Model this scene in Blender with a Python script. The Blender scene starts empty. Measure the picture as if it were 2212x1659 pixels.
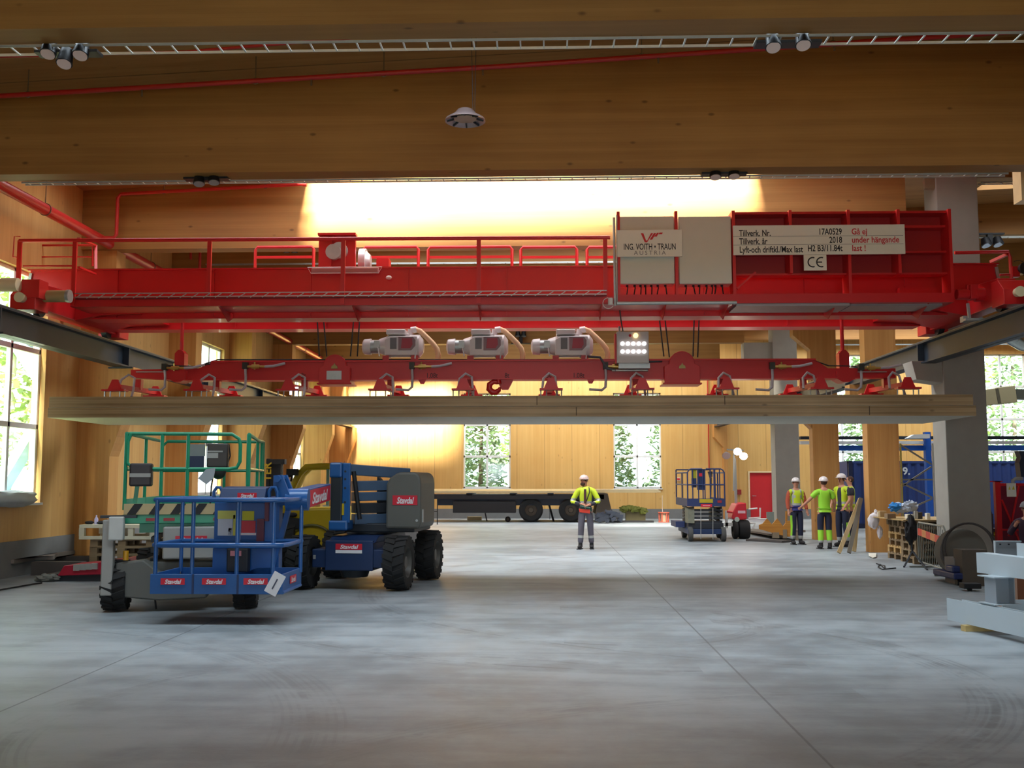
import bpy, bmesh, math, random
from mathutils import Vector, Matrix
from mathutils import noise as mnoise
random.seed(7)
C = bpy.context.scene.collection
sc = bpy.context.scene
# ---------------------------------------------------------------- camera
FOC = 2200.0
CAM_Z = 1.7
PITCH = math.atan(205.5/FOC)
YAW = math.atan(70/math.hypot(FOC, 205.5))
cam_d = bpy.data.cameras.new('camera'); cam = bpy.data.objects.new('camera', cam_d); C.objects.link(cam)
cam.location = (0, 0, CAM_Z); cam.rotation_euler = (math.pi/2+PITCH, 0, YAW)
cam_d.sensor_fit = 'HORIZONTAL'; cam_d.sensor_width = 36; cam_d.lens = 36*FOC/2212
cam_d.clip_end = 400
sc.camera = cam
CR = cam.rotation_euler.to_matrix()
def W(px, py, Y):
    "point of the plane at depth Y seen at this pixel of the survey photo"
    d = CR @ Vector((px-1106, -(py-829.5), -FOC)); s = Y/d.y
    return Vector((d.x*s, Y, CAM_Z+d.z*s))
def G(px, py, z=0):
    d = CR @ Vector((px-1106, -(py-829.5), -FOC)); s = (z-CAM_Z)/d.z
    return Vector((d.x*s, d.y*s, z))
# ---------------------------------------------------------------- world, sun, sky portals, added area lamps, exposure
w = bpy.data.worlds.new('world'); sc.world = w; w.use_nodes = True
bg = w.node_tree.nodes['Background']; bg.inputs[0].default_value = (0.80, 0.91, 1.0, 1); bg.inputs[1].default_value = 4.6
sun_d = bpy.data.lights.new('sun', 'SUN'); sun = bpy.data.objects.new('sun', sun_d); C.objects.link(sun)
sun_d.energy = 72; sun_d.color = (1.0, 0.93, 0.80); sun_d.angle = math.radians(16)
sun.rotation_euler = (math.radians(45), 0, 0); sun.location = (0, -10, 20)   # shines along +Y, 45 degrees down
sc.view_settings.view_transform = 'Standard'; sc.view_settings.look = 'None'
sc.view_settings.exposure = 0.16; sc.view_settings.gamma = 1.0; sc.view_settings.use_curve_mapping = False
sc.cycles.use_denoising = True
sc.cycles.max_bounces = 7; sc.cycles.diffuse_bounces = 4; sc.cycles.glossy_bounces = 3; sc.cycles.transparent_max_bounces = 10
sc.cycles.caustics_reflective = False; sc.cycles.caustics_refractive = False
sc.cycles.sample_clamp_indirect = 6
def portal(name, loc, rot, sx, sy):
    d = bpy.data.lights.new(name, 'AREA'); o = bpy.data.objects.new(name, d); C.objects.link(o)
    d.shape = 'RECTANGLE'; d.size = sx; d.size_y = sy; d.cycles.is_portal = True
    o.location = loc; o.rotation_euler = rot
def fill_lamp(name, loc, rot, sx, sy, radiance, col=(0.84, 0.93, 1.0), spread=180):
    "added area lamp standing in for sky light through an opening of this size"
    d = bpy.data.lights.new(name, 'AREA'); o = bpy.data.objects.new(name, d); C.objects.link(o)
    d.shape = 'RECTANGLE'; d.size = sx; d.size_y = sy; d.energy = radiance*math.pi*sx*sy; d.color = col; d.spread = math.radians(spread)
    o.location = loc; o.rotation_euler = rot
# ---------------------------------------------------------------- materials
def lin(c):
    return tuple(((v/255)/12.92 if v <= 10 else (((v/255)+0.055)/1.055)**2.4) for v in c)
MATS = {}
def mat(name, rgb, rough=0.6, metal=0.0, var=0.12, vscale=6.0, bump=0.0, emit=0.0, spec=0.5, coat=0.0):
    if name in MATS: return MATS[name]
    m = bpy.data.materials.new(name); m.use_nodes = True; MATS[name] = m
    nt = m.node_tree; b = nt.nodes['Principled BSDF']; c = lin(rgb)
    b.inputs['Roughness'].default_value = rough; b.inputs['Metallic'].default_value = metal
    b.inputs['Specular IOR Level'].default_value = spec; b.inputs['Coat Weight'].default_value = coat
    tc = nt.nodes.new('ShaderNodeTexCoord'); n = nt.nodes.new('ShaderNodeTexNoise'); n.inputs['Scale'].default_value = vscale
    n.inputs['Detail'].default_value = 5
    nt.links.new(tc.outputs['Object'], n.inputs['Vector'])
    mx = nt.nodes.new('ShaderNodeMix'); mx.data_type = 'RGBA'
    mx.inputs[6].default_value = tuple(v*(1-var) for v in c)+(1,); mx.inputs[7].default_value = tuple(min(1, v*(1+var)) for v in c)+(1,)
    nt.links.new(n.outputs['Fac'], mx.inputs[0]); nt.links.new(mx.outputs[2], b.inputs['Base Color'])
    if bump:
        bp = nt.nodes.new('ShaderNodeBump'); bp.inputs['Strength'].default_value = bump; bp.inputs['Distance'].default_value = 0.02
        nt.links.new(n.outputs['Fac'], bp.inputs['Height']); nt.links.new(bp.outputs[0], b.inputs['Normal'])
    if emit:
        b.inputs['Emission Color'].default_value = c+(1,); b.inputs['Emission Strength'].default_value = emit
    return m
class NT:
    "tiny node-graph writer"
    def __init__(s, nt): s.nt = nt
    def n(s, t, **k):
        x = s.nt.nodes.new(t)
        for a, v in k.items(): setattr(x, a, v)
        return x
    def m(s, op, a, b=None, c=None):
        x = s.n('ShaderNodeMath', operation=op)
        for i, v in enumerate((a, b, c)):
            if v is None: continue
            if isinstance(v, (int, float)): x.inputs[i].default_value = v
            else: s.nt.links.new(v, x.inputs[i])
        return x.outputs[0]
    def link(s, a, b): s.nt.links.new(a, b)
    def mix(s, f, a, b):
        x = s.n('ShaderNodeMix', data_type='RGBA')
        for i, v in ((0, f), (6, a), (7, b)):
            if isinstance(v, (int, float)): x.inputs[i].default_value = v
            elif isinstance(v, tuple): x.inputs[i].default_value = v if len(v) == 4 else v+(1,)
            else: s.link(v, x.inputs[i])
        return x.outputs[2]
    def noise(s, vec, scale, detail=4, rough=0.55):
        x = s.n('ShaderNodeTexNoise'); x.inputs['Scale'].default_value = scale; x.inputs['Detail'].default_value = detail
        x.inputs['Roughness'].default_value = rough
        if vec is not None: s.link(vec, x.inputs['Vector'])
        return x.outputs['Fac']
    def map(s, vec, sc_):
        x = s.n('ShaderNodeMapping'); x.inputs['Scale'].default_value = sc_; s.link(vec, x.inputs['Vector']); return x.outputs[0]
    def ss(s, v, a, b):
        x = s.n('ShaderNodeMapRange', interpolation_type='SMOOTHSTEP'); s.link(v, x.inputs[0])
        x.inputs[1].default_value = a; x.inputs[2].default_value = b; return x.outputs[0]
def wood(name, light, dark, grain='X', lam='Z', lamw=0.045, knots=0.8, seam=0.0, seamw=1.2, rough=0.55):
    "spruce: grain runs along one axis, laminations repeat along another, small dark knots, optional panel seams"
    if name in MATS: return MATS[name]
    m = bpy.data.materials.new(name); m.use_nodes = True; MATS[name] = m
    nt = m.node_tree; b = nt.nodes['Principled BSDF']; b.inputs['Roughness'].default_value = rough
    b.inputs['Specular IOR Level'].default_value = 0.35
    q = NT(nt); tc = q.n('ShaderNodeTexCoord').outputs['Object']
    sx = q.n('ShaderNodeSeparateXYZ'); q.link(tc, sx.inputs[0]); ax = {'X': sx.outputs[0], 'Y': sx.outputs[1], 'Z': sx.outputs[2]}
    sv = [9.0, 9.0, 9.0]; sv['XYZ'.index(grain)] = 0.5
    g1 = q.noise(q.map(tc, tuple(sv)), 1.0, 6)
    g2 = q.noise(tc, 0.55, 3)
    lamc = q.m('DIVIDE', ax[lam], lamw); cell = q.m('FLOOR', lamc)
    wn = q.n('ShaderNodeTexWhiteNoise', noise_dimensions='1D'); q.link(cell, wn.inputs['W'])
    fr = q.m('FRACT', lamc); edge = q.m('LESS_THAN', q.m('MINIMUM', fr, q.m('SUBTRACT', 1.0, fr)), 0.04)
    f = q.m('ADD', q.m('MULTIPLY', g1, 0.55), q.m('ADD', q.m('MULTIPLY', g2, 0.5), q.m('MULTIPLY', wn.outputs['Value'], 0.16)))
    col = q.mix(q.ss(f, 0.3, 0.9), lin(dark), lin(light))
    dk = tuple(v*0.62 for v in lin(dark))
    col = q.mix(q.m('MULTIPLY', edge, 0.18), col, dk)
    kv = [3.2, 3.2, 3.2]; kv['XYZ'.index(grain)] = 1.6
    vo = q.n('ShaderNodeTexVoronoi'); vo.inputs['Scale'].default_value = 1.0; q.link(q.map(tc, tuple(kv)), vo.inputs['Vector'])
    kn = q.ss(vo.outputs['Distance'], 0.11, 0.03)
    col = q.mix(q.m('MULTIPLY', kn, knots), col, tuple(v*0.3 for v in lin(dark)))
    if seam:
        sa = {'X': 'X', 'Y': 'Y'}[('X' if 'X' != grain else 'Y') if seam == 1 else 'Y']
        if seam == 3: sa = 'X'
        fs = q.m('FRACT', q.m('DIVIDE', ax[sa], seamw)); es = q.m('LESS_THAN', fs, 0.012)
        col = q.mix(q.m('MULTIPLY', es, 0.7), col, tuple(v*0.3 for v in lin(dark)))
    q.link(col, b.inputs['Base Color'])
    return m
def glass_mat():
    if 'glass' in MATS: return MATS['glass']
    m = bpy.data.materials.new('glass'); m.use_nodes = True; MATS['glass'] = m
    q = NT(m.node_tree); m.node_tree.nodes.remove(m.node_tree.nodes['Principled BSDF'])
    tr = q.n('ShaderNodeBsdfTransparent'); tr.inputs[0].default_value = (0.93, 0.97, 0.97, 1)
    gl = q.n('ShaderNodeBsdfGlossy'); gl.inputs['Roughness'].default_value = 0.05
    mx = q.n('ShaderNodeMixShader'); mx.inputs[0].default_value = 0.06
    q.link(tr.outputs[0], mx.inputs[1]); q.link(gl.outputs[0], mx.inputs[2])
    q.link(mx.outputs[0], m.node_tree.nodes['Material Output'].inputs[0]); return m
# ---------------------------------------------------------------- mesh builder
class MB:
    def __init__(s, o=None):
        s.v = []; s.f = []; s.mi = []; s.sm = []; s.cur = 0
        s.o = Vector((0, 0, 0)); s.M = None
        if isinstance(o, bpy.types.Object):
            s.M = o.matrix_basis.inverted()
        elif o is not None: s.o = Vector(o)
    def _add(s, vs, fs, smooth=False):
        k = len(s.v)
        for p in vs:
            p = Vector(p)
            s.v.append(s.M @ p if s.M is not None else p-s.o)
        for f in fs:
            s.f.append([i+k for i in f]); s.mi.append(s.cur); s.sm.append(smooth)
        return s
    def m(s, i): s.cur = i; return s
    def box(s, x0, x1, y0, y1, z0, z1, R=None, c=None):
        vs = [Vector((x, y, z)) for x in (x0, x1) for y in (y0, y1) for z in (z0, z1)]
        if R is not None:
            cc = Vector(c) if c is not None else Vector(((x0+x1)/2, (y0+y1)/2, (z0+z1)/2))
            vs = [R @ (p-cc)+cc for p in vs]
        return s._add(vs, [(0, 1, 3, 2), (4, 6, 7, 5), (0, 4, 5, 1), (2, 3, 7, 6), (0, 2, 6, 4), (1, 5, 7, 3)])
    def cbox(s, c, sz, R=None):
        c = Vector(c); h = [v/2 for v in sz]
        return s.box(c.x-h[0], c.x+h[0], c.y-h[1], c.y+h[1], c.z-h[2], c.z+h[2], R)
    def bar(s, p0, p1, w, h=None, up=(0, 0, 1)):
        "rectangular bar between two points"
        p0 = Vector(p0); p1 = Vector(p1); h = h or w; d = (p1-p0); d.normalize(); u = Vector(up)
        if abs(d.dot(u)) > 0.95: u = Vector((0, 1, 0))
        a = d.cross(u).normalized(); b = a.cross(d).normalized()
        vs = [p+a*sx*w/2+b*sz*h/2 for p in (p0, p1) for sx, sz in ((-1, -1), (1, -1), (1, 1), (-1, 1))]
        return s._add(vs, [(3, 2, 1, 0), (4, 5, 6, 7), (0, 1, 5, 4), (1, 2, 6, 5), (2, 3, 7, 6), (3, 0, 4, 7)])
    def cyl(s, p0, p1, r, r1=None, n=14, caps=True):
        p0 = Vector(p0); p1 = Vector(p1); r1 = r if r1 is None else r1; d = (p1-p0).normalized()
        u = Vector((0, 0, 1)) if abs(d.z) < 0.9 else Vector((1, 0, 0)); a = d.cross(u).normalized(); b = d.cross(a)
        vs = []
        for p, rr in ((p0, r), (p1, r1)):
            for i in range(n):
                t = 2*math.pi*i/n; vs.append(p+(a*math.cos(t)+b*math.sin(t))*rr)
        s._add(vs, [(i, (i+1) % n, n+(i+1) % n, n+i) for i in range(n)], True)
        if caps: s._add(vs, [tuple(range(n))[::-1], tuple(range(n, 2*n))])
        return s
    def tube(s, pts, r, n=8, closed=False):
        pts = [Vector(p) for p in pts]; N = len(pts); vs = []; prev = None
        for i, p in enumerate(pts):
            if closed: d = pts[(i+1) % N]-pts[i-1]
            else: d = pts[min(i+1, N-1)]-pts[max(i-1, 0)]
            d.normalize()
            if prev is None:
                u = Vector((0, 0, 1)) if abs(d.z) < 0.9 else Vector((1, 0, 0)); a = d.cross(u).normalized()
            else:
                a = (prev-d*prev.dot(d)).normalized()
            prev = a; b = d.cross(a)
            rr = r[i] if isinstance(r, (list, tuple)) else r
            for k in range(n):
                t = 2*math.pi*k/n; vs.append(p+(a*math.cos(t)+b*math.sin(t))*rr)
        fs = []
        for i in range(N if closed else N-1):
            j = (i+1) % N
            for k in range(n): fs.append((i*n+k, i*n+(k+1) % n, j*n+(k+1) % n, j*n+k))
        s._add(vs, fs, True)
        if not closed: s._add(vs, [tuple(range(n))[::-1], tuple(range((N-1)*n, N*n))])
        return s
    def prism(s, poly, axis, a, b):
        "polygon in the two other axes (in XYZ order) pushed from a to b along axis"
        n = len(poly)
        def P(u, v, t): return {'X': (t, u, v), 'Y': (u, t, v), 'Z': (u, v, t)}[axis]
        vs = [P(u, v, a) for u, v in poly]+[P(u, v, b) for u, v in poly]
        return s._add(vs, [tuple(range(n))[::-1], tuple(range(n, 2*n))]+[(i, (i+1) % n, n+(i+1) % n, n+i) for i in range(n)])
    def ell(s, c, r, nu=14, nv=9, R=None, z0=-1.0):
        c = Vector(c); r = (r, r, r) if isinstance(r, (int, float)) else r; vs = []
        for j in range(nv+1):
            ph = math.asin(z0)+(math.pi/2-math.asin(z0))*j/nv if z0 > -1 else -math.pi/2+math.pi*j/nv
            for i in range(nu):
                t = 2*math.pi*i/nu; p = Vector((r[0]*math.cos(ph)*math.cos(t), r[1]*math.cos(ph)*math.sin(t), r[2]*math.sin(ph)))
                vs.append((R @ p if R is not None else p)+c)
        fs = [(j*nu+i, j*nu+(i+1) % nu, (j+1)*nu+(i+1) % nu, (j+1)*nu+i) for j in range(nv) for i in range(nu)]
        return s._add(vs, fs, True)
    def lump(s, c, r, amp=0.35, fq=2.2, nu=22, nv=14, seed=0.0):
        "crumpled closed shape: an ellipsoid pushed in and out by noise"
        c = Vector(c); r = (r, r, r) if isinstance(r, (int, float)) else r; vs = []
        for j in range(nv+1):
            ph = -math.pi/2+math.pi*j/nv
            for i in range(nu):
                t = 2*math.pi*i/nu; d = Vector((math.cos(ph)*math.cos(t), math.cos(ph)*math.sin(t), math.sin(ph)))
                k = 1+amp*(mnoise.noise(d*fq+Vector((seed, seed*1.7, 0)))+0.5*mnoise.noise(d*fq*2.7+Vector((seed, 0, seed))))
                vs.append(Vector((d.x*r[0], d.y*r[1], d.z*r[2]))*k+c)
        fs = [(j*nu+i, j*nu+(i+1) % nu, (j+1)*nu+(i+1) % nu, (j+1)*nu+i) for j in range(nv) for i in range(nu)]
        return s._add(vs, fs, True)
    def lathe(s, prof, c, axis='Z', n=24):
        c = Vector(c); vs = []
        for r, h in prof:
            for i in range(n):
                t = 2*math.pi*i/n; a, b = r*math.cos(t), r*math.sin(t)
                vs.append(c+Vector({'Z': (a, b, h), 'Y': (a, h, b), 'X': (h, a, b)}[axis]))
        k = len(prof)
        return s._add(vs, [(j*n+i, j*n+(i+1) % n, (j+1)*n+(i+1) % n, (j+1)*n+i) for j in range(k-1) for i in range(n)], True)
    def torus(s, c, R_, r, axis='Y', n=28, k=8, a0=0, a1=360):
        c = Vector(c); pts = []; full = a1-a0 >= 360; N = n if full else n+1
        for i in range(N):
            t = math.radians(a0+(a1-a0)*i/n); a, b = R_*math.cos(t), R_*math.sin(t)
            pts.append(c+Vector({'Z': (a, b, 0), 'Y': (a, 0, b), 'X': (0, a, b)}[axis]))
        return s.tube(pts, r, k, closed=full)
    def quad(s, a, b, c, d): return s._add([a, b, c, d], [(0, 1, 2, 3)])
    def text(s, body, org, size, right=(1, 0, 0), up=(0, 0, 1), bold=0.0, sx=1.0, align='LEFT', depth=0.0, spacing=1.0, shear=0.0):
        cu = bpy.data.curves.new('lettering', 'FONT'); cu.body = body; cu.size = size; cu.align_x = align
        cu.offset = bold*size; cu.extrude = depth; cu.space_character = spacing; cu.resolution_u = 3; cu.shear = shear
        o = bpy.data.objects.new('lettering', cu); C.objects.link(o)
        dg = bpy.context.evaluated_depsgraph_get(); me = bpy.data.meshes.new_from_object(o.evaluated_get(dg))
        right = Vector(right).normalized(); up = Vector(up).normalized(); org = Vector(org); nrm = right.cross(up)
        vs = [org+right*p.co.x*sx+up*p.co.y+nrm*p.co.z for p in me.vertices]
        s._add(vs, [tuple(p.vertices) for p in me.polygons])
        bpy.data.objects.remove(o); bpy.data.curves.remove(cu); bpy.data.meshes.remove(me)
        return s
    def build(s, name, mats, parent=None, bevel=0.0, label=None, loc=None):
        me = bpy.data.meshes.new(name); me.from_pydata([tuple(p) for p in s.v], [], s.f)
        mats = mats if isinstance(mats, (list, tuple)) else [mats]
        for m_ in mats: me.materials.append(m_)
        me.polygons.foreach_set('material_index', [min(i, len(mats)-1) for i in s.mi])
        me.polygons.foreach_set('use_smooth', s.sm); me.update()
        bm = bmesh.new(); bm.from_mesh(me)
        bmesh.ops.remove_doubles(bm, verts=bm.verts, dist=1e-5)
        bmesh.ops.recalc_face_normals(bm, faces=bm.faces)
        bm.to_mesh(me); bm.free()
        if any(s.sm): me.set_sharp_from_angle(angle=math.radians(40))
        o = bpy.data.objects.new(name, me); C.objects.link(o)
        if parent is not None: o.parent = parent
        elif s.o.length: o.location = s.o
        if bevel:
            b = o.modifiers.new('bevel', 'BEVEL'); b.width = bevel; b.segments = 2; b.limit_method = 'ANGLE'
        if label: o['label'] = label
        return o
def thing(name, label, cat, loc, group=None, rz=0.0):
    o = bpy.data.objects.new(name, None); C.objects.link(o); o.location = loc; o.rotation_euler = (0, 0, rz)
    o.empty_display_size = 0.2; o['label'] = label; o['category'] = cat
    if group: o['group'] = group
    return o
def tag(o, label, cat, group=None):
    o['label'] = label; o['category'] = cat
    if group: o['group'] = group
    return o
def struct(o, label=None):
    o['kind'] = 'structure'
    if label: o['label'] = label
    return o
def dup(root, loc, rz=0.0, label=None, group=None):
    r = root.copy(); C.objects.link(r); r.location = loc; r.rotation_euler = (0, 0, rz)
    if label: r['label'] = label
    if group: r['group'] = group
    for ch in list(root.children):
        c = ch.copy(); C.objects.link(c); c.parent = r
        for g in ch.children:
            d = g.copy(); C.objects.link(d); d.parent = c
    return r
def RZ(a): return Matrix.Rotation(a, 3, 'Z')
def RX(a): return Matrix.Rotation(a, 3, 'X')
def RY(a): return Matrix.Rotation(a, 3, 'Y')
def cells(u0, u1, v0, v1, holes):
    us = sorted({u0, u1, *[min(max(h[i], u0), u1) for h in holes for i in (0, 1)]})
    vs = sorted({v0, v1, *[min(max(h[i], v0), v1) for h in holes for i in (2, 3)]})
    for a, b in zip(us, us[1:]):
        run = None
        for c, d in zip(vs, vs[1:]):
            um, vm = (a+b)/2, (c+d)/2
            if any(h[0] < um < h[1] and h[2] < vm < h[3] for h in holes):
                if run: yield (a, b, run[0], run[1]); run = None
            else: run = (run[0], d) if run else (c, d)
        if run: yield (a, b, run[0], run[1])
# ================================================================ THE HALL
XL, XR, YB, YF = -9.3, 7.7, -8.0, 44.5      # left wall, right column line, open end behind the camera, far wall
XE = 24.0                                    # far side of the right-hand aisle
def ceil_z(x): return 7.93+0.0456*x
W_GL = wood('glulam', (170, 123, 66), (144, 99, 50), 'X', 'Z', 0.045, 0.7)
W_COL = wood('glulam_column', (198, 146, 82), (174, 120, 62), 'Z', 'X', 0.045, 0.6)
W_FAR = wood('clt_wall', (222, 180, 110), (208, 160, 90), 'Z', 'X', 0.12, 0.35, seam=1, seamw=1.2)
W_LEFT = wood('clt_side_wall', (212, 170, 106), (194, 148, 86), 'Z', 'Y', 0.12, 0.4, seam=0)
W_CEIL = wood('clt_ceiling', (182, 138, 84), (160, 114, 64), 'X', 'Y', 0.12, 0.35, seam=2, seamw=2.4)
CONC = mat('concrete', (158, 152, 142), 0.85, var=0.12, vscale=3, bump=0.15)
PLINTH = mat('plinth_concrete', (120, 120, 118), 0.9, var=0.15, vscale=4, bump=0.2)
GALV = mat('galvanised_steel', (176, 180, 178), 0.42, 0.55, var=0.1, vscale=14)
WHITE_FR = mat('white_window_frame', (232, 234, 232), 0.5, var=0.03)
# ---- floor: power-floated concrete with joints, dust and tyre arcs
def floor_mat():
    m = bpy.data.materials.new('floor_concrete'); m.use_nodes = True; nt = m.node_tree; b = nt.nodes['Principled BSDF']; q = NT(nt)
    tc = q.n('ShaderNodeTexCoord').outputs['Object']; sx = q.n('ShaderNodeSeparateXYZ'); q.link(tc, sx.inputs[0]); X, Y = sx.outputs[0], sx.outputs[1]
    n1 = q.noise(tc, 0.35, 8, 0.6); n2 = q.noise(tc, 2.2, 8, 0.65); n3 = q.noise(q.map(tc, (0.5, 3.0, 1)), 0.9, 5)
    f = q.m('ADD', q.m('MULTIPLY', n1, 0.5), q.m('ADD', q.m('MULTIPLY', n2, 0.3), q.m('MULTIPLY', n3, 0.25)))
    col = q.mix(q.ss(f, 0.40, 0.64), lin((114, 119, 122)), lin((156, 162, 165)))
    st = q.ss(q.noise(tc, 0.8, 6, 0.7), 0.6, 0.74); col = q.mix(q.m('MULTIPLY', st, 0.45), col, lin((112, 114, 113)))
    # tyre arcs: (centre x, centre y, radius, width)
    tread = q.m('FRACT', q.m('MULTIPLY', q.m('ADD', X, q.m('MULTIPLY', Y, 0.7)), 9.0)); tread = q.ss(tread, 0.35, 0.55)
    brk = q.ss(q.noise(tc, 1.3, 5, 0.7), 0.38, 0.6); tot = None
    for cx, cy, r, wd, st_, sxn, sxm in ((-0.4, 9.4, 4.05, 0.26, 0.8, 2.0, 9), (0.9, 12.3, 1.6, 0.22, 0.7, 0.2, 9), (-1.0, 7.4, 2.6, 0.2, 0.55, -9, 0.5),
                               (1.2, 14.5, 5.2, 0.24, 0.7, -9, 1.4), (4.5, 16.5, 7.2, 0.22, 0.6, -9, 2.4), (-7.5, 6.0, 6.0, 0.3, 0.5, -9, 9), (2.8, 3.0, 5.4, 0.24, 0.5, -9, 2.5)):
        dx = q.m('SUBTRACT', X, cx); dy = q.m('SUBTRACT', Y, cy)
        d = q.m('SQRT', q.m('ADD', q.m('MULTIPLY', dx, dx), q.m('MULTIPLY', dy, dy)))
        a = q.m('ABSOLUTE', q.m('SUBTRACT', d, r)); k = q.ss(a, wd, wd*0.75)
        e = q.ss(a, 0.05, 0.02); k = q.m('MULTIPLY', q.m('MAXIMUM', q.m('MULTIPLY', k, q.m('ADD', q.m('MULTIPLY', q.ss(q.m('FRACT', q.m('MULTIPLY', d, 16.0)), 0.5, 0.7), 0.35), 0.3)), e), st_)
        k = q.m('MULTIPLY', k, q.m('MULTIPLY', q.m('GREATER_THAN', X, sxn), q.m('LESS_THAN', X, sxm)))
        tot = k if tot is None else q.m('MAXIMUM', tot, k)
    col = q.mix(q.m('MULTIPLY', q.m('MULTIPLY', tot, brk), 0.9), col, lin((92, 94, 95)))
    jx = q.m('MINIMUM', q.m('ABSOLUTE', q.m('SUBTRACT', X, 1.7)), q.m('ABSOLUTE', q.m('ADD', X, 4.0)))
    fy = q.m('FRACT', q.m('DIVIDE', q.m('SUBTRACT', Y, 0.6), 4.8)); jy = q.m('MULTIPLY', q.m('MINIMUM', fy, q.m('SUBTRACT', 1.0, fy)), 4.8)
    wob = q.m('MULTIPLY', q.noise(tc, 12, 2), 0.006)
    col = q.mix(q.m('MULTIPLY', q.ss(q.m('SUBTRACT', jx, wob), 0.011, 0.003), 0.6), col, lin((70, 72, 72)))
    col = q.mix(q.m('MULTIPLY', q.ss(q.m('SUBTRACT', jy, wob), 0.010, 0.004), 0.35), col, lin((92, 94, 94)))
    q.link(col, b.inputs['Base Color'])
    rg = q.m('ADD', q.m('MULTIPLY', n2, 0.35), 0.33); q.link(rg, b.inputs['Roughness']); b.inputs['Specular IOR Level'].default_value = 0.45
    bp = q.n('ShaderNodeBump'); bp.inputs['Strength'].default_value = 0.12; bp.inputs['Distance'].default_value = 0.01
    q.link(q.noise(tc, 30, 4), bp.inputs['Height']); q.link(bp.outputs[0], b.inputs['Normal'])
    return m
struct(MB().box(XL-0.3, XE+0.3, YB, YF+0.3, -0.2, 0).build('floor', floor_mat()))
gm = mat('gravel_and_grass', (120, 135, 96), 0.95, var=0.3, vscale=1.5)
struct(MB().box(-60, 70, YB-4, 110, -0.5, -0.21).build('ground_outside', gm))
# ---- beams: every 4.8 m; hall beams low, aisle beams high
BY = [9.9, 14.83, 19.85, 24.8, 29.6, 34.4, 39.2]
names = ['nearest deep glulam roof beam along the top edge of the view', 'second deep glulam roof beam carrying the round lamp in front of it',
         'third glulam roof beam, burnt out by the skylight above the red crane', 'fourth glulam roof beam, seen through the crane handrails',
         'fifth glulam roof beam, first one seen whole under the crane girder', 'sixth glulam roof beam behind the hoist ropes', 'seventh glulam roof beam nearest the far wall']
for i, y in enumerate([0.2, 5.05]+BY):
    x1 = XR+1.2 if y < 17 else 7.12
    if y > 30: x1 = 7.12-0.35
    zb = 6.3
    o = MB((0, y, 0)).prism([(XL, zb), (x1, zb), (x1, ceil_z(x1)), (XL, ceil_z(XL))], 'Y', y, y+0.36).build('roof_beam', W_GL)
    lab = names[i-2] if i >= 2 else ['glulam roof beam above the open hall end', 'glulam roof beam just behind the camera'][i]
    tag(o, lab, 'beam', 'glulam roof beams across the hall'); 
an = ['glulam beam of the side aisle nearest the concrete column', 'second glulam beam of the side aisle with the floodlight on it', 'third glulam beam of the side aisle',
      'fourth glulam beam of the side aisle', 'fifth glulam beam of the side aisle above the silver duct', 'sixth glulam beam of the side aisle by the end wall']
for i, y in enumerate([20.0, 24.8, 29.6, 34.4, 39.2, 43.6]):
    o = MB((0, y, 0)).prism([(XR+0.82, 7.65), (XE, 7.65), (XE, ceil_z(XE)), (XR+0.82, ceil_z(XR+0.82))], 'Y', y, y+0.3).build('aisle_beam', W_GL)
    tag(o, an[i], 'beam', 'glulam beams over the side aisle')
# ---- roof with rooflight openings
# clear rooflights (sun comes through), then opal ones, several of them added, lit by area lamps of the given radiance
OPEN = [(-4.75, 4.2, 18.25, 19.75), (-8.6, -4.1, 39.9, 42.3), (2.4, 7.3, 30.0, 31.0)]
OPAL = [(-7, 7, 6.4, 7.6, 1.0, 95), (-7, 7, 10.35, 11.6, 9.5, 132), (-8.2, 6.8, 17.4, 18.3, 8, 180), (-5.6, 4.8, 21.3, 23.5, 14, 150), (-5.2, 4.6, 26.0, 28.2, 2.2, 150), (-5.2, 4.6, 31.2, 32.8, 1.8, 150), (-7, 5.5, 35.4, 38.2, 3, 150), (-3, 6.5, 40.6, 43.2, 12, 180), (10.0, 20, 21.5, 23.5, 6, 150), (10.0, 21, 31, 33.5, 7, 150), (10.0, 21, 40.2, 42.8, 10, 170)]  # nearest ones and the one over the crane are added for their light
rb = MB()
for a, b, c, d in cells(XL-0.3, XE+0.3, YB, YF+0.3, [o[:4] for o in OPEN+OPAL]):
    rb.prism([(a, ceil_z(a)), (b, ceil_z(b)), (b, ceil_z(b)+0.3), (a, ceil_z(a)+0.3)], 'Y', c, d)
struct(rb.build('ceiling', W_CEIL))
OPALM = mat('opal_rooflight_sheet', (235, 240, 242), 0.4, var=0.02)
for k, o_ in enumerate(OPEN+OPAL):
    a, b, c, d = o_[:4]
    sl = bpy.data.objects.new('window_%d' % (20+k), None); C.objects.link(sl); struct(sl, 'one of the seen and added rooflight openings in the wooden ceiling')
    f = MB(); z0 = ceil_z(a)+0.3; z1 = ceil_z(b)+0.3
    for (p, q_) in (((a, c), (b, c)), ((a, d), (b, d)), ((a, c), (a, d)), ((b, c), (b, d))):
        f.bar((p[0], p[1], ceil_z(p[0])+0.34), (q_[0], q_[1], ceil_z(q_[0])+0.34), 0.06, 0.1)
    f.build('window_frame', WHITE_FR, sl)
    g = MB(); g._add([(a, c, z0+0.05), (b, c, z1+0.05), (b, d, z1+0.05), (a, d, z0+0.05)], [(0, 1, 2, 3)]); g.build('pane', glass_mat() if len(o_) == 4 else OPALM, sl)
    lo = ((a+b)/2, (c+d)/2, ceil_z((a+b)/2)+0.26)
    if len(o_) == 4: portal('rooflight_area_light', lo, (0, -math.atan(0.0456), 0), b-a, d-c)
    else: fill_lamp('rooflight_area_light', lo, (0, -math.atan(0.0456), 0), b-a-0.02, d-c-0.02, o_[4], (0.72, 0.88, 1.0) if c < 13 else (0.84, 0.93, 1.0), spread=o_[5])
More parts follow.
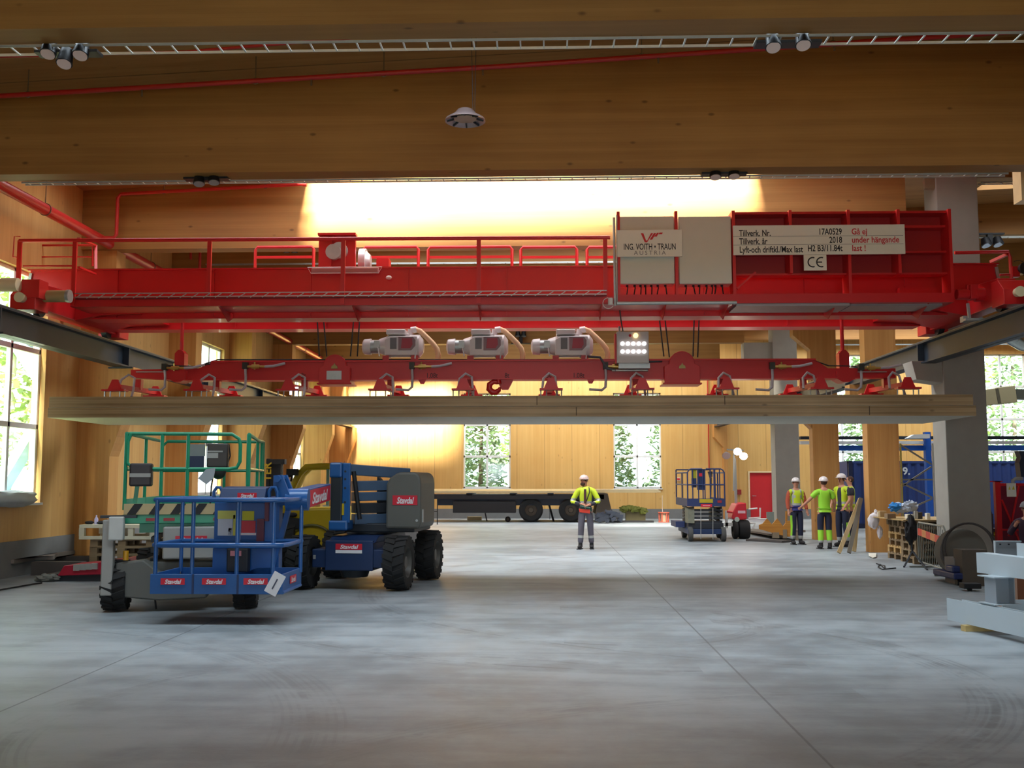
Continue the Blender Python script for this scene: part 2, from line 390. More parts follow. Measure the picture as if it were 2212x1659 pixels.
# ---- windows
WN = [0]
def window(axis, u0, u1, z0, z1, at, cols=2, rows=3, out=1):
    WN[0] += 1; r = bpy.data.objects.new('window_%d' % WN[0], None); C.objects.link(r); struct(r)
    f = MB(); g = MB(); t = 0.07
    def bx(m_, a, b, c, d, y0, y1):
        if axis == 'Y': m_.box(a, b, at+y0, at+y1, c, d)
        else: m_.box(at+y0, at+y1, a, b, c, d)
    s_ = out
    ya, yb = sorted((s_*0.10, s_*0.18))
    bx(f, u0, u1, z0, z0+t, ya, yb); bx(f, u0, u1, z1-t, z1, ya, yb); bx(f, u0, u0+t, z0, z1, ya, yb); bx(f, u1-t, u1, z0, z1, ya, yb)
    for i in range(1, cols): u = u0+(u1-u0)*i/cols; bx(f, u-t*0.6, u+t*0.6, z0, z1, ya, yb)
    for i in range(1, rows): z = z0+(z1-z0)*i/rows; bx(f, u0, u1, z-t*0.7, z+t*0.7, ya, yb)
    f.build('window_frame', WHITE_FR, r, 0.008)
    ya, yb = sorted((s_*0.135, s_*0.145)); bx(g, u0+t, u1-t, z0+t, z1-t, ya, yb); g.build('pane', glass_mat(), r)
    sl = MB(); ya, yb = sorted((-s_*0.04, s_*0.1)); bx(sl, u0-0.03, u1+0.03, z0-0.04, z0, ya, yb); sl.build('window_sill', WHITE_FR, r)
    um, zm = (u0+u1)/2, (z0+z1)/2
    if axis == 'Y': portal('daylight_window', (um, at+s_*0.25, zm), (-math.pi/2 if s_ > 0 else math.pi/2, 0, 0), u1-u0, z1-z0)
    else: portal('daylight_window', (at+s_*0.25, um, zm), (0, math.pi/2 if s_ > 0 else -math.pi/2, 0), z1-z0, u1-u0)
    return r
# far wall: windows 2 m wide, sill 1.3 m, head 5.45 m in the hall, 7.1 m in the aisle
FWs = [(-9.12, -8.62, 1.3, 5.45)]
for pa, pb in ((1001, 1103), (1325.5, 1429)): FWs.append((W(pa, 1000, YF).x, W(pb, 1000, YF).x, 1.3, 5.45))
FWr = []
for pa, pb in ((1768, 1872), (2114, 2220), (2460, 2565)): FWr.append((W(pa, 900, YF).x, W(pb, 900, YF).x, 1.45, 7.1))
door = (W(1620, 1060, YF).x, W(1669, 1060, YF).x, 0.0, 1.98)
wb = MB()
for a, b, c, d in cells(XL-0.3, XE+0.3, 0.42, 9.2, FWs+FWr+[door]): wb.box(a, b, YF, YF+0.3, c, d)
struct(wb.build('wall_far', W_FAR))
pb_ = MB()
for a, b, c, d in cells(XL-0.3, XE+0.3, 0, 0.42, [(door[0], door[1], -1, 1)]): pb_.box(a, b, YF-0.04, YF+0.3, c, d)
struct(pb_.build('baseboard_far', PLINTH))
for q_ in FWs[1:]: window('Y', q_[0], q_[1], q_[2], q_[3], YF)
window('Y', *FWs[0], YF, cols=1)
for q_ in FWr: window('Y', q_[0], q_[1], q_[2], q_[3], YF, rows=4)
RED_D = mat('red_door_paint', (205, 40, 44), 0.45, var=0.04)
dr = bpy.data.objects.new('door_1', None); C.objects.link(dr); struct(dr)
MB().box(door[0], door[1], YF+0.03, YF+0.09, 0.02, door[3]).build('door_leaf', RED_D, dr)
MB().box(door[0]-0.07, door[0], YF-0.03, YF+0.1, 0, door[3]+0.07).box(door[1], door[1]+0.07, YF-0.03, YF+0.1, 0, door[3]+0.07).box(door[0], door[1], YF-0.03, YF+0.1, door[3], door[3]+0.07).build('door_frame', mat('pale_wood_trim', (235, 208, 160), 0.6), dr)
MB().cyl((door[0]+0.12, YF+0.03, 0.98), (door[0]+0.12, YF-0.03, 0.98), 0.02).bar((door[0]+0.1, YF-0.03, 0.98), (door[0]+0.26, YF-0.03, 0.98), 0.025).build('door_handle', GALV, dr)
# left wall
LW = [(16.55, 18.62, 1.27, 5.45), (27.1, 29.15, 1.27, 5.45), (37.4, 39.15, 1.27, 5.45)]
lb = MB()
for a, b, c, d in cells(YB, YF, 0.62, 8.0, LW): lb.box(XL-0.25, XL, a, b, c, min(d, ceil_z(XL)))
struct(lb.build('wall_left', W_LEFT))
struct(MB().box(XL-0.25, XL+0.04, YB, YF, 0, 0.62).build('baseboard_left', PLINTH))
for i, q_ in enumerate(LW): window('X', q_[0], q_[1], q_[2], q_[3], XL, out=-1)
# right end of the aisle
struct(MB().box(XE, XE+0.25, YB, YF, 0, 9.1).build('wall_right', W_LEFT))
# area lamp added in an unseen gate behind the camera, brightening the foreground floor
fill_lamp('gate_fill_lamp', (0, YB-0.02, 1.7), (math.pi/2, 0, 0), 11, 3.36, 0.9, (0.70, 0.87, 1.0))
bw = MB()
for a, b, c, d in cells(XL-0.25, XE+0.25, 0, 9.2, [(-5.5, 5.5, 0, 3.4)]): bw.box(a, b, YB-0.3, YB, c, d)
struct(bw.build('wall_back', W_FAR))
# ---- columns
RAILZ = 4.4; RXR, RXL = 7.44, -8.45
def lcol(y, lab):
    P = [(XL, 0), (-8.62, 0), (-8.62, 2.15), (-8.2, 3.42), (-8.2, 3.93), (-8.62, 3.93), (-8.62, 6.3), (XL, 6.3)]
    o = MB((XL, y, 0)).prism(P, 'Y', y-0.02, y+0.42).build('wood_column', W_COL); tag(o, lab, 'column', 'glulam columns along the left wall')
ll = ['glulam column left of the green lift, under the crane rail bearing', 'glulam column behind the green scissor lift', 'glulam column behind the yellow cab',
      'glulam column behind the blue boom lift turret', 'fifth glulam column on the left, just before the bright corner', 'glulam column in the far left corner']
for y, lb_ in zip([20.0, 24.8, 29.6, 34.4, 39.2, 43.9], ll): lcol(y, lb_)
for y in (15.2, 10.4): tag(MB((XL, y, 0)).box(XL, -8.9, y, y+0.36, 0, 6.3).build('wood_column', W_COL), 'glulam column on the left, out beside the camera', 'column', 'glulam columns along the left wall')
def rcol(y, lab):
    P = [(7.6, 0), (8.33, 0), (8.33, 7.65), (8.33, ceil_z(8.33)), (7.12, ceil_z(7.12)), (7.12, 5.8), (7.6, 5.38), (7.6, 3.93), (7.22, 3.93), (7.22, 3.5), (7.6, 3.12)]
    m_ = MB((8.1, y, 0)); m_.prism(P, 'Y', y-0.02, y+0.36); o = m_.build('wood_column', W_COL); tag(o, lab, 'column', 'glulam columns beside the side aisle')
rcol(24.25, 'glulam column between the pallet stack and the workers'); rcol(29.15, 'glulam column behind the worker in the yellow T-shirt')
tag(MB((7.75, 43.95, 0)).prism([(7.68, 0), (7.84, 0), (7.84, 6.2), (7.28, 6.2), (7.28, 3.5), (7.68, 3.05)], 'Y', 43.95, 44.42).build('wood_column', W_COL), 'slim glulam pilaster on the far wall left of the lit work lamps', 'column', 'glulam columns beside the side aisle')
def ccol(y, lab, br=True):
    r = thing('concrete_column', lab, 'column', (8.1, y, 0), 'grey concrete columns')
    m_ = MB(r).box(7.7, 8.5, y, y+0.65, 0, ceil_z(7.7)); m_.build('shaft', CONC, r, 0.015)
    MB(r).prism([(7.72, 3.55), (7.2, 3.62), (7.12, 3.98), (7.72, 3.98)], 'Y', y+0.05, y+0.55).build('crane_corbel', CONC, r, 0.01)
    if br: MB(r).box(6.75, 7.72, y+0.1, y+0.6, 5.55, 6.3).build('beam_bracket', CONC, r, 0.01)
ccol(19.8, 'big grey concrete column right of the pallet stack', False); ccol(34.3, 'far grey concrete column beside the red door')
# ---- crane runway beams
RAILM = mat('runway_blue_grey_paint', (40, 52, 64), 0.45, 0.2, var=0.12, vscale=5)
def runway(x, lab):
    r = thing('crane_runway_beam', lab, 'crane rail', (x, 0, RAILZ-0.47), 'crane runway beams')
    z0, z1 = RAILZ-0.47, RAILZ-0.05
    MB(r).box(x-0.14, x+0.14, YB+1, YF-0.3, z0, z0+0.03).box(x-0.14, x+0.14, YB+1, YF-0.3, z1-0.03, z1).box(x-0.012, x+0.012, YB+1, YF-0.3, z0, z1).build('steel_section', RAILM, r)
    MB(r).box(x-0.035, x+0.035, YB+1, YF-0.3, z1, RAILZ).build('rail', mat('rail_steel', (120, 122, 120), 0.35, 0.8), r)
    for y in (10.4, 15.2, 20.05, 24.9, 29.8, 34.55, 39.4):
        MB(r).box(x-0.13, x+0.13, y-0.02, y+0.02, z0+0.03, z1-0.03).build('stiffener', RAILM, r)
        MB(r).box(x-0.24, x+0.24, y-0.12, y+0.16, z0-0.03, z0).build('bearing_plate', mat('dark_steel', (52, 54, 58), 0.5, 0.5), r)
runway(RXL, 'dark blue-grey steel crane runway beam along the left wall'); runway(RXR, 'dark blue-grey steel crane runway beam on the right-hand columns')
# ================================================================ THE OVERHEAD CRANE
RED = mat('crane_red_paint', (192, 24, 28), 0.38, var=0.06, vscale=3, coat=0.1)
RED2 = mat('crane_red_flange', (202, 30, 32), 0.4, var=0.05)
CAB = mat('cabinet_grey_paint', (206, 200, 182), 0.45, var=0.03)
SIGNW = mat('sign_white', (226, 222, 206), 0.4, var=0.02); INK = mat('sign_black_ink', (22, 22, 24), 0.5, var=0.0); SRED = mat('sign_red_ink', (198, 30, 40), 0.5, var=0.0)
BLK = mat('black_rubber_cable', (22, 22, 24), 0.6); CREAM = mat('buffer_cream_rubber', (226, 214, 176), 0.6); DST = mat('dark_steel', (52, 54, 58), 0.5, 0.5)
crane = thing('bridge_crane', 'red double-girder overhead crane with handrail, grey cabinets and white maker signs, spanning the hall', 'crane', (0, 17.6, RAILZ))
yW, yWb = 16.88, 17.58        # walkway front and back
def wx(px, py, Y=yW): return W(px, py, Y).x
def wz(px, py, Y=yW): return W(px, py, Y).z
gz0, gz1 = 4.56, 5.42
gl, gr = W(68, 600, 17.8).x, W(2152, 600, 17.8).x
def girder(y0, y1):
    m_ = MB(crane)
    P = [(gl, gz1), (gr, gz1), (gr+0.06, gz0+0.34), (gr-0.9, gz0), (gl+0.9, gz0), (gl-0.06, gz0+0.34)]
    m_.prism(P, 'Y', y0+0.04, y1-0.04)
    m_.box(gl-0.02, gr+0.02, y0-0.02, y1+0.02, gz1, gz1+0.025)
    m_.box(gl+0.9, gr-0.9, y0-0.02, y1+0.02, gz0-0.025, gz0)
    for k in range(9):
        x = gl+1.6+(gr-gl-3.2)*k/8; m_.box(x-0.008, x+0.008, y0+0.0, y1, gz0, gz1)
    m_.build('girder', [RED], crane)
girder(17.72, 18.14); girder(19.02, 19.4)
MB(crane).box(gl+0.3, gr-0.3, 17.9, 17.96, gz1+0.025, gz1+0.07).box(gl+0.3, gr-0.3, 19.18, 19.24, gz1+0.025, gz1+0.07).build('trolley_rail', DST, crane)
# walkway
zw = wz(1106, 655); xw0, xw1 = wx(152, 655), wx(2052, 655)
MB(crane).box(xw0, xw1, yW, yW+0.05, zw-0.02, zw+0.11).box(xw0, xw1, yW+0.02, yWb, zw-0.02, zw).build('walkway_deck', RED, crane)
m_ = MB(crane)
xt0, xt1 = wx(165, 648), wx(1310, 648)
for dz in (0.13, 0.19): m_.box(xt0, xt1, yW-0.07, yW-0.055, wz(700, 655)+dz-0.02, wz(700, 655)+dz-0.005)
k = xt0
while k < xt1:
    m_.bar((k, yW-0.06, zw+0.115), (k+0.11, yW-0.06, zw+0.185), 0.012, 0.012); k += 0.2
m_.build('cable_tray', GALV, crane)
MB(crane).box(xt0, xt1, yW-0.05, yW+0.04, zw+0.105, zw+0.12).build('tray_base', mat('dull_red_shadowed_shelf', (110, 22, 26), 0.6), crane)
m_ = MB(crane)   # triangular brackets under the walkway
for px in (470, 760, 1033, 1300, 1440, 1575, 1810, 2010):
    x = wx(px, 660); m_.prism([(yW+0.05, zw-0.02), (yWb+0.15, zw-0.02), (yWb+0.15, gz0-0.02), (yWb-0.1, zw-0.2)], 'X', x-0.008, x+0.008)
    m_.build('walkway_bracket', RED, crane); m_ = MB(crane)
# hand rail, one mesh per rail, one per post
zt = wz(700, 515)
hx0, hx1 = wx(42, 515), wx(1318, 515)
rail = MB(crane); rail.cyl((hx0, yW, zt), (hx1, yW, wz(1318, 513)), 0.032); rail.build('handrail', RED2, crane)
rb_ = MB(crane); rb_.cyl((wx(50, 575), yW, wz(50, 575)), (wx(160, 575), yW, wz(50, 575)), 0.015); rb_.build('knee_rail', RED2, crane)
for px in (158, 450, 740, 1034, 1308):
    p = MB(crane); x = wx(px, 640); p.box(x-0.035, x+0.035, yW-0.02, yW+0.02, zw, zt); p.build('rail_post', RED2, crane)
p = MB(crane); x = wx(38, 640); p.box(x-0.035, x+0.035, yW-0.02, yW+0.02, wz(38, 652), zt); p.build('rail_post', RED2, crane)
# left end cage seen behind the handrail
m_ = MB(crane); Yc = 18.3
for a, b in ((70, 532), ): pass
A = [W(82, 575, Yc), W(82, 530, Yc), W(200, 530, Yc), W(200, 575, Yc)]
m_.tube([A[0], A[1], A[2], A[3]], 0.022); m_.cyl(W(86, 555, Yc), W(198, 555, Yc), 0.014)
m_.tube([W(70, 574, Yc), W(72, 532, Yc), W(82, 530, Yc)], 0.01); m_.tube([W(28, 555, yW), W(31, 511, yW), W(44, 511, yW)], 0.01); m_.tube([W(28, 555, yW), W(38, 556, yW)], 0.01)
m_.bar(W(170, 515, yW), W(206, 530, Yc), 0.05, 0.03); m_.bar(W(170, 577, 17.1), W(206, 592, 17.7), 0.05, 0.03); m_.bar(W(207, 530, Yc), W(207, 592, Yc-0.4), 0.05, 0.03)
m_.build('end_cage', RED2, crane)
# cage of the right end
m_ = MB(crane); Yr = 17.5
m_.tube([W(2062, 546, Yr), W(2178, 544, Yr), W(2182, 556, Yr), W(2186, 622, Yr)], 0.03); m_.bar(W(2140, 566, 17.8), W(2176, 549, Yr), 0.05, 0.05); m_.cyl(W(2160, 594, Yr), W(2184, 593, Yr), 0.02)
m_.build('end_cage', RED2, crane)
m_ = MB(crane).cbox(W(2192, 588, Yr), (0.12, 0.12, 0.18)); m_.build('warning_horn', RED, crane)
m_ = MB(crane); m_.cyl(W(2199, 582, Yr), W(2206, 582, Yr)-Vector((0, 0.08, 0)), 0.05, 0.1); m_.torus(W(2200, 580, Yr), 0.14, 0.006, 'Y', a0=-60, a1=120); m_.build('horn_bell', BLK, crane)
# back handrail frames
def wframe(px0, px1, Y=19.3, pyt=534, pyb=576, mid=556):
    m_ = MB(crane); a, b = W(px0, pyt, Y), W(px1, pyt, Y); a2, b2 = W(px0, pyb+4, Y), W(px1, pyb+4, Y); z = a.z; 
    m_.tube([(a.x, Y, gz1+0.03), (a.x, Y, z-0.05), (a.x+0.04, Y, z), (b.x-0.04, Y, z), (b.x, Y, z-0.05), (b.x, Y, gz1+0.03)], 0.03)
    zm = W(px0, mid, Y).z; m_.box(a.x, b.x, Y-0.015, Y+0.015, zm-0.025, zm+0.025)
    m_.build('back_handrail', RED2, crane)
for a, b in ((552, 678), (785, 904), (925, 1106), (1125, 1246), (1268, 1390), (1410, 1540)): wframe(a, b)
# end plates of the front girder (galvanised strip)
MB(crane).bar((gl+0.02, 17.74, gz1-0.04), (gl-0.05, 17.74, gz0+0.36), 0.05, 0.03).build('end_bolt_strip', GALV, crane)
MB(crane).bar((gr-0.02, 17.74, gz1-0.04), (gr+0.05, 17.74, gz0+0.36), 0.05, 0.03).build('end_bolt_strip', GALV, crane)
MB(crane).cyl(W(64, 640, 16.35), W(150, 640, 16.35), 0.10).build('motor_cover', mat('beige_motor_cover', (168, 146, 96), 0.6), crane)
MB(crane).cyl(W(145, 640, 16.35), W(152, 640, 16.35), 0.108).build('cover_ring', GALV, crane)
# end trucks
def truck(xr, sgn, lab):
    t = MB(crane); y0, y1 = 16.15, 19.75; z0 = RAILZ+0.10
    t.prism([(y0+0.25, z0), (y0+0.25, z0+0.42), (y0+0.9, z0+0.46), (y1-0.9, z0+0.46), (y1-0.3, z0+0.22), (y1-0.3, z0)], 'X', xr-0.14, xr+0.14)
    t.build('end_truck', RED, crane, 0.01)
    for y in (y0+0.45, y1-0.5):
        MB(crane).cyl((xr-0.05, y, RAILZ+0.15), (xr+0.05, y, RAILZ+0.15), 0.15, n=20).build('wheel', DST, crane)
    for y, s_ in ((y1-0.3, 1), (y0+0.25, -1)):
        w_ = MB(crane); w_.prism([(y-0.1*s_, z0-0.06), (y-0.1*s_, z0+0.36), (y+0.14*s_, z0+0.36), (y+0.34*s_, z0+0.18), (y+0.34*s_, z0-0.06)], 'X', xr-0.21, xr+0.21); w_.build('wheel_guard', RED2, crane, 0.01)
        MB(crane).cyl((xr, y+0.32*s_, z0+0.12), (xr, y+0.46*s_, z0+0.12), 0.07, 0.085, n=16).build('buffer', CREAM, crane)
    # haunch plates joining girder and truck
    h = MB(crane); xi = xr-sgn*0.14
    h.prism([(xi, z0), (xi, z0+0.5), (xi-sgn*1.15, z0+0.5), (xi-sgn*1.15, gz0+0.06), (xi-sgn*0.5, gz0+0.04)], 'Y', 17.6, 19.1)
    h.build('girder_haunch', RED, crane)
truck(RXL, -1, 'left'); truck(RXR, 1, 'right')
# big cream end buffers near the picture edge
MB(crane).cyl((RXL-0.3, 15.95, RAILZ+0.42), (RXL-0.02, 15.95, RAILZ+0.42), 0.11).build('end_buffer', CREAM, crane)
MB(crane).cyl(W(2192, 630, 16.6), W(2226, 630, 16.6), 0.13).build('end_buffer', CREAM, crane)
MB(crane).cbox((RXL+0.12, 16.2, RAILZ+0.38), (0.3, 0.3, 0.3)).build('buffer_bracket', RED2, crane)
# drive motor on the right truck
m_ = MB(crane); a, b = W(2066, 636, 16.95), W(2150, 634, 16.95)
m_.cyl(a, W(2092, 636, 16.95), 0.085, n=18); m_.cbox(W(2100, 632, 16.95), (0.12, 0.2, 0.24)); m_.cyl(W(2104, 638, 16.95), b, 0.11, n=18); m_.ell(W(2150, 636, 16.95), (0.07, 0.1, 0.11)); m_.cbox(W(2091, 622, 16.95), (0.05, 0.06, 0.1))
m_.build('drive_motor', RED, crane, 0.005)
m_ = MB(crane); m_.cbox(W(2172, 626, 16.8), (0.22, 0.25, 0.2)); m_.build('gearbox', RED, crane, 0.01)
MB(crane).bar((RXR-0.3, 17.2, RAILZ+0.25), (RXR-0.28, 17.2, RAILZ-0.02), 0.04).cbox((RXR-0.22, 17.2, RAILZ-0.03), (0.3, 0.12, 0.04)).cbox((RXR-0.3, 17.35, RAILZ+0.0), (0.1, 0.14, 0.1)).build('collector_arm', GALV, crane)
# cabinets
for px0, px1, nm in ((1338, 1458, 'a'), (1466, 1582, 'b')):
    a, b = W(px0, 467, yW), W(px1, 612, yW)
    c = MB(crane).box(a.x, b.x, yW+0.02, yW+0.36, b.z, a.z).build('electrical_cabinet', CAB, crane, 0.012)
    e = MB(crane)
    for k in range(7):
        x = a.x+0.14+k*(b.x-a.x-0.28)/6+random.uniform(-0.03, 0.03); e.tube([(x, yW+0.14, b.z), (x+0.01, yW+0.14, b.z-0.05), (x+random.uniform(-0.03, 0.05), yW+0.16, zw+0.09)], 0.011, 6)
        e.cyl((x, yW+0.14, b.z-0.03), (x, yW+0.14, b.z), 0.02, n=8)
    e.build('cable_bundle', BLK, crane)
# red enclosure frame
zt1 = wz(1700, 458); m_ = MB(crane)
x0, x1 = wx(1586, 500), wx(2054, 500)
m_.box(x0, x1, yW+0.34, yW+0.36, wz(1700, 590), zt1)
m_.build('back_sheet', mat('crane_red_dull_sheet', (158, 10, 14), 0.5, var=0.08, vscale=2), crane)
m_ = MB(crane).box(x0, x1, yW+0.06, yW+0.4, zt1-0.02, zt1+0.02); zz = wz(1800, 487); m_.box(x0, x1, yW+0.12, yW+0.35, zz-0.02, zz+0.02); zz = wz(1900, 541); m_.box(x0, x1, yW+0.12, yW+0.35, zz-0.015, zz+0.015)
zz = wz(1900, 588); m_.box(x0, x1, yW+0.12, yW+0.36, zz-0.015, zz+0.015); m_.build('enclosure_shelf', RED, crane)
for px in (1336, 1461, 1585, 1708, 1834, 1942, 2053):
    x = wx(px, 520); lo = zw if px in (1336, 1461, 1585, 1834, 2053) else wz(px, 590)
    MB(crane).box(x-0.025, x+0.025, yW-0.01, yW+0.36 if px > 1500 else yW+0.1, lo, zt1+0.03).build('frame_post', RED2, crane)
MB(crane).bar(W(1632, 588, yW+0.1), W(1592, 624, yW+0.1), 0.05, 0.03).build('diagonal_stay', RED2, crane)
MB(crane).box(wx(1330, 640), x1, yW-0.03, yWb, zw-0.025, zw+0.13).build('enclosure_base', RED, crane)
MB(crane).cyl((wx(1332, 655), yW-0.05, zw-0.02), (wx(1590, 655), yW-0.05, zw-0.02), 0.03).build('conduit', GALV, crane)
MB(crane).box(wx(1590, 640), wx(1835, 640), yW, yWb, zw-0.07, zw-0.02).box(wx(1840, 640), wx(2040, 640), yW+0.1, yWb, zw-0.06, zw-0.02).build('grey_underside', mat('galvanised_dull', (150, 140, 140), 0.5, 0.3), crane)
m_ = MB(crane)
m_.cyl(W(1329, 660, yW-0.06), W(1326, 470, yW-0.06), 0.022).cyl(W(1333, 656, yW-0.04), W(1332, 465, yW-0.04), 0.012)
m_.build('conduit', GALV, crane)
MB(crane).cyl(W(1319, 658, yW-0.08), W(1319, 644, yW-0.08), 0.045).torus(W(1314, 655, yW-0.08), 0.09, 0.006, 'Y', a0=90, a1=330).build('warning_lamp', mat('lamp_grey_white', (214, 206, 200), 0.4), crane)
# walkway light under the girder flange, and small round lamp
m_ = MB(crane); a, b = W(672, 584, 17.6), W(818, 584, 17.6)
m_.box(a.x, b.x, 17.6, 17.7, a.z-0.05, a.z+0.05); m_.build('strip_light', mat('clear_plastic_dull', (176, 120, 122), 0.2), crane, 0.02)
m_ = MB(crane); m_.tube([(a.x, 17.59, a.z-0.055), (b.x, 17.59, a.z-0.055), (b.x+0.06, 17.59, a.z+0.05), (a.x-0.06, 17.59, a.z+0.05)], 0.008, 6, closed=True); m_.build('light_rim', mat('lamp_grey_white', (214, 206, 200), 0.4), crane)
MB(crane).ell(W(840, 600, 17.68), (0.055, 0.04, 0.04)).build('round_lamp', mat('lamp_grey_white', (214, 206, 200), 0.4), crane)
# signs
def sign(p0, p1, lines, nm='sign_plate'):
    a, b = W(*p0, yW-0.05), W(*p1, yW-0.05)
    s_ = MB(crane).box(a.x, b.x, yW-0.055, yW-0.03, b.z, a.z).build(nm, SIGNW, crane, 0.003)
    return a, b
a, b = sign((1333, 497), (1474, 554), [])
yS = yW-0.058; t = MB(crane); wS = b.x-a.x; hS = a.z-b.z
def sp(u, v): return Vector((a.x+u*wS, yS, a.z-v*hS))
for poly in (((0.365, 0.13), (0.405, 0.13), (0.445, 0.4), (0.463, 0.40), (0.52, 0.13), (0.555, 0.13), (0.46, 0.47), (0.425, 0.47)),
             ((0.565, 0.13), (0.6, 0.13), (0.54, 0.37), (0.5, 0.37)), ((0.615, 0.12), (0.645, 0.12), (0.61, 0.26), (0.565, 0.26)), ((0.655, 0.11), (0.705, 0.11), (0.69, 0.17), (0.635, 0.17))):
    t._add([sp(u, v) for u, v in poly], [tuple(range(len(poly)))])
t.m(1); t.text('ING. VOITH \u2022 TRAUN', sp(0.5, 0.74), 0.148, bold=0.012, sx=0.62, align='CENTER'); t.m(2); t.text('AUSTRIA', sp(0.5, 0.93), 0.10, sx=1.0, align='CENTER', spacing=1.45)
t.build('sign_lettering', [SRED, INK, mat('sign_grey_ink', (110, 108, 104), 0.5, var=0)], crane)
a, b = sign((1583, 487.5), (1956, 548.5), []); wS = b.x-a.x; hS = a.z-b.z
t = MB(crane)
for v, tx in ((0.36, 'Tillverk. Nr.'), (0.64, 'Tillverk. \u00e5r'), (0.92, 'Lyft-och driftkl./Max last')): t.text(tx, sp(0.035, v), 0.148, bold=0.018, sx=0.72)
for v, tx in ((0.33, '17A0529'), (0.61, '2018'), (0.89, 'H2 B3/11.84t')): t.text(tx, sp(0.635, v), 0.148, bold=0.018, sx=0.72, align='RIGHT')
t.m(1)
for v, tx in ((0.33, 'G\u00e5 ej'), (0.61, 'under h\u00e4ngande'), (0.89, 'last !')): t.text(tx, sp(0.69, v), 0.145, bold=0.016, sx=0.84)
t.m(2)
for v in (0.37, 0.655): t._add([sp(0.0, v), sp(0.99, v), sp(0.99, v+0.012), sp(0.0, v+0.012)], [(0, 1, 2, 3)])
t.build('sign_lettering', [INK, SRED, mat('sign_grey_ink', (110, 108, 104), 0.5, var=0)], crane)
a, b = sign((1736, 550.5), (1786, 584), []); wS = b.x-a.x; hS = a.z-b.z; t = MB(crane)
for cx, e in ((0.34, 0), (0.72, 1)):
    c = sp(cx, 0.48); r0, r1 = 0.068, 0.09; pts = []
    for k in range(19):
        an_ = math.radians(70+220*k/18); pts.append((math.cos(an_), math.sin(an_)))
    for k in range(18):
        t._add([c+Vector((u*r0*1.0+0.02, 0, v*r0)) for u, v in (pts[k], pts[k+1])]+[c+Vector((u*r1+0.02, 0, v*r1)) for u, v in (pts[k+1], pts[k])], [(0, 1, 2, 3)])
    if e: t._add([c+Vector(p) for p in ((-0.055, 0, -0.01), (0.03, 0, -0.01), (0.03, 0, 0.01), (-0.055, 0, 0.01))], [(0, 1, 2, 3)])
t.build('sign_lettering', INK, crane)
# trolley between the girders
trol = thing('hoist_trolley', 'red hoist trolley with a grey motor standing on the crane girders, left of the middle', 'hoist', (W(730, 540, 18.6).x, 18.6, gz1+0.07))
a, b = W(690, 507, 18.2), W(768, 575, 18.2)
m_ = MB(trol).box(a.x, b.x, 18.2, 18.24, gz1+0.08, a.z).box(a.x, a.x+0.24, 18.16, 18.2, gz1+0.08, a.z-0.05).box(b.x-0.22, b.x, 18.16, 18.2, gz1+0.08, a.z-0.05).box(a.x-0.01, b.x+0.01, 18.1, 18.3, a.z-0.03, a.z+0.01).box(a.x, b.x, 18.24, 19.1, gz1+0.08, gz1+0.16)
m_.build('trolley_frame', RED, trol)
m_ = MB(trol).cyl(W(722, 546, 18.1), W(722, 546, 18.1)+Vector((0, -0.1, 0)), 0.14, n=20).cyl(W(732, 540, 18.05), W(732, 540, 18.05)+Vector((0, 0.1, 0)), 0.15, n=20).ell(W(716, 538, 18.05), (0.07, 0.05, 0.09)); m_.build('hoist_motor', GALV, trol)
m_ = MB(trol).cyl((b.x, 18.65, gz1+0.33), (b.x+0.12, 18.65, gz1+0.33), 0.24, n=24).cyl((b.x+0.12, 18.65, gz1+0.33), (b.x+0.2, 18.65, gz1+0.33), 0.2, 0.12, n=24); m_.build('rope_drum', mat('drum_pale_grey', (206, 204, 206), 0.35, 0.3), trol)
m_ = MB(trol).box(b.x+0.33, b.x+0.56, 18.5, 18.8, gz1+0.08, gz1+0.36); m_.build('relay_box', RED2, trol)
for px in (610, 340, 888, 1000, 1180, 1290):
    m_ = MB(crane); p = W(px, 575, 18.9); m_.prism([(p.x-0.12, gz1+0.06), (p.x+0.12, gz1+0.06), (p.x+0.05, gz1+0.17), (p.x-0.05, gz1+0.17)], 'Y', 18.9, 19.0); m_.build('cable_clamp', RED2, crane)
# hoist ropes
YS = 18.4
ropes = thing('hoist_ropes', 'dark steel wire ropes hanging from the red crane down to the lifting beam', 'rope', (0, YS, 4.0))
for (a, b) in (((684, 668), (690, 770)), ((697, 668), (706, 770)), ((766, 668), (757, 770)), ((778, 668), (772, 770)), ((1421, 660), (1434, 770)), ((1433, 660), (1446, 772)), ((1500, 665), (1497, 770)), ((1511, 665), (1507, 772))):
    MB(ropes).cyl(W(*a, YS), W(*b, YS), 0.013, n=6).build('rope', BLK, ropes)
cb = MB(crane); cb.tube([W(1338, 662, 17.4), W(1341, 690, 17.8), W(1346, 718, 18.2)], 0.012, 6); cb.build('control_cable', BLK, crane)
# ================================================================ VACUUM LIFTING BEAM AND ITS LOAD
lb = thing('vacuum_lifting_beam', 'long red vacuum lifting beam with three white pumps and a lamp box, hanging from ropes above the timber load', 'lifting beam', (0, YS, 3.5))
zc0, zc1 = W(1000, 820, YS).z, W(1000, 781, YS).z
ex = lambda px, Y=YS: W(px, 800, Y).x
m_ = MB(lb); ya, yb = YS-0.13, YS+0.13
m_.prism([(ex(288), W(288, 817, YS).z), (ex(288), W(288, 800, YS).z), (ex(434), W(434, 797, YS).z), (ex(462), zc1), (ex(1758), zc1), (ex(1785), W(1785, 797, YS).z), (ex(1930), W(1930, 797, YS).z), (ex(1930), W(1930, 818, YS).z), (ex(1850), zc0), (ex(380), zc0)], 'Y', ya+0.02, yb-0.02)
m_.build('main_beam', RED, lb)
MB(lb).box(ex(462), ex(1758), ya-0.03, yb+0.03, zc1-0.015, zc1+0.015).box(ex(380), ex(1850), ya-0.03, yb+0.03, zc0-0.015, zc0+0.01).build('beam_flange', RED2, lb)
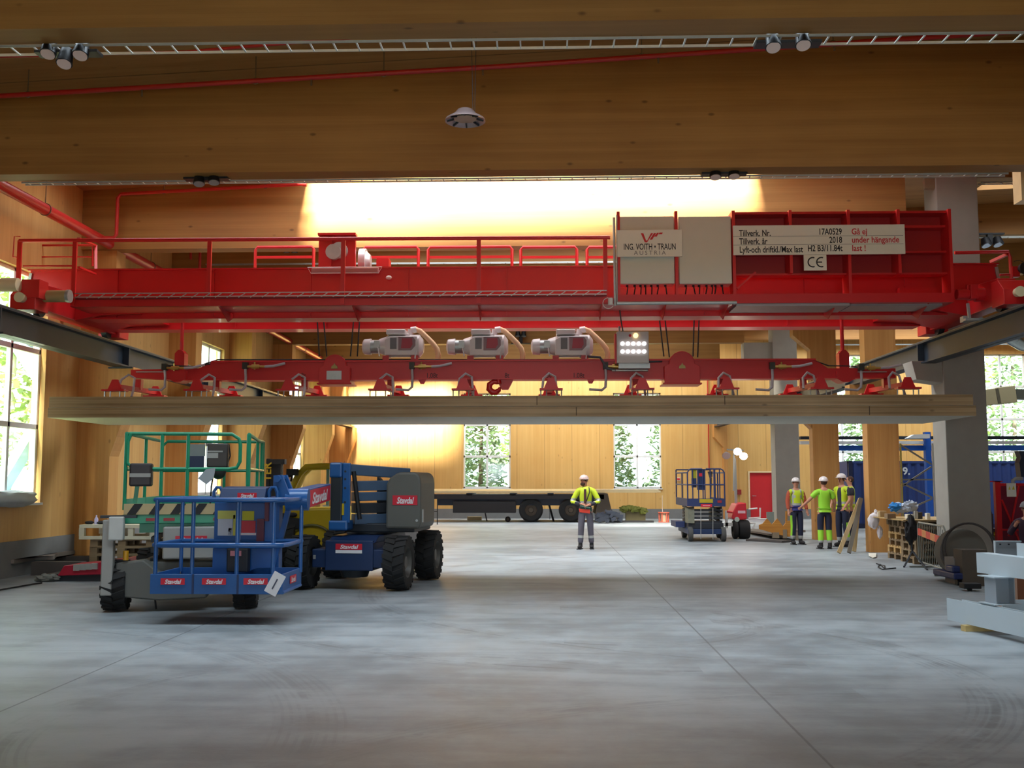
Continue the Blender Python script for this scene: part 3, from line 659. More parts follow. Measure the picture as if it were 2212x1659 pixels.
for p0, p1 in ((300, 360), (1848, 1910)): MB(lb).box(ex(p0), ex(p1), ya-0.005, ya+0.02, W(p0, 806, YS).z, W(p0, 804, YS).z).build('guide_strip', GALV, lb)
# outer suspension rods
for px, top in ((391, 680), (1821, 672)):
    m_ = MB(lb); p = W(px, 800, YS)
    m_.cyl((p.x, YS, W(px, top, YS).z), (p.x, YS, W(px, 765, YS).z), 0.03, 0.035, n=10); m_.prism([(p.x-0.09, W(px, 800, YS).z), (p.x-0.09, W(px, 765, YS).z), (p.x-0.03, W(px, 757, YS).z), (p.x+0.03, W(px, 757, YS).z), (p.x+0.09, W(px, 765, YS).z), (p.x+0.09, W(px, 800, YS).z)], 'Y', YS-0.1, YS+0.1)
    m_.prism([(p.x-0.16, W(px, 803, YS).z), (p.x+0.16, W(px, 803, YS).z), (p.x+0.16, W(px, 820, YS).z), (p.x+0.06, W(px, 827, YS).z), (p.x-0.06, W(px, 827, YS).z), (p.x-0.16, W(px, 820, YS).z)], 'Y', ya-0.05, yb+0.05)
    m_.build('suspension_rod', RED, lb)
# sheave housings
for px0, px1, yt, ybm in ((689, 757, 766, 829), (1435, 1512, 759, 829)):
    a, b = W(px0, ybm, YS-0.2), W(px1, ybm, YS-0.2); cx = (a.x+b.x)/2; r = (b.x-a.x)/2; z0 = a.z; zt_ = W(px0, yt, YS-0.2).z
    P = [(a.x, z0), (a.x, zt_-r*0.85)]+[(cx-r*0.72*math.cos(math.pi*k/10)-0.0, zt_-r*0.72+r*0.72*math.sin(math.pi*k/10)) for k in range(11)]+[(b.x, zt_-r*0.85), (b.x, z0)]
    m_ = MB(lb).prism(P, 'Y', YS-0.24, YS+0.24); m_.box(a.x-0.03, b.x+0.03, YS-0.26, YS+0.26, z0-0.015, z0+0.015); h = m_.build('sheave_housing', RED, lb, 0.008)
    t = MB(lb).prism([(cx-0.06, z0+0.27), (cx+0.06, z0+0.27), (cx+0.05, z0+0.32), (cx+0.02, z0+0.33), (cx, z0+0.37), (cx-0.02, z0+0.33), (cx-0.05, z0+0.32)], 'Y', YS-0.256, YS-0.24); t.build('maker_badge', mat('brass_badge', (150, 130, 80), 0.4, 0.6), lb)
    if px0 < 800: MB(lb).box(cx-0.14, cx+0.13, YS-0.25, YS-0.24, z0+0.07, z0+0.23).build('type_plate', GALV, lb)
    MB(lb).cyl((cx, YS-0.05, zt_-r*0.7), (cx, YS+0.05, zt_-r*0.7), r*0.68, n=24).build('sheave', DST, lb)
# vacuum pumps
PW = mat('pump_white_enamel', (226, 218, 216), 0.3, var=0.03, coat=0.2); PG = mat('pump_grey_grille', (120, 116, 118), 0.5); PR = mat('pump_red_sight_panel', (176, 58, 72), 0.45)
HOSE = mat('cream_hose', (236, 196, 150), 0.4, var=0.06); HG = mat('grey_hose', (176, 168, 172), 0.4); BRASS = mat('brass_fitting', (190, 160, 90), 0.35, 0.7)
for px in (866, 1048, 1231):
    o = W(px, 748, YS); s_ = YS/2200
    def q_(dx, dy, y=0.0): return Vector((o.x+dx*s_, YS+y, o.z-dy*s_))
    b_ = MB(lb); b_.cyl(q_(-30, 0), q_(20, 0), 0.2, n=26); b_.cyl(q_(20, 0), q_(42, 0), 0.21, n=26); b_.cyl(q_(42, 0), q_(50, 0), 0.21, 0.12, n=26)
    b_.prism([(o.x-32*s_, o.z-22*s_), (o.x+38*s_, o.z-22*s_), (o.x+38*s_, o.z+19*s_), (o.x-20*s_, o.z+19*s_), (o.x-32*s_, o.z+12*s_)], 'Y', YS-0.2, YS+0.2)
    b_.cyl(q_(-48, 0), q_(-30, 0), 0.13, 0.18, n=22)
    pump = b_.build('vacuum_pump', PW, lb, 0.012)
    MB(lb).cyl(q_(-66, 1), q_(-46, 1), 0.125, n=22).cbox(q_(-50, -2, -0.13), (0.1, 0.08, 0.13)).build('motor_fins', GALV, pump)
    MB(lb).cyl(q_(-79, 1), q_(-65, 1), 0.14, 0.15, n=22).ell(q_(-79, 1), (0.05, 0.14, 0.14)).build('fan_cowl', PW, pump)
    MB(lb).box(q_(-30, 0).x, q_(12, 0).x, YS-0.16, YS+0.12, q_(0, -24).z, q_(0, -35).z).cyl(q_(16, -22), q_(16, -28), 0.06).build('filter_box', PW, pump, 0.015)
    MB(lb).box(q_(-20, 0).x, q_(-6, 0).x, YS-0.215, YS-0.2, q_(0, 9).z, q_(0, -15).z).build('grille', PG, pump)
    MB(lb).prism([(q_(-2, 0).x, q_(0, 12).z), (q_(26, 0).x, q_(0, 12).z), (q_(35, 0).x, q_(0, 2).z), (q_(35, 0).x, q_(0, -10).z), (q_(30, 0).x, q_(0, -17).z), (q_(-2, 0).x, q_(0, -17).z)], 'Y', YS-0.222, YS-0.2).build('cover_plate', mat('pump_plate_grey', (150, 120, 124), 0.5), pump)
    MB(lb).prism([(q_(4, 0).x, q_(0, 8).z), (q_(24, 0).x, q_(0, 8).z), (q_(29, 0).x, q_(0, 0).z), (q_(28, 0).x, q_(0, -14).z), (q_(6, 0).x, q_(0, -14).z)], 'Y', YS-0.228, YS-0.222).build('sight_panel', PR, pump)
    MB(lb).tube([q_(22, -26), q_(24, -34), q_(32, -37), q_(42, -33), q_(58, -18), q_(70, -6), q_(79, 6), q_(82, 18), q_(81, 30)], 0.05, 10).build('exhaust_hose', HOSE, pump)
    MB(lb).cyl(q_(20, -24), q_(22, -36), 0.06).cyl(q_(22, -35), q_(34, -37), 0.06).build('hose_elbow', PW, pump)
    MB(lb).box(q_(-38, 0).x, q_(-24, 0).x, YS-0.12, YS+0.12, zc1+0.01, q_(0, 22).z).box(q_(24, 0).x, q_(40, 0).x, YS-0.12, YS+0.12, zc1+0.01, q_(0, 22).z).build('pump_foot', RED, pump)
    MB(lb).tube([q_(-54, -6, -0.14), q_(-48, 4, -0.16), q_(-44, 24, -0.16)], 0.012, 6).tube([q_(36, 14, -0.2), q_(34, 30, -0.2)], 0.014, 6).build('sling_chain', mat('zinc_chain', (222, 222, 226), 0.4, 0.4), pump)
# long thin pipe and lines on top of the beam
MB(lb).tube([W(430, 790, YS-0.1), W(470, 777, YS-0.1), W(800, 777, YS-0.1), W(1200, 777, YS-0.1), W(1750, 776, YS-0.1), W(1790, 790, YS-0.1), W(1850, 791, YS-0.1)], 0.012, 6).tube([W(360, 790, YS-0.1), W(420, 792, YS-0.1), W(455, 786, YS-0.1)], 0.018, 6).build('air_line', BLK, lb)
# valve groups
for px, hx in ((356, 330), (530, 545), (890, 860), (1308, 1290), (1668, 1640), (1860, 1880)):
    yy = 790 if 400 < px < 1800 else 793
    v = MB(lb); v.cbox(W(px, yy, ya-0.06), (0.09, 0.1, 0.12)); vo = v.build('valve_block', mat('valve_dark', (46, 44, 36), 0.5, 0.3), lb)
    v = MB(lb); v.cyl(W(px, yy+2, ya-0.08), W(px+42, yy+2, ya-0.08), 0.022, n=10); v.cyl(W(px+14, yy+2, ya-0.08), W(px+30, yy+2, ya-0.08), 0.04, n=10); v.cyl(W(px+20, yy-8, ya-0.08), W(px+20, yy+8, ya-0.08), 0.015, n=8); v.build('valve_body', BRASS, vo)
    MB(lb).tube([W(px+42, yy+2, ya-0.08), W(px+60, yy+1, ya-0.08), W(px+86, yy-5, ya-0.05)], 0.024, 8).tube([W(px, yy+6, ya-0.06), W(px+1, 815, ya-0.06), W(px, 836, ya-0.1), W(px-8, 843, ya-0.15), W(px-35, 841, ya-0.2)], 0.024, 8).build('vacuum_hose', HG, vo)
# load marks on the beam
t = MB(lb)
for px, tx in ((920, '1,08t'), (1090, '8t'), (1237, '1,08t'), (650, '2t'), (1180, '3t')): t.text(tx, W(px, 816, ya-0.0), 0.13, bold=0.01, sx=0.8)
for v_ in t.v: v_.y = (ya+0.015)-YS
t.build('load_marking', mat('faded_black_paint', (70, 14, 18), 0.6), lb)
for px in (914, 1275): MB(lb).prism([(ex(px)-0.09, zc0+0.02), (ex(px)+0.09, zc0+0.02), (ex(px)+0.03, zc0-0.09), (ex(px)-0.03, zc0-0.09)], 'Y', ya, ya+0.03).build('lifting_eye', RED2, lb)
# hook
hk = MB(lb); c = W(1068, 834, YS-0.1)
hk.tube([W(1076, 820, YS-0.1), W(1078, 828, YS-0.1)]+[c+Vector((0.10*math.cos(math.radians(t_)), 0, 0.10*math.sin(math.radians(t_))-0.02)) for t_ in (60, 100, 150, 200, 250, 290, 330, 0)], [0.05, 0.045, 0.04, 0.045, 0.055, 0.06, 0.062, 0.055, 0.04, 0.02], 10)
hk.prism([(ex(1072), zc0), (ex(1072)+0.32, zc0), (ex(1072)+0.22, zc0-0.19), (ex(1072)+0.1, zc0-0.19)], 'Y', YS-0.05, YS+0.02)
hk.build('crane_hook', RED, lb)
# lamp box
a, b = W(1332, 716, YS-0.35), W(1402, 784, YS-0.35); cbx = MB(lb).box(a.x, b.x, YS-0.35, YS-0.05, b.z, a.z).build('signal_box', mat('light_grey_box', (188, 184, 178), 0.45, var=0.03), lb, 0.008)
MB(lb).box(a.x-0.03, a.x, YS-0.3, YS-0.05, b.z, a.z-0.03).build('box_back', RED, cbx)
LW_ = mat('white_signal_lamp', (255, 250, 255), 0.3, emit=1.5, var=0); LO = mat('orange_signal_lamp', (255, 205, 130), 0.3, emit=2.5, var=0)
for r_ in range(2):
    for k in range(5): c = W(1344.5+11.7*k, 742.5+17*r_, YS-0.35); MB(lb).cyl((c.x, YS-0.385, c.z), (c.x, YS-0.35, c.z), 0.037, n=18).build('signal_lamp', LW_, cbx)
c = W(1373, 725, YS-0.35); MB(lb).cyl((c.x, YS-0.385, c.z), (c.x, YS-0.35, c.z), 0.043, n=18).build('orange_lamp', LO, cbx)
c = W(1361, 725, YS-0.35); MB(lb).cyl((c.x, YS-0.37, c.z), (c.x, YS-0.35, c.z), 0.025, n=14).build('red_button', SRED, cbx)
c = W(1338, 712, YS-0.3); MB(lb).cyl((c.x, YS-0.3, a.z), (c.x, YS-0.3, a.z+0.1), 0.018, n=8).build('antenna', GALV, cbx)
MB(lb).box(W(1335, 790, ya).x, W(1402, 790, ya).x, ya-0.16, ya+0.0, W(1335, 798, ya).z, W(1335, 787, ya).z).cyl(W(1322, 800, ya-0.1), W(1400, 800, ya-0.1), 0.02).build('wiring_duct', GALV, lb)
MB(lb).tube([W(1270, 770, ya-0.05), W(1296, 772, ya-0.1), W(1304, 784, ya-0.1), W(1312, 796, ya-0.1), W(1330, 800, ya-0.1)], 0.022, 8).tube([W(1402, 780, ya), W(1430, 779, ya)], 0.03, 8).build('thick_cable', mat('dark_grey_cable', (70, 70, 78), 0.5), lb)
# suction heads, ten of them: a red bridge with cups and guide pins, angled arms across the load
zp = W(1000, 855, 17.2).z
heads = [(301, -1, 2.1, 0.44), (470, -1, 2.0, 0.42), (660, -1, 1.2, 0.3), (845, -0.6, 0.9, 0.24), (1012, -0.25, 0.6, 0.22), (1188, 0.12, 0.3, 0.2), (1372, 0.45, 0.8, 0.25), (1556, -0.2, 0.7, 0.3), (1733, 1, 1.8, 0.34), (1913, 1, 2.0, 0.4)]
for px, lean, _, hw in heads:
    x0 = ex(px); root = MB(lb); L = 0.55 if abs(lean) > 0.9 else 0.4
    for y in (YS-0.75, YS+0.55):
        xo = x0+(0.12*lean if y < YS else -0.10*lean)
        root.prism([(xo-0.13, zp+0.15), (xo+0.13, zp+0.15), (xo+0.05, zp+0.34), (xo-0.05, zp+0.34)], 'Y', y-0.02, y+0.02)
        root.box(xo-0.2, xo+0.2, y-0.1, y+0.1, zp+0.13, zp+0.16)
    root.bar((x0+0.12*lean, YS-0.75, zp+0.22), (x0-0.1*lean, YS+0.55, zp+0.22), 0.1, 0.08)
    root.box(x0-0.06, x0+0.06, YS-0.06, YS+0.06, zp+0.22, zc0+0.02)
    h = root.build('suction_head', RED, lb)
    pn = MB(lb)
    for y in (YS-0.75, YS+0.55):
        xo = x0+(0.12*lean if y < YS else -0.10*lean)
        for dx in (-0.18, -0.08, 0.09, 0.18): pn.cyl((xo+dx, y, zp+0.02), (xo+dx, y, zp+0.17), 0.011, n=8)
    pn.build('guide_pins', GALV, h)
    cu = MB(lb)
    for y in (YS-0.75, YS+0.55): cu.lathe([(0.0, 0.03), (0.11, 0.03), (0.13, 0.0)], (x0+0.05*lean, y, zp+0.0), n=16)
    cu.build('suction_cup', BLK, h)
    hz = zc0-0.02; MB(lb).tube([(x0-0.14, YS-0.6, zp+0.16), (x0-0.12, YS-0.5, zp+0.36), (x0-0.02, YS-0.42, zp+0.46), (x0+0.09, YS-0.42, zp+0.4), (x0+0.11, YS-0.5, zp+0.2), (x0+0.12, YS-0.6, zp+0.05)], 0.022, 8).build('loop_hose', HG, h)
for px in (645, ): MB(lb).cyl(W(px-4, 836, 17.8), W(px-4, 853, 17.8), 0.03).cyl(W(px-17, 836, 17.8), W(px-17, 853, 17.8), 0.02).build('lamp_tube', mat('lit_white_tube', (240, 244, 255), 0.3, emit=1.5, var=0), lb)
# ---- two cross-laminated panels
def edge_mat():
    return wood('clt_edge', (176, 146, 108), (112, 84, 50), 'X', 'Z', 0.033, 0.5)
zA, zB = 2.75, W(1000, 855, 17.2).z; zm = zA+(zB-zA)*0.5
x0, x1 = W(103, 890, 17.2).x, W(2102, 865, 17.2).x; x1b = W(2109, 890, 17.2).x
UND = mat('clt_pale_face', (200, 190, 172), 0.7, var=0.05)
for a, b, c, d, lab in ((x0, x1b, zA, zm-0.004, 'lower of the two long timber panels hanging from the suction heads'), (x0+0.02, x1, zm, zB, 'upper of the two long timber panels, with the suction heads on it')):
    r = thing('timber_slab', lab, 'timber panel', ((a+b)/2, 18.4, c), 'lifted timber panels')
    MB(r).box(a, b, 17.2, 19.62, c+0.004, d).build('panel_core', edge_mat(), r)
    MB(r).box(a+0.004, b-0.004, 17.206, 19.615, c, c+0.004).build('panel_face', UND, r)
    for px in ((1245, 1878) if c < zm-0.1 else (1566, 1160)): x = W(px, 880, 17.2).x; j = MB(r).box(x-0.006, x+0.006, 17.196, 17.2, c+0.02, d-0.01); j.build('joint_line', mat('joint_dark', (70, 52, 34), 0.8), r)
# ================================================================ PIPES, TRAYS, LAMPS UP HIGH
PIPE = mat('sprinkler_red_paint', (176, 34, 30), 0.4, var=0.05); ROD = mat('thin_zinc_rod', (120, 104, 84), 0.5, 0.4)
def pipe(name, pts, r, lab, hang=(), group='red sprinkler pipes'):
    o = thing(name, lab, 'pipe', pts[0], group); MB(o).tube(pts, r, 12).build('pipe_run', PIPE, o)
    for h in hang:
        h = Vector(h); m_ = MB(o); m_.cyl(h, (h.x, h.y, ceil_z(h.x)), 0.008, n=6); m_.torus(h, r+0.008, 0.008, 'Y', 16, 6); m_.build('pipe_hanger', ROD, o)
    return o
# pipe in front of the second beam, rising with the roof
def onp(px, py, Y): return W(px, py, Y)
A0, A1 = W(-60, 211, 14.0), W(2300, 61, 14.0)
p = pipe('sprinkler_pipe', [A0, W(1106, 142, 14.0), A1], 0.036, 'long red sprinkler pipe running in front of the second roof beam', [W(552, 175, 14.0), W(829, 159, 14.0), W(1386, 122, 14.0), W(60, 204, 14.0), W(1800, 94, 14.0)])
for px, py in ((307, 192), (673, 168), (1043, 146), (1422, 120), (1802, 93)):
    q_ = W(px, py, 14.0); MB(p).cyl(q_, (q_.x, q_.y, q_.z-0.11), 0.014, n=8).build('sprinkler_head', ROD, p)
pipe('sprinkler_pipe', [W(-60, 124, 12.6), W(400, 112, 12.6), W(760, 82, 12.6), W(1100, 60, 12.6)], 0.02, 'thin red sprinkler pipe at upper left, just behind the nearest beam')
# main along the left wall
zm_ = 6.4; xm = -8.72
pipe('sprinkler_pipe', [(xm, 8, zm_), (xm, 20, zm_), (xm, 43.8, zm_)], 0.10, 'thick red sprinkler main running along the left wall to the far end', [(xm, y, zm_) for y in (12.5, 17.2, 22.0, 26.8, 31.6, 36.4)])
def branch(Y, lab, x1):
    a = W(218, 430, Y) if Y < 21 else None
    x0 = -8.35
    z0 = ceil_z(x0)-0.28; z1 = ceil_z(x1)-0.28
    p = pipe('sprinkler_pipe', [(xm+0.1, Y, zm_), (x0-0.05, Y, zm_), (x0, Y, zm_+0.06), (x0, Y, z0-0.08), (x0+0.06, Y, z0), ((x0+x1)/2, Y, (z0+z1)/2), (x1, Y, z1)], 0.035, lab, [((x0*0.75+x1*0.25), Y, (z0*0.75+z1*0.25)), ((x0*0.2+x1*0.8), Y, (z0*0.2+z1*0.8))])
    MB(p).cyl((x1, Y, z1), (x1+0.08, Y, z1), 0.05, n=12).build('pipe_cap', PIPE, p)
branch(19.3, 'red sprinkler branch turning up and across in front of the third beam', -4.7)
branch(24.1, 'red sprinkler branch behind the crane handrail, in front of the fourth beam', -5.2)
pipe('sprinkler_pipe', [W(412, 560, 23.4), W(412, 545, 23.4), W(418, 541, 23.4), W(560, 533, 23.4)], 0.03, 'short red pipe end seen through the crane handrail', [W(450, 539, 23.4), W(540, 534, 23.4)])
d0 = W(1532, 918, 44.2); pipe('sprinkler_pipe', [(d0.x, 44.42, ceil_z(d0.x)+0.02), (d0.x, 44.42, 2.1)], 0.025, 'vertical red pipe on the far wall left of the corner column')
p0 = W(615, 770, 36.0)
# cable trays: side rails and rungs
def tray(x0, x1, y, z, lab, n, w_=0.22, tilt=0.0, m_=GALV):
    t = thing('cable_tray', lab, 'cable tray', ((x0+x1)/2, y, z), 'wire cable trays under the beams')
    MB(t).box(x0, x1, y, y+0.01, z, z+0.028).box(x0, x1, y+w_, y+w_+0.01, z, z+0.028).build('tray_rail', m_, t)
    r = MB(t)
    for k in range(n):
        x = x0+(x1-x0)*(k+0.5)/n; r.box(x-0.008, x+0.008, y+0.01, y+w_, z+0.005, z+0.017)
    r.build('tray_rung', mat('pale_zinc', (214, 214, 206), 0.5, 0.2), t); r_ = t.children[-1]; r_['kind'] = 'stuff'
    return t
tray(XL+0.3, 6.3, 10.27, 6.27, 'wire cable tray under the nearest roof beam', 62)
tray(XL+1.2, 7.0, 15.2, 6.27, 'wire cable tray under the second roof beam', 84, 0.12)
tray(8.6, 20, 19.86, 7.5, 'grey cable tray on the aisle beam right of the concrete column', 40, 0.12)
tray(8.6, 20, 24.66, 7.55, 'grey cable tray above the aisle floodlight', 40, 0.1)
tray(8.6, 20, 34.0, 6.15, 'grey cable tray across the side aisle, above the windows', 40, 0.1)
tray(XL+0.9, 6.9, 24.66, 7.0, 'thin cable tray on the fourth beam, seen through the crane handrail', 40, 0.08)
MB_ = None
# lamp clusters
LB = mat('lamp_black_housing', (20, 20, 24), 0.45); LENS = mat('lamp_lens', (226, 196, 186), 0.15, var=0.02); MIR = mat('lamp_reflector', (200, 210, 222), 0.15, 0.7)
def cluster(c, heads_, lab, r=0.10, dirn=(0, -0.5, -1), ztop=None, lens=LENS):
    t = thing('floodlight', lab, 'lamp', c, 'black floodlight clusters under the beams'); zt_ = ztop or c[2]+0.14
    MB(t).box(c[0]-0.34, c[0]+0.34, c[1]-0.06, c[1]+0.1, zt_-0.03, zt_).box(c[0]-0.06, c[0]+0.06, c[1]-0.05, c[1]+0.05, c[2]-0.02, zt_).build('mounting_bar', LB, t)
    d = Vector(dirn).normalized()
    for dx, dz in heads_:
        p = Vector((c[0]+dx, c[1]-0.04, c[2]+dz)); h = MB(t).cyl(p+Vector((0, 0.02, 0.1)), p+d*0.08, r*0.75, r, n=20).build('lamp_head', LB, t)
        MB(t).cyl(p+d*0.081, p+d*0.09, r*0.86, n=20).build('lamp_lens', lens, h)
cluster(tuple(W(147, 112, 10.38)), [(-0.18, 0.02), (0.0, -0.09), (0.17, 0.0)], 'black three-headed floodlight cluster at upper left under the nearest beam', 0.085, (0, -0.5, -1), 6.262)
cluster(tuple(W(1702, 90, 10.38)), [(-0.17, -0.02), (0.14, 0.0)], 'black two-headed floodlight cluster at upper right under the nearest beam', 0.085, (0, -0.5, -1), 6.262)
cluster(tuple(W(446, 389, 15.1)), [(-0.1, 0.0), (0.13, 0.02)], 'small floodlight cluster under the second beam on the left', 0.09, (0.1, -0.3, -1), 6.3, MIR)
cluster(tuple(W(1564, 373, 15.1)), [(-0.14, -0.01), (0.14, 0.0)], 'small floodlight cluster under the second beam above the crane cabinets', 0.09, (0, -0.3, -1), 6.3)
cluster(tuple(W(2138, 525, 24.55)), [(-0.12, 0.0), (0.16, 0.02)], 'black floodlight under the aisle beam at the right edge', 0.13, (0.2, -0.4, -1), 7.62, MIR)
cluster(tuple(W(630, 542, 24.9)), [(-0.1, 0.0), (0.1, 0.0)], 'small floodlight under the fourth beam behind the crane', 0.09, (0, -0.3, -1), 6.95, MIR)
cluster(tuple(W(1125, 722, 34.3)), [(-0.1, 0.0), (0.1, 0.0)], 'small floodlight on the beam above the middle pump', 0.09, (0, -0.3, -1), 6.3, MIR)
# round hanging lamp
c = W(1005, 252, 12.9); t = thing('round_pendant_lamp', 'round grey high-bay lamp hanging on thin wires in front of the second beam', 'lamp', c)
LG = mat('lamp_aluminium', (168, 150, 152), 0.35, 0.5)
MB(t).lathe([(0.0, 0.09), (0.1, 0.09), (0.15, 0.03), (0.255, -0.035), (0.265, -0.06), (0.23, -0.05), (0.15, -0.02), (0.0, -0.02)], c, n=32).build('housing', LG, t)
MB(t).lathe([(0.0, -0.022), (0.145, -0.022), (0.15, -0.035), (0.0, -0.035)], c, n=32).build('diffuser', mat('lamp_dull_glass', (150, 146, 130), 0.25), t)
for k in range(8):
    a = 2*math.pi*k/8; MB(t).bar(c+Vector((0.15*math.cos(a), 0.15*math.sin(a), -0.03)), c+Vector((0.24*math.cos(a), 0.24*math.sin(a), -0.055)), 0.02, 0.03).build('cooling_fin', DST, t)
MB(t).cyl(c+Vector((0.1, 0, 0.05)), (c.x+0.07, c.y, ceil_z(c.x)), 0.004, n=5).cyl(c+Vector((0.12, 0.05, 0.05)), (c.x+0.14, c.y+0.05, ceil_z(c.x)), 0.004, n=5).build('suspension_wire', DST, t)
# junction box by the concrete column, ducts in the aisle
o = MB((7.6, 19.9, 7.0)).cbox((7.6, 19.9, W(2004, 398, 19.9).z), (0.2, 0.12, 0.2)).build('junction_box', mat('box_beige', (150, 130, 104), 0.5)); tag(o, 'small beige junction box at the top of the big concrete column', 'junction box')
o = MB(W(2210, 395, 17.0)).box(W(2206, 400, 17).x, W(2240, 400, 17).x, 17.0, 17.3, W(2206, 432, 17).z, W(2206, 357, 17).z).build('wall_heater', mat('heater_cream', (226, 206, 160), 0.4)); tag(o, 'cream box at the right edge of the view, high up', 'heater')
SIL = mat('silver_duct', (190, 196, 190), 0.22, 0.9)
t = thing('round_duct', 'shiny silver round ventilation duct in the side aisle at the right edge', 'duct', W(2200, 740, 30)); 
pts = [W(x, y, 30) for x, y in ((2178, 716), (2190, 728), (2208, 738), (2235, 744), (2300, 746), (2600, 746))]
MB(t).tube([pts[0]+Vector((-0.12, 0, 0.25))]+pts, 0.27, 16).build('duct_run', SIL, t)
for i in (1, 2, 3): MB(t).torus(pts[i], 0.275, 0.012, 'X', 20, 6).build('duct_seam', SIL, t)
TAN = mat('tan_duct_wrap', (176, 166, 130), 0.6, var=0.05)
t = thing('square_duct', 'tan box duct with a dark joint hanging in front of the aisle window', 'duct', W(2150, 855, 33))
a, b, c_, d_ = W(2110, 862, 33), W(2146, 857, 33), W(2152, 856, 33), W(2188, 852, 33)
def dseg(p, q, hh=0.26): return MB(t).bar(p, q, 0.5, hh*2)
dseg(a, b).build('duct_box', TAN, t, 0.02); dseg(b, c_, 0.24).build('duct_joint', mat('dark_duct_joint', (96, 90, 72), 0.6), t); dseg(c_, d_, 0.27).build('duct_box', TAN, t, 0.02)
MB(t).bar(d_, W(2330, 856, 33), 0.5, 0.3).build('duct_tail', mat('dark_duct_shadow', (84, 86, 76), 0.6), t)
# blue aisle crane beam with a white rail and blue portal post
BLU = mat('gantry_blue', (28, 92, 190), 0.45); WHR = mat('white_rail', (226, 230, 232), 0.5)
t = thing('aisle_gantry_rail', 'horizontal blue and grey crane rail crossing the side aisle in front of the windows', 'crane rail', W(2000, 965, 33.4))
za, zb_, zc_ = W(2000, 973, 33.4).z, W(2000, 962, 33.4).z, W(2000, 941, 33.4).z
x0, x1 = W(1730, 965, 33.4).x, XE-0.1
MB(t).box(x0+0.8, x1, 33.4, 33.7, za, zb_).build('blue_beam', BLU, t)
MB(t).box(x0, x1, 33.35, 33.6, zb_+0.04, zb_+0.14).build('white_rail', WHR, t); MB(t).box(x0, x1, 33.35, 33.6, zb_+0.2, zc_-0.02).build('grey_rail', RAILM, t)
a = W(1999, 953, 33.2); MB(t).box(a.x, a.x+0.18, 33.2, 33.4, 0, W(2000, 933, 33.2).z).build('blue_post', BLU, t)
MB(t).prism([(W(1958, 947, 33).x, W(1958, 947, 33).z), (W(2006, 945, 33).x, W(2006, 947, 33).z), (W(2006, 938, 33).x, W(2006, 938, 33).z), (W(1972, 939, 33).x, W(1972, 939, 33).z)], 'Y', 32.9, 33.2).build('trolley_cover', WHR, t)
# exit of the small things on far wall
o = MB(W(1464, 1035, 44.4)).cbox(W(1466, 1035, 44.46), (0.12, 0.06, 0.13)).m(1).box(W(1463, 1035, 44.4).x, W(1469, 1035, 44.4).x, 44.42, 44.43, W(1466, 1037, 44.4).z, W(1466, 1033, 44.4).z).build('fire_sign', [WHITE_FR, SRED]); tag(o, 'small red and white fire sign on the far wall left of the blue lift', 'sign')
o = MB(W(1597, 1063, 44.4)).cbox(W(1597, 1063, 44.44), (0.16, 0.1, 0.22)).build('fire_hose_box', mat('box_dull_red', (150, 40, 36), 0.5)); tag(o, 'dull red box on the far wall between the lamp mast and the red door', 'box')
# ================================================================ MACHINES ON THE FLOOR
BLUE = mat('lift_blue_paint', (32, 86, 146), 0.35, var=0.08, coat=0.15); NAVY = mat('lift_navy_chassis', (22, 46, 86), 0.45, var=0.1); TYRE = mat('tyre_rubber', (34, 33, 33), 0.85, var=0.15, bump=0.2)
RIM = mat('rim_grey', (92, 90, 86), 0.5, 0.3); GRN = mat('lift_green_paint', (30, 138, 100), 0.4, var=0.08); COWL = mat('cowl_grey_plastic', (92, 92, 86), 0.55, var=0.05); CHAR = mat('charcoal_steel', (42, 46, 52), 0.5, 0.2, var=0.1)
DRED = mat('decal_red', (204, 30, 52), 0.45, var=0); DWH = mat('decal_white', (226, 224, 226), 0.45, var=0); YEL = mat('machine_yellow', (190, 160, 22), 0.4, var=0.06); STRIPE_Y = mat('stripe_pale_yellow', (184, 164, 120), 0.6)
LGREY = mat('machine_light_grey', (150, 148, 142), 0.5, var=0.06)
def wheel(par, c, r, w_, lugs=20, name='wheel', side=1, lug=0.028, tyre=TYRE, rim=RIM):
    "axis along local X; chunky chevron tread; a rim on each face"
    c = Vector(c); m_ = MB()
    k = r*0.55
    m_.lathe([(k, -w_*0.44), (r*0.80, -w_*0.5), (r*0.94, -w_*0.46), (r-lug, -w_*0.36), (r-lug, w_*0.36), (r*0.94, w_*0.46), (r*0.80, w_*0.5), (k, w_*0.44)], c, 'X', 32)
    for i in range(lugs):
        for s_ in (-1, 1):
            a = 2*math.pi*(i+(0.5 if s_ > 0 else 0))/lugs; R = RX(a) @ RZ(0.0)
            P = [(0.0, -0.5), (0.0, 0.5), (s_*w_*0.5, 0.5+1.0), (s_*w_*0.5, -0.5+1.0)]; t_ = 2*math.pi*r/lugs*0.42
            vs = []
            for h in (r-lug*1.1, r-0.002):
                for x, y in P: vs.append(R @ Vector((x, y*t_, h-(0.16*r*abs(x)/w_)**1.0*0.5))+c)
            m_._add(vs, [(0, 1, 2, 3), (4, 5, 6, 7), (0, 1, 5, 4), (1, 2, 6, 5), (2, 3, 7, 6), (3, 0, 4, 7)])
    o = m_.build(name, tyre, par)
    h = MB().lathe([(0.0, w_*0.30), (r*0.22, w_*0.34), (r*0.24, w_*0.22), (k*0.85, w_*0.2), (k, w_*0.44), (k*1.04, w_*0.42)], c, 'X', 24).lathe([(0.0, -w_*0.30), (r*0.22, -w_*0.34), (r*0.24, -w_*0.22), (k*0.85, -w_*0.2), (k, -w_*0.44), (k*1.04, -w_*0.42)], c, 'X', 24)
    h.build('rim', rim, o); return o
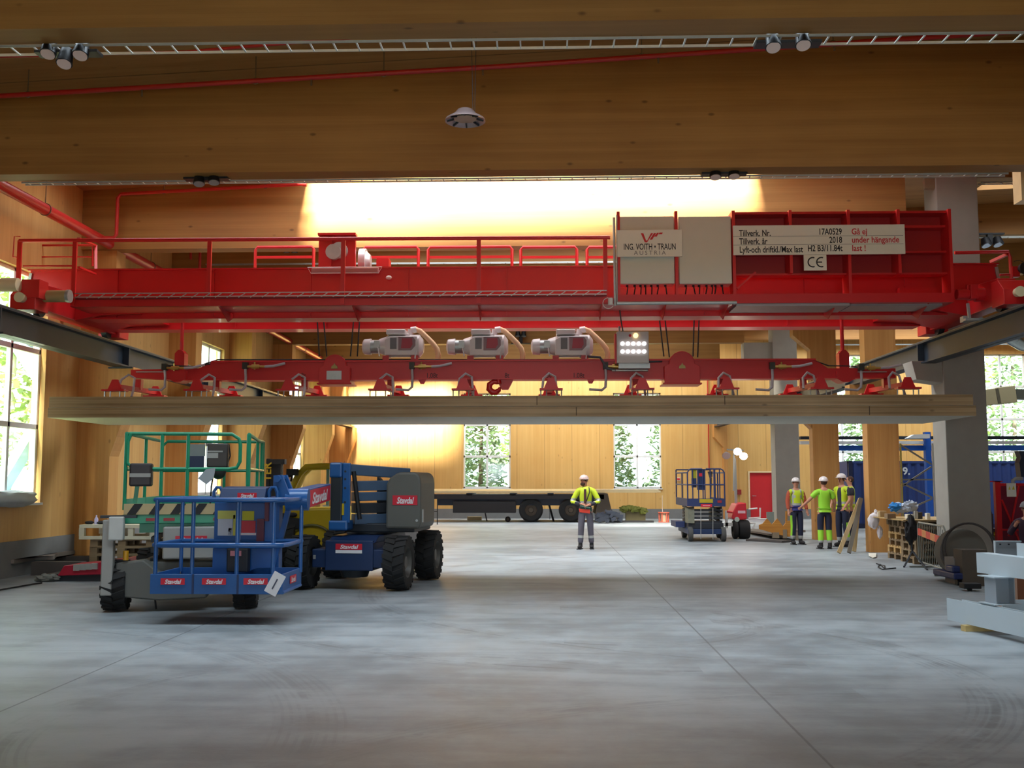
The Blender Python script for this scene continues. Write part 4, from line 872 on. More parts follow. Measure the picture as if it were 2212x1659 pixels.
def decal(par, org, w_, h, right=(1, 0, 0), up=(0, 0, 1), text='Stavdal', inv=False, t=0.004, sub=None):
    "red company plate: org is the lower left corner"
    r_, u_ = Vector(right).normalized(), Vector(up).normalized(); o = Vector(org); n = r_.cross(u_)
    m_ = par if isinstance(par, MB) else None
    b = MB(); b._add([o, o+r_*w_, o+r_*w_+u_*h, o+u_*h]+[p+n*t for p in (o, o+r_*w_, o+r_*w_+u_*h, o+u_*h)], [(0, 1, 2, 3), (4, 5, 6, 7), (0, 1, 5, 4), (1, 2, 6, 5), (2, 3, 7, 6), (3, 0, 4, 7)])
    b.m(1); b.text(text, o+n*(t+0.002)+r_*w_*0.5+u_*h*0.16, h*0.92, r_, u_, bold=0.03, shear=0.25, sx=w_*0.86/(h*0.92*len(text)*0.52), align='CENTER')
    return b.build('decal', [DRED, DWH], par)
# ---- articulated blue boom lift
BLr = math.radians(-6)
bl = thing('boom_lift', 'blue articulated boom lift with chunky tyres, its basket reaching out to the left', 'boom lift', (-2.90, 16.78, 0), None, BLr)
def bloc(px, py, Y):
    "photo point as local point of the boom lift"
    p = W(px, py, Y)-Vector((-2.90, 16.78, 0)); return RZ(-BLr) @ p
for x, y in ((-0.78, -0.85), (0.74, -0.85), (0.84, 0.85), (-0.78, 0.85)): wheel(bl, (x, y, 0.42), 0.42, 0.34 if x*y != 0 else 0.3, 18)
MB().box(-0.6, 0.6, -1.0, 1.0, 0.34, 0.62).box(-0.38, 0.38, -1.04, 1.02, 0.3, 0.76).prism([(-1.04, 0.72), (-0.75, 0.82), (0.9, 0.82), (1.02, 0.7)], 'X', -0.36, 0.4).build('chassis', NAVY, bl, 0.015)
MB().lathe([(0.0, 0.16), (0.2, 0.18), (0.24, 0.3), (0.0, 0.3)], (0.0, -0.7, 0), n=20).build('axle_housing', CHAR, bl)
MB().lathe([(0.0, 0.82), (0.42, 0.82), (0.42, 0.92), (0.0, 0.92)], (0.05, 0.1, 0), n=28).build('slew_ring', CHAR, bl)
decal(bl, (-0.21, -1.046, 0.62), 0.42, 0.09); MB().box(-0.21, 0.21, -1.048, -1.042, 0.565, 0.615).build('decal_strip', DWH, bl)
for x in (-0.56, 0.56): MB().box(x-0.02, x+0.02, -1.01, -1.0, 0.47, 0.53).build('reflector', LGREY, bl)
Yb = 16.0
def pbox(par, x0, x1, y0, y1, Y, dep, m_, name, bev=0.01, frame=None):
    a, b = frame(x0, y1, Y), frame(x1, y0, Y); return MB().box(a.x, b.x, a.y, a.y+dep, a.z, b.z).build(name, m_, par, bev)
a, b = bloc(714, 1143, Yb), bloc(742, 999, Yb)
# front riser (end plate with side web and holes)
MB().box(a.x, b.x, a.y-0.04, a.y+0.3, a.z+0.05, b.z-0.22).build('riser_web', CHAR, bl, 0.02)
MB().box(a.x-0.02, b.x, a.y-0.06, a.y+0.28, b.z-0.24, b.z).build('riser_head', BLUE, bl, 0.03)
MB().box(a.x-0.02, b.x+0.1, a.y-0.06, a.y+0.28, a.z-0.02, a.z+0.14).build('riser_foot', BLUE, bl, 0.03)
c1 = bloc(757, 1143, Yb); MB().box(b.x, c1.x, a.y-0.02, a.y+0.03, a.z+0.1, b.z-0.01).build('side_plate', BLUE, bl, 0.01)
MB().box(b.x-0.0, b.x+0.035, a.y-0.03, a.y-0.018, a.z+0.22, a.z+0.4).build('warning_label', YEL, bl)
for dz in (0.42, 0.64, 0.78, 0.9): MB().cyl((b.x+0.045, a.y-0.026, a.z+dz*1.0), (b.x+0.045, a.y-0.018, a.z+dz*1.0), 0.018, n=10).build('pin_hole', CHAR, bl)
# upper boom tube, stacked lower booms, cylinder
d = bloc(878, 1015, 16.6); e = bloc(742, 1000, 16.1)
MB().bar((e.x, e.y+0.1, e.z-0.1), (d.x, d.y+0.1, d.z-0.06), 0.24, 0.17).build('upper_boom', mat('boom_blue_grey', (70, 92, 118), 0.4), bl, 0.012)
MB().cyl((d.x-0.06, d.y-0.06, d.z-0.07), (d.x-0.06, d.y+0.28, d.z-0.07), 0.05, n=16).build('pivot_pin', CHAR, bl)
p0, p1 = bloc(762, 1050, 16.1), bloc(850, 1050, 16.5)
for yy, th, mm in ((1050, 0.16, 'boom_blue_grey'), (1073, 0.14, 'boom_blue_grey'), (1098, 0.16, 'charcoal_steel'), (1122, 0.16, 'boom_blue_grey')):
    q0, q1 = bloc(758, yy, 16.15), bloc(850, yy-2, 16.5); MB().bar((q0.x, q0.y+0.12, q0.z), (q1.x, q1.y+0.12, q1.z), 0.2, th).build('stacked_boom', MATS[mm], bl, 0.01)
q0, q1 = bloc(764, 1018, 16.05), bloc(777, 1122, 16.05); MB().cyl(q0, q1, 0.035, n=12).build('lift_cylinder', BLK, bl)
MB().prism([(0.12, 0.9), (0.85, 0.9), (0.85, 1.0), (0.12, 1.75)], 'Y', 0.1, 0.25).build('turret_side', CHAR, bl)
MB().box(-0.25, 0.9, -0.5, 0.7, 0.86, 1.0).build('turret_base', CHAR, bl, 0.02)
# grey engine cowl with rounded shoulder
a, b = bloc(833, 1142, 16.15), bloc(911, 1020, 16.15); W_ = b.x-a.x; H_ = b.z-a.z
P = [(a.x, a.z), (a.x, a.z+H_*0.78), (a.x+W_*0.1, a.z+H_*0.9), (a.x+W_*0.35, a.z+H_), (a.x+W_*0.85, a.z+H_), (a.x+W_*0.97, a.z+H_*0.93), (b.x, a.z+H_*0.8), (b.x, a.z+H_*0.1), (b.x-W_*0.05, a.z)]
MB().prism(P, 'Y', a.y, a.y+1.05).build('engine_cowl', COWL, bl, 0.035)
decal(bl, (a.x+0.11, a.y-0.006, a.z+H_*0.42), 0.4, 0.15)
MB().box(b.x-0.02, b.x+0.02, a.y+0.1, a.y+0.14, a.z+0.1, a.z+0.3).cyl((b.x-0.06, a.y-0.01, a.z+0.13), (b.x-0.06, a.y+0.0, a.z+0.13), 0.02).build('cowl_latch', GALV, bl)
# boom running towards the camera with the company plate on its side
P0 = bloc(700, 1063, 15.3); P1 = bloc(643, 1079, 12.95)
MB().bar(P0, P1, 0.20, 0.25).build('main_boom', BLUE, bl, 0.012)
dr_ = (P0-P1).normalized(); rt = dr_.cross(Vector((0, 0, 1))).normalized(); up_ = rt.cross(dr_).normalized()
sgn_ = 1
ln = (P0-P1).length
decal(bl, P1+rt*0.106*sgn_+dr_*0.12-up_*0.115, ln-0.25, 0.22, dr_, up_)
# jib head and basket mount
MB().cyl(P1-rt*0.14, P1+rt*0.14, 0.14, n=18).build('boom_joint', BLUE, bl)
j0, j1 = bloc(608, 1034, 12.9), bloc(640, 1075, 12.9)
MB().prism([(j0.x-0.08, j0.z+0.04), (j0.x+0.03, j0.z+0.05), (j1.x-0.02, j1.z-0.05), (j1.x-0.2, j1.z-0.05), (j0.x-0.08, j0.z-0.1)], 'Y', j0.y-0.07, j0.y-0.03).prism([(j0.x-0.08, j0.z+0.04), (j0.x+0.03, j0.z+0.05), (j1.x-0.02, j1.z-0.05), (j1.x-0.2, j1.z-0.05), (j0.x-0.08, j0.z-0.1)], 'Y', j0.y+0.1, j0.y+0.14).cyl(j0+Vector((-0.02, -0.1, 0.0)), j0+Vector((-0.02, 0.17, 0.0)), 0.045, n=12).build('jib_bracket', BLUE, bl)
MB().bar(bloc(626, 1090, 12.95), bloc(590, 1225, 12.95), 0.06, 0.05).build('jib_link', BLUE, bl)
MB().bar(bloc(600, 1085, 13.0), bloc(598, 1230, 13.0), 0.09, 0.12).build('basket_mast', BLUE, bl)
MB().bar(P1, bloc(606, 1080, 13.0), 0.14, 0.14).build('jib_arm', BLUE, bl)
# ---- basket (part with its own bars)
Yf, Yk = 12.02, 12.92; X0, X1 = W(334, 1180, Yf).x, W(608, 1180, Yf).x
zb0, zb1, zmid, ztp = W(450, 1283, Yf).z, W(450, 1240, Yf).z, W(450, 1178, Yf).z, W(450, 1080, Yf).z
def L(x, y, z): return RZ(-BLr) @ (Vector((x, y, z))-Vector((-2.90, 16.78, 0)))
bk = MB(bl); bk.box(X0, X1, Yf, Yk, zb0, zb0+0.05); basket = bk.build('basket_floor', BLUE, bl)
def bpart(m_, name, mt_, bev=0): return m_.build(name, mt_, bl, bev)
bpart(MB(bl).box(X0-0.03, X1+0.03, Yf-0.03, Yf-0.005, zb0, zb1).box(X1+0.005, X1+0.03, Yf, Yk, zb0, zb1).box(X0-0.03, X0-0.005, Yf, Yk, zb0, zb1).box(X0, X1, Yk, Yk+0.025, zb0, zb1), 'toe_board', BLUE, 0.004)
for z, nm in ((ztp, 'top_rail'), (zmid, 'mid_rail')):
    r0 = 0.028; y0 = Yf-0.02
    bpart(MB(bl).tube([(X0+0.06, y0, z), (X1-0.08, y0, z), (X1, y0+0.05, z), (X1+0.03, y0+0.2, z), (X1+0.03, Yk, z+0.0), (X0, Yk, z), (X0-0.03, y0+0.2, z), (X0-0.02, y0+0.06, z)], r0, 8, closed=True), nm, BLUE)
for x, y in ((W(338, 1150, Yf).x, Yf), (W(417, 1150, Yf).x, Yf), (W(513, 1150, Yf).x, Yf), (W(591, 1150, Yf).x, Yf), (X1+0.03, Yk-0.06), (X0, Yk), (X0+0.75, Yk)):
    bpart(MB(bl).cyl((x, y, zb1-0.05), (x, y, ztp), 0.024, n=10), 'upright', BLUE)
bpart(MB(bl).cyl((X1+0.03, Yk-0.05, zb0+0.02), (X1+0.03, Yf-0.03, zb0+0.02), 0.02, n=8), 'lower_tube', BLUE)
for px in (347, 436, 526): p = W(px, 1263, Yf-0.035); decal(bl, L(p.x, p.y, p.z), 0.285, 0.075, RZ(-BLr) @ Vector((1, 0, 0)))
decal(bl, L(X1+0.034, Yf+0.3, zb0+0.09), 0.3, 0.09, RZ(-BLr) @ Vector((0, 1, 0)))
for px in (416, 513): x = W(px, 1260, Yf-0.04).x; bpart(MB(bl).box(x-0.012, x+0.012, Yf-0.036, Yf-0.028, zb0, zb1), 'seam_plate', NAVY)
# control station
a, b = W(462, 1184, Yk), W(592, 1085, Yk); bpart(MB(bl).box(a.x, b.x, Yk-0.02, Yk+0.06, a.z, b.z), 'control_panel', BLUE, 0.01)
a, b = W(482, 1080, Yk-0.1), W(580, 1054, Yk-0.1); bpart(MB(bl).prism([(Yk-0.28, a.z), (Yk+0.05, a.z), (Yk+0.05, b.z+0.02), (Yk-0.2, b.z)], 'X', a.x, b.x), 'control_box', NAVY, 0.01)
p = W(513, 1076, Yk-0.3); decal(bl, L(p.x, p.y, p.z), 0.24, 0.065, RZ(-BLr) @ Vector((1, 0, 0)))
for px in (471, 590):
    bpart(MB(bl).tube([W(px-9, 1085, Yk-0.15), W(px-9, 1062, Yk-0.15), W(px-3, 1053, Yk-0.15), W(px+5, 1053, Yk-0.15), W(px+9, 1062, Yk-0.15), W(px+9, 1085, Yk-0.15)], 0.022, 8), 'guard_hoop', BLUE)
for x0_, x1_, y0_, y1_, cc in ((470, 512, 1103, 1121, (188, 186, 90)), (470, 503, 1121, 1157, (180, 184, 190)), (503, 512, 1113, 1157, (190, 186, 70)), (523, 549, 1104, 1124, (190, 182, 20)), (521, 552, 1125, 1151, (196, 50, 58)), (520, 553, 1151, 1156, (205, 200, 204)), (493, 501, 1141, 1156, (50, 66, 130))):
    a, b = W(x0_, y1_, Yk-0.03), W(x1_, y0_, Yk-0.03); bpart(MB(bl).box(a.x, b.x, Yk-0.03, Yk-0.022, a.z, b.z), 'instruction_sticker', mat('sticker_%d_%d_%d' % cc, cc, 0.5, var=0.05))
a, b = W(458, 1240, Yk), W(592, 1184, Yk); bpart(MB(bl).box(a.x, b.x, Yk, Yk+0.04, a.z, b.z), 'lower_panel', BLUE, 0.005)
a, b = W(490, 1236, Yk-0.1), W(538, 1184, Yk-0.1); bpart(MB(bl).box(a.x, b.x, Yk-0.14, Yk-0.02, a.z, b.z), 'document_box', BLK, 0.02)
a, b = W(497, 1201, Yk-0.15), W(521, 1190, Yk-0.15); bpart(MB(bl).box(a.x, b.x, Yk-0.146, Yk-0.14, a.z, b.z), 'small_label', mat('label_pinkish', (180, 110, 112), 0.5))
bpart(MB(bl).cbox(W(563, 1145, Yk-0.05), (0.09, 0.05, 0.28)).cbox(W(577, 1100, Yk-0.05), (0.05, 0.05, 0.3)), 'switch_block', mat('dull_maroon', (90, 34, 50), 0.5))
# tag hanging askew on the front corner
p = W(594, 1261, Yf-0.08); R = RY(math.radians(28)); m_ = MB(bl).box(p.x-0.075, p.x+0.075, p.y, p.y+0.004, p.z-0.13, p.z+0.13, R); m_.m(1); m_.box(p.x-0.008, p.x+0.008, p.y-0.003, p.y, p.z-0.07, p.z+0.06, R, p)
m_.build('paper_tag', [DWH, mat('tag_print_grey', (70, 74, 90), 0.6)], bl)
# ---- red machine behind the boom lift (only its edge shows)
rm = thing('red_loader', 'red machine almost hidden behind the boom lift, only its rounded rear showing', 'loader', (W(905, 1160, 18.9).x, 18.9, 0))
a, b = W(862, 1142, 18.6), W(923, 1048, 18.6)
MB(rm).prism([(a.x, 0.75), (a.x, 1.5), (b.x-0.2, b.z), (b.x-0.06, b.z-0.08), (b.x, b.z-0.25), (b.x, 0.95), (b.x-0.08, 0.75)], 'Y', 18.6, 19.5).build('body', mat('faded_red_cowl', (214, 44, 56), 0.4), rm, 0.04)
MB(rm).box(a.x, b.x-0.02, 18.62, 19.5, 0.45, 0.75).build('lower_body', mat('loader_white', (190, 184, 180), 0.5), rm, 0.02)
MB(rm).prism([(W(825, 1148, 18.4).x, 0.62), (W(825, 1138, 18.4).x, 0.86), (W(834, 1138, 18.4).x, 0.86), (W(838, 1143, 18.4).x, 0.78), (W(868, 1143, 18.4).x, 0.78), (W(862, 1152, 18.4).x, 0.64)], 'Y', 18.4, 18.6).build('red_bracket', mat('faded_red_cowl', (214, 44, 56)), rm)
MB(rm).cyl((a.x, 18.7, 0.3), (a.x+0.2, 18.7, 0.3), 0.3, n=20).cyl((b.x-0.3, 19.3, 0.3), (b.x-0.1, 19.3, 0.3), 0.3, n=20).build('wheels_pair', TYRE, rm)
# ---- yellow telehandler behind
Yt = 18.6; th = thing('telehandler', 'yellow telehandler behind the blue boom lift, its black fork mast at the left', 'telehandler', (W(670, 1200, 19.5).x, 19.4, 0))
def T(px, py, Y=Yt): p = W(px, py, Y); return (p.x, p.z)
MB(th).prism([T(603, 1190), T(607, 1130), T(618, 1100), T(730, 1098), T(760, 1150), T(760, 1200), T(640, 1212)], 'Y', Yt, Yt+1.5).build('body', YEL, th, 0.03)
MB(th).tube([W(611, 1108, Yt), W(626, 1062, Yt), W(646, 1024, Yt), W(662, 1009, Yt), W(690, 1007, Yt), W(740, 1007, Yt)], 0.06, 10).build('cab_frame', YEL, th); MB(th).tube([W(625, 1108, Yt+1.3), W(640, 1062, Yt+1.3), W(656, 1026, Yt+1.3), W(672, 1011, Yt+1.3), W(740, 1009, Yt+1.3)], 0.05, 10).build('cab_frame', YEL, th)
MB(th).prism([T(660, 1004), T(740, 1003), T(740, 1010), T(655, 1011)], 'Y', Yt, Yt+1.35).build('cab_roof', YEL, th, 0.02)
MB(th).prism([T(622, 1096), T(660, 1015), T(712, 1014), T(712, 1096)], 'Y', Yt+0.02, Yt+0.03).build('cab_glass', glass_mat(), th)
MB(th).cbox(W(708, 1050, Yt), (0.05, 0.04, 0.7)).build('cab_pillar', mat('greenish_pillar', (120, 160, 140), 0.4), th)
MB(th).cbox(W(632, 1020, Yt-0.1), (0.2, 0.12, 0.12)).ell(W(625, 1024, Yt-0.1), (0.05, 0.05, 0.06)).cyl(W(632, 1022, Yt-0.1), W(628, 1040, Yt-0.1), 0.02).build('work_light', BLK, th)
MB(th).torus(W(672, 1192, Yt-0.02), 0.48, 0.025, 'Y', a0=20, a1=170).build('wheel_arch', mat('dull_olive', (92, 84, 30), 0.5), th)
MB(th).ell(W(632, 1112, Yt-0.03), (0.09, 0.04, 0.045)).ell(W(611, 1113, Yt-0.03), (0.05, 0.04, 0.05)).build('side_light', BLK, th)
MB(th).prism([T(619, 1140), T(626, 1118), T(652, 1120), T(652, 1142)], 'Y', Yt-0.06, Yt+0.0).build('exhaust_cover', BLK, th)
thw = MB(th)
w0 = wheel(th, (W(618, 1198, 18.75).x-th.location.x, 18.9-19.4, 0.52), 0.52, 0.42, 16); w1 = wheel(th, (0.75, 0.4+0.1, 0.52), 0.52, 0.42, 16)
MB(th).box(W(588, 1130, 18.9).x, W(680, 1150, 18.9).x, 18.75, 19.0, W(640, 1158, 18.9).z, W(640, 1142, 18.9).z).build('mudguard', mat('mudguard_grey', (120, 126, 122), 0.6), th, 0.02)
ms = thing('fork_mast', 'black fork mast with yellow lettering standing left of the yellow telehandler', 'fork mast', (W(588, 1200, 22.0).x, 22.0, 0))
MB(ms).box(W(571, 1200, 22).x, W(577, 1200, 22).x, 22.0, 22.2, 0, W(570, 991, 22).z).box(W(598, 1200, 22).x, W(603, 1200, 22).x, 22.0, 22.2, 0, W(570, 1000, 22).z).box(W(571, 1200, 22).x, W(611, 1200, 22).x, 21.98, 22.15, W(580, 1003, 22).z, W(580, 992, 22).z).box(W(571, 1200, 22).x, W(603, 1200, 22).x, 22.05, 22.1, 0.4, W(580, 995, 22).z).build('mast_frame', BLK, ms)
p = W(585, 1040, 21.94); MB(ms).text('TER', p, 0.24, right=(0, 0, 1), up=(-1, 0, 0), bold=0.02).build('mast_lettering', YEL, ms)
# ---- green scissor lift
GR = math.radians(11.7); gL = Vector((-5.0, 14.75, 0))
gs = thing('scissor_lift', 'green scissor lift with a high guard rail and grey chassis, partly behind the blue basket', 'scissor lift', gL, None, GR)
def g_(px, py, Y): return RZ(-GR) @ (W(px, py, Y)-gL)
HW, FY, BY_ = 0.78, -1.42, 1.42
zr1 = W(400, 937, 13.3).z; zrm = W(400, 1013, 13.3).z; zdk = 1.30
def grail(pts, r=0.024, nm='guard_rail'): return MB().tube(pts, r, 8).build(nm, GRN, gs)
grail([(-HW+0.45, FY, zdk), (-HW+0.45, FY, zr1), ], nm='rail_post')
grail([(-HW, FY, zdk), (-HW, FY, zr1)], nm='rail_post'); grail([(HW, FY, zdk), (HW, FY, zr1)], 0.03, 'rail_post')
grail([(-HW+0.04, FY, zr1), (HW-0.22, FY, zr1), (HW-0.13, FY, zr1-0.06), (HW-0.11, FY, zr1-0.14), (HW-0.11, FY, zrm+0.1), (HW-0.15, FY, zrm+0.02), (HW-0.25, FY, zrm), (-HW+0.5, FY, zrm)])
grail([(-HW+0.06, FY-0.01, zr1), (-HW+0.02, FY-0.01, zr1-0.1), (-HW+0.02, FY-0.01, zrm+0.08), (-HW+0.1, FY-0.01, zrm), (-HW+0.5, FY-0.01, zrm)])
grail([(HW, FY, zr1), (HW+0.02, 0, zr1-0.03), (HW, BY_, zr1)]); grail([(HW, FY, zrm), (HW, BY_, zrm)]); grail([(HW, 0.2, zdk), (HW, 0.2, zr1)], nm='rail_post'); grail([(HW, BY_, zdk), (HW, BY_, zr1)], nm='rail_post'); grail([(HW, BY_-0.35, zdk), (HW, BY_-0.35, zr1)], nm='rail_post')
grail([(-HW, FY, zr1), (-HW, BY_, zr1)]); grail([(-HW, FY, zrm), (-HW, BY_, zrm)]); grail([(-HW, 0, zdk), (-HW, 0, zr1)], nm='rail_post'); grail([(-HW, BY_, zdk), (-HW, BY_, zr1)], nm='rail_post')
grail([(-HW, BY_, zrm), (-HW, BY_, zr1-0.08), (-HW+0.08, BY_, zr1), (HW, BY_, zr1)]); grail([(-HW, BY_, zrm), (HW, BY_, zrm)]); grail([(0.18, BY_, zdk), (0.18, BY_, zr1)], nm='rail_post'); grail([(0.0, FY, zdk), (0.0, FY, zr1)], nm='rail_post')
MB().box(-HW-0.02, HW+0.02, FY-0.02, BY_, 1.12, 1.24).build('platform_deck', GRN, gs, 0.01)
MB().box(-HW, HW, BY_-0.02, BY_, 1.24, 1.44).box(-HW, -HW+0.02, FY, BY_, 1.24, 1.44).box(HW-0.02, HW, FY, BY_, 1.24, 1.44).build('toe_board', mat('lift_green_lit', (40, 170, 150), 0.4), gs)  # toe boards in a brighter green, the light on their inside put into the colour
MB().box(-HW, HW, FY-0.03, FY-0.01, 1.24, 1.38).build('striped_toe_board', STRIPE_Y, gs)
m_ = MB()
for k in range(6): x = -HW+0.04+k*0.27; m_._add([(x, FY-0.034, 1.242), (x+0.11, FY-0.034, 1.242), (x+0.2, FY-0.034, 1.378), (x+0.09, FY-0.034, 1.378)], [(0, 1, 2, 3)])
m_.build('hazard_stripes', BLK, gs)
for x in (-0.5, -0.28, 0.35, 0.62): MB().box(x, x+0.14, FY-0.028, FY-0.02, 1.155, 1.195).build('small_red_label', mat('label_dull_red', (150, 40, 44), 0.5), gs)
MB().box(-0.6, 0.6, FY+0.1, BY_-0.1, 1.0, 1.12).build('under_frame', GRN, gs)
m_ = MB()
for x in (-0.45, 0.45):
    for k in range(3): z0 = 0.62+k*0.14; m_.bar((x, FY+0.25, z0), (x, BY_-0.25, z0+0.12), 0.05, 0.07); m_.bar((x+0.06, FY+0.25, z0+0.12), (x+0.06, BY_-0.25, z0), 0.05, 0.07)
sc_ = m_.build('scissor_arms', CHAR, gs)
MB().box(-0.28, 0.5, FY-0.05, FY+0.6, 0.66, 1.08).build('engine_cover', LGREY, gs, 0.02)
decal(gs, (-0.12, FY-0.056, 0.84), 0.4, 0.12)
MB().box(-0.62, 0.85, FY+0.1, BY_, 0.30, 0.62).build('chassis', COWL, gs, 0.02)
MB().prism([(-0.84, 0.2), (-0.84, 0.62), (-0.5, 0.66), (-0.3, 0.5), (0.3, 0.5), (0.3, 0.16), (-0.3, 0.14)], 'Y', FY-0.12, FY+0.15).build('front_bumper', COWL, gs, 0.02)
MB().box(-1.0, -0.86, FY-0.2, FY-0.05, 0.22, 1.18).build('outrigger_post', LGREY, gs, 0.015)
MB().box(-0.92, -0.74, FY-0.24, FY-0.1, 0.92, 1.22).build('side_panel', mat('panel_off_white', (190, 190, 184), 0.5), gs, 0.015)
MB().box(-1.04, -0.6, FY-0.16, FY-0.06, 1.2, 1.235).build('step_plate', CHAR, gs)
MB().cyl((-0.72, FY-0.1, 0.66), (-0.72, FY-0.1, 0.78), 0.035, n=14).build('beacon_knob', mat('knob_amber', (196, 140, 20), 0.4), gs)
for x, y in ((-0.86, FY+0.12), (0.78, FY+0.12), (-0.86, BY_-0.35), (0.78, BY_-0.35)): wheel(gs, (x, y, 0.33), 0.33, 0.3, 18)
MB().cyl((-0.36, FY, 0.16), (-0.34, FY, 0.02), 0.012, n=6).build('hanging_hose', BLK, gs)
a = g_(306, 1024, 13.25); MB().box(a.x-0.14, a.x+0.14, a.y-0.1, a.y+0.06, a.z-0.16, a.z+0.14).build('control_box', mat('box_black_brown', (44, 36, 38), 0.5), gs, 0.025)
MB().box(a.x-0.13, a.x+0.13, a.y-0.106, a.y-0.1, a.z-0.04, a.z+0.01).build('box_band', LGREY, gs)
MB().bar((a.x-0.05, a.y, a.z-0.16), (a.x-0.08, a.y, 1.3), 0.05, 0.03).build('box_stand', GRN, gs)
a = g_(473, 985, 13.9); MB().box(a.x-0.15, a.x+0.13, a.y-0.1, a.y+0.1, a.z-0.16, a.z+0.17).ell((a.x, a.y-0.02, a.z-0.2), (0.11, 0.08, 0.12)).build('power_box', mat('box_dark_brown', (48, 40, 36), 0.5), gs, 0.02)
MB().box(a.x-0.14, a.x+0.0, a.y-0.106, a.y-0.1, a.z-0.03, a.z+0.04).box(a.x-0.14, a.x+0.06, a.y-0.112, a.y-0.106, a.z+0.05, a.z+0.07).build('box_labels', LGREY, gs)
MB().tube([(a.x+0.13, a.y, a.z+0.16), (a.x+0.15, a.y, a.z), (a.x+0.12, a.y, a.z-0.1)], 0.01, 6).tube([(a.x-0.06, a.y, a.z-0.2), (a.x-0.09, a.y, 1.6), (a.x-0.1, a.y, 1.3)], 0.012, 6).build('box_cable', BLK, gs)
a = g_(425, 985, 15.5); MB().box(a.x-0.12, a.x+0.12, a.y, a.y+0.03, a.z+0.0, a.z+0.18).m(1).box(a.x-0.13, a.x+0.11, a.y, a.y+0.03, a.z-0.2, a.z+0.0).build('rail_sign', [mat('sign_grey', (130, 136, 136), 0.5), mat('sign_navy', (32, 46, 80), 0.5)], gs)
a = g_(448, 1030, 13.3); MB()._add([(a.x-0.12, a.y, a.z-0.02), (a.x-0.02, a.y, a.z+0.1), (a.x+0.1, a.y, a.z+0.12), (a.x+0.08, a.y, a.z-0.02), (a.x-0.01, a.y, a.z-0.1)], [(0, 1, 2, 3, 4)]).build('plastic_rag', mat('rag_grey', (150, 158, 160), 0.5), gs)
# ================================================================ FAR END: TRAILER, SMALL LIFT, LAMP MAST
TDK = mat('trailer_dark_steel', (46, 44, 46), 0.6, 0.2, var=0.15); 
tr = thing('flatbed_trailer', 'long dark flatbed trailer with two visible wheels standing before the far wall', 'trailer', (W(1150, 1128, 40.6).x, 41.2, 0)); Y0 = 40.6
def TX(px, Y=Y0): return W(px, 1080, Y).x
def TZ(py, Y=Y0): return W(1150, py, Y).z
MB(tr).box(TX(925), TX(1305), Y0, Y0+2.4, TZ(1078), TZ(1068)).build('deck', TDK, tr)
MB(tr).box(TX(945), TX(1285), Y0+0.15, Y0+0.4, TZ(1092), TZ(1078)).build('frame_rail', mat('trailer_blue_black', (38, 46, 60), 0.55), tr)
MB(tr).box(TX(978), TX(1114), Y0+0.05, Y0+0.6, TZ(1108), TZ(1083)).build('tool_locker', TDK, tr, 0.02)
for px in (1014, 1108, 1190): MB(tr).box(TX(px-7), TX(px+6), Y0, Y0+2.4, TZ(1070), TZ(1065.5)).build('bolster', TDK, tr)
MB(tr).prism([(TX(1294), TZ(1066)), (TX(1286), TZ(1110)), (TX(1322), TZ(1108)), (TX(1313), TZ(1066))], 'Y', Y0, Y0+2.3).build('end_housing', mat('trailer_brown_grey', (74, 64, 54), 0.6), tr)
def plainwheel(par, px, py, r, w_, Y):
    c = W(px, py, Y)-par.location; c.z = r; m_ = MB().lathe([(r*0.5, -w_*0.4), (r*0.85, -w_*0.5), (r, -w_*0.35), (r, w_*0.35), (r*0.85, w_*0.5), (r*0.5, w_*0.4)], c, 'Y', 28)
    o = m_.build('wheel', TYRE, par); MB().lathe([(0.0, -w_*0.25), (r*0.2, -w_*0.3), (r*0.24, -w_*0.12), (r*0.48, -w_*0.1), (r*0.52, -w_*0.42)], c, 'Y', 24).build('rim', mat('rim_brownish', (86, 76, 64), 0.5, 0.3), o); return o
for px in (1147, 1233): plainwheel(tr, px, 1103, 0.48, 0.3, Y0+0.2)
for px in (1147, 1233): plainwheel(tr, px, 1103, 0.48, 0.3, Y0+2.1)
for px in (1188, 1276): MB(tr).box(TX(px-1), TX(px), Y0+0.3, Y0+0.5, 0.1, TZ(1090)).build('mudflap_stay', TDK, tr)
plainwheel(tr, 1097, 1117, 0.11, 0.1, Y0+0.3); plainwheel(tr, 1230, 1118, 0.11, 0.1, Y0+1.3)
MB(tr).bar(W(1048, 1108, Y0+0.4), W(1052, 1126, Y0+0.4), 0.05).build('landing_leg', TDK, tr); MB(tr).bar(W(1186, 1090, Y0+1), W(1196, 1126, Y0+1), 0.08).build('landing_leg', TDK, tr)
PLK = mat('fresh_timber', (236, 214, 168), 0.55, var=0.06)
for k, (a, b, z, y, lab) in enumerate(((925, 1290, 1063, 0.15, 'lowest pale board lying along the trailer deck'), (1160, 1438, 1063, 1.7, 'pale board sticking out past the right end of the trailer'), (925, 1425, 1059, 0.3, 'long pale board on top of the trailer load'), (1200, 1425, 1063, 0.95, 'short pale board on the trailer behind the worker'))):
    z0 = TZ(z); m_ = MB(((TX(a)+TX(b))/2, Y0+y+0.4, z0)); m_.box(TX(a), TX(b), Y0+y, Y0+y+0.5, z0-0.035, z0+0.035); tag(m_.build('timber_board', PLK), lab, 'board', 'pale boards on the trailer')
st = thing('wire_trestle', 'thin dark wire trestle standing behind the red machine, in front of the trailer', 'trestle', (W(935, 1128, 38.5).x, 38.5, 0)); Yw = 38.5
m_ = MB(st); 
for px in (924, 929, 945): m_.cyl(W(px, 1076, Yw), (W(px, 1076, Yw).x, Yw, 0), 0.02, n=6)
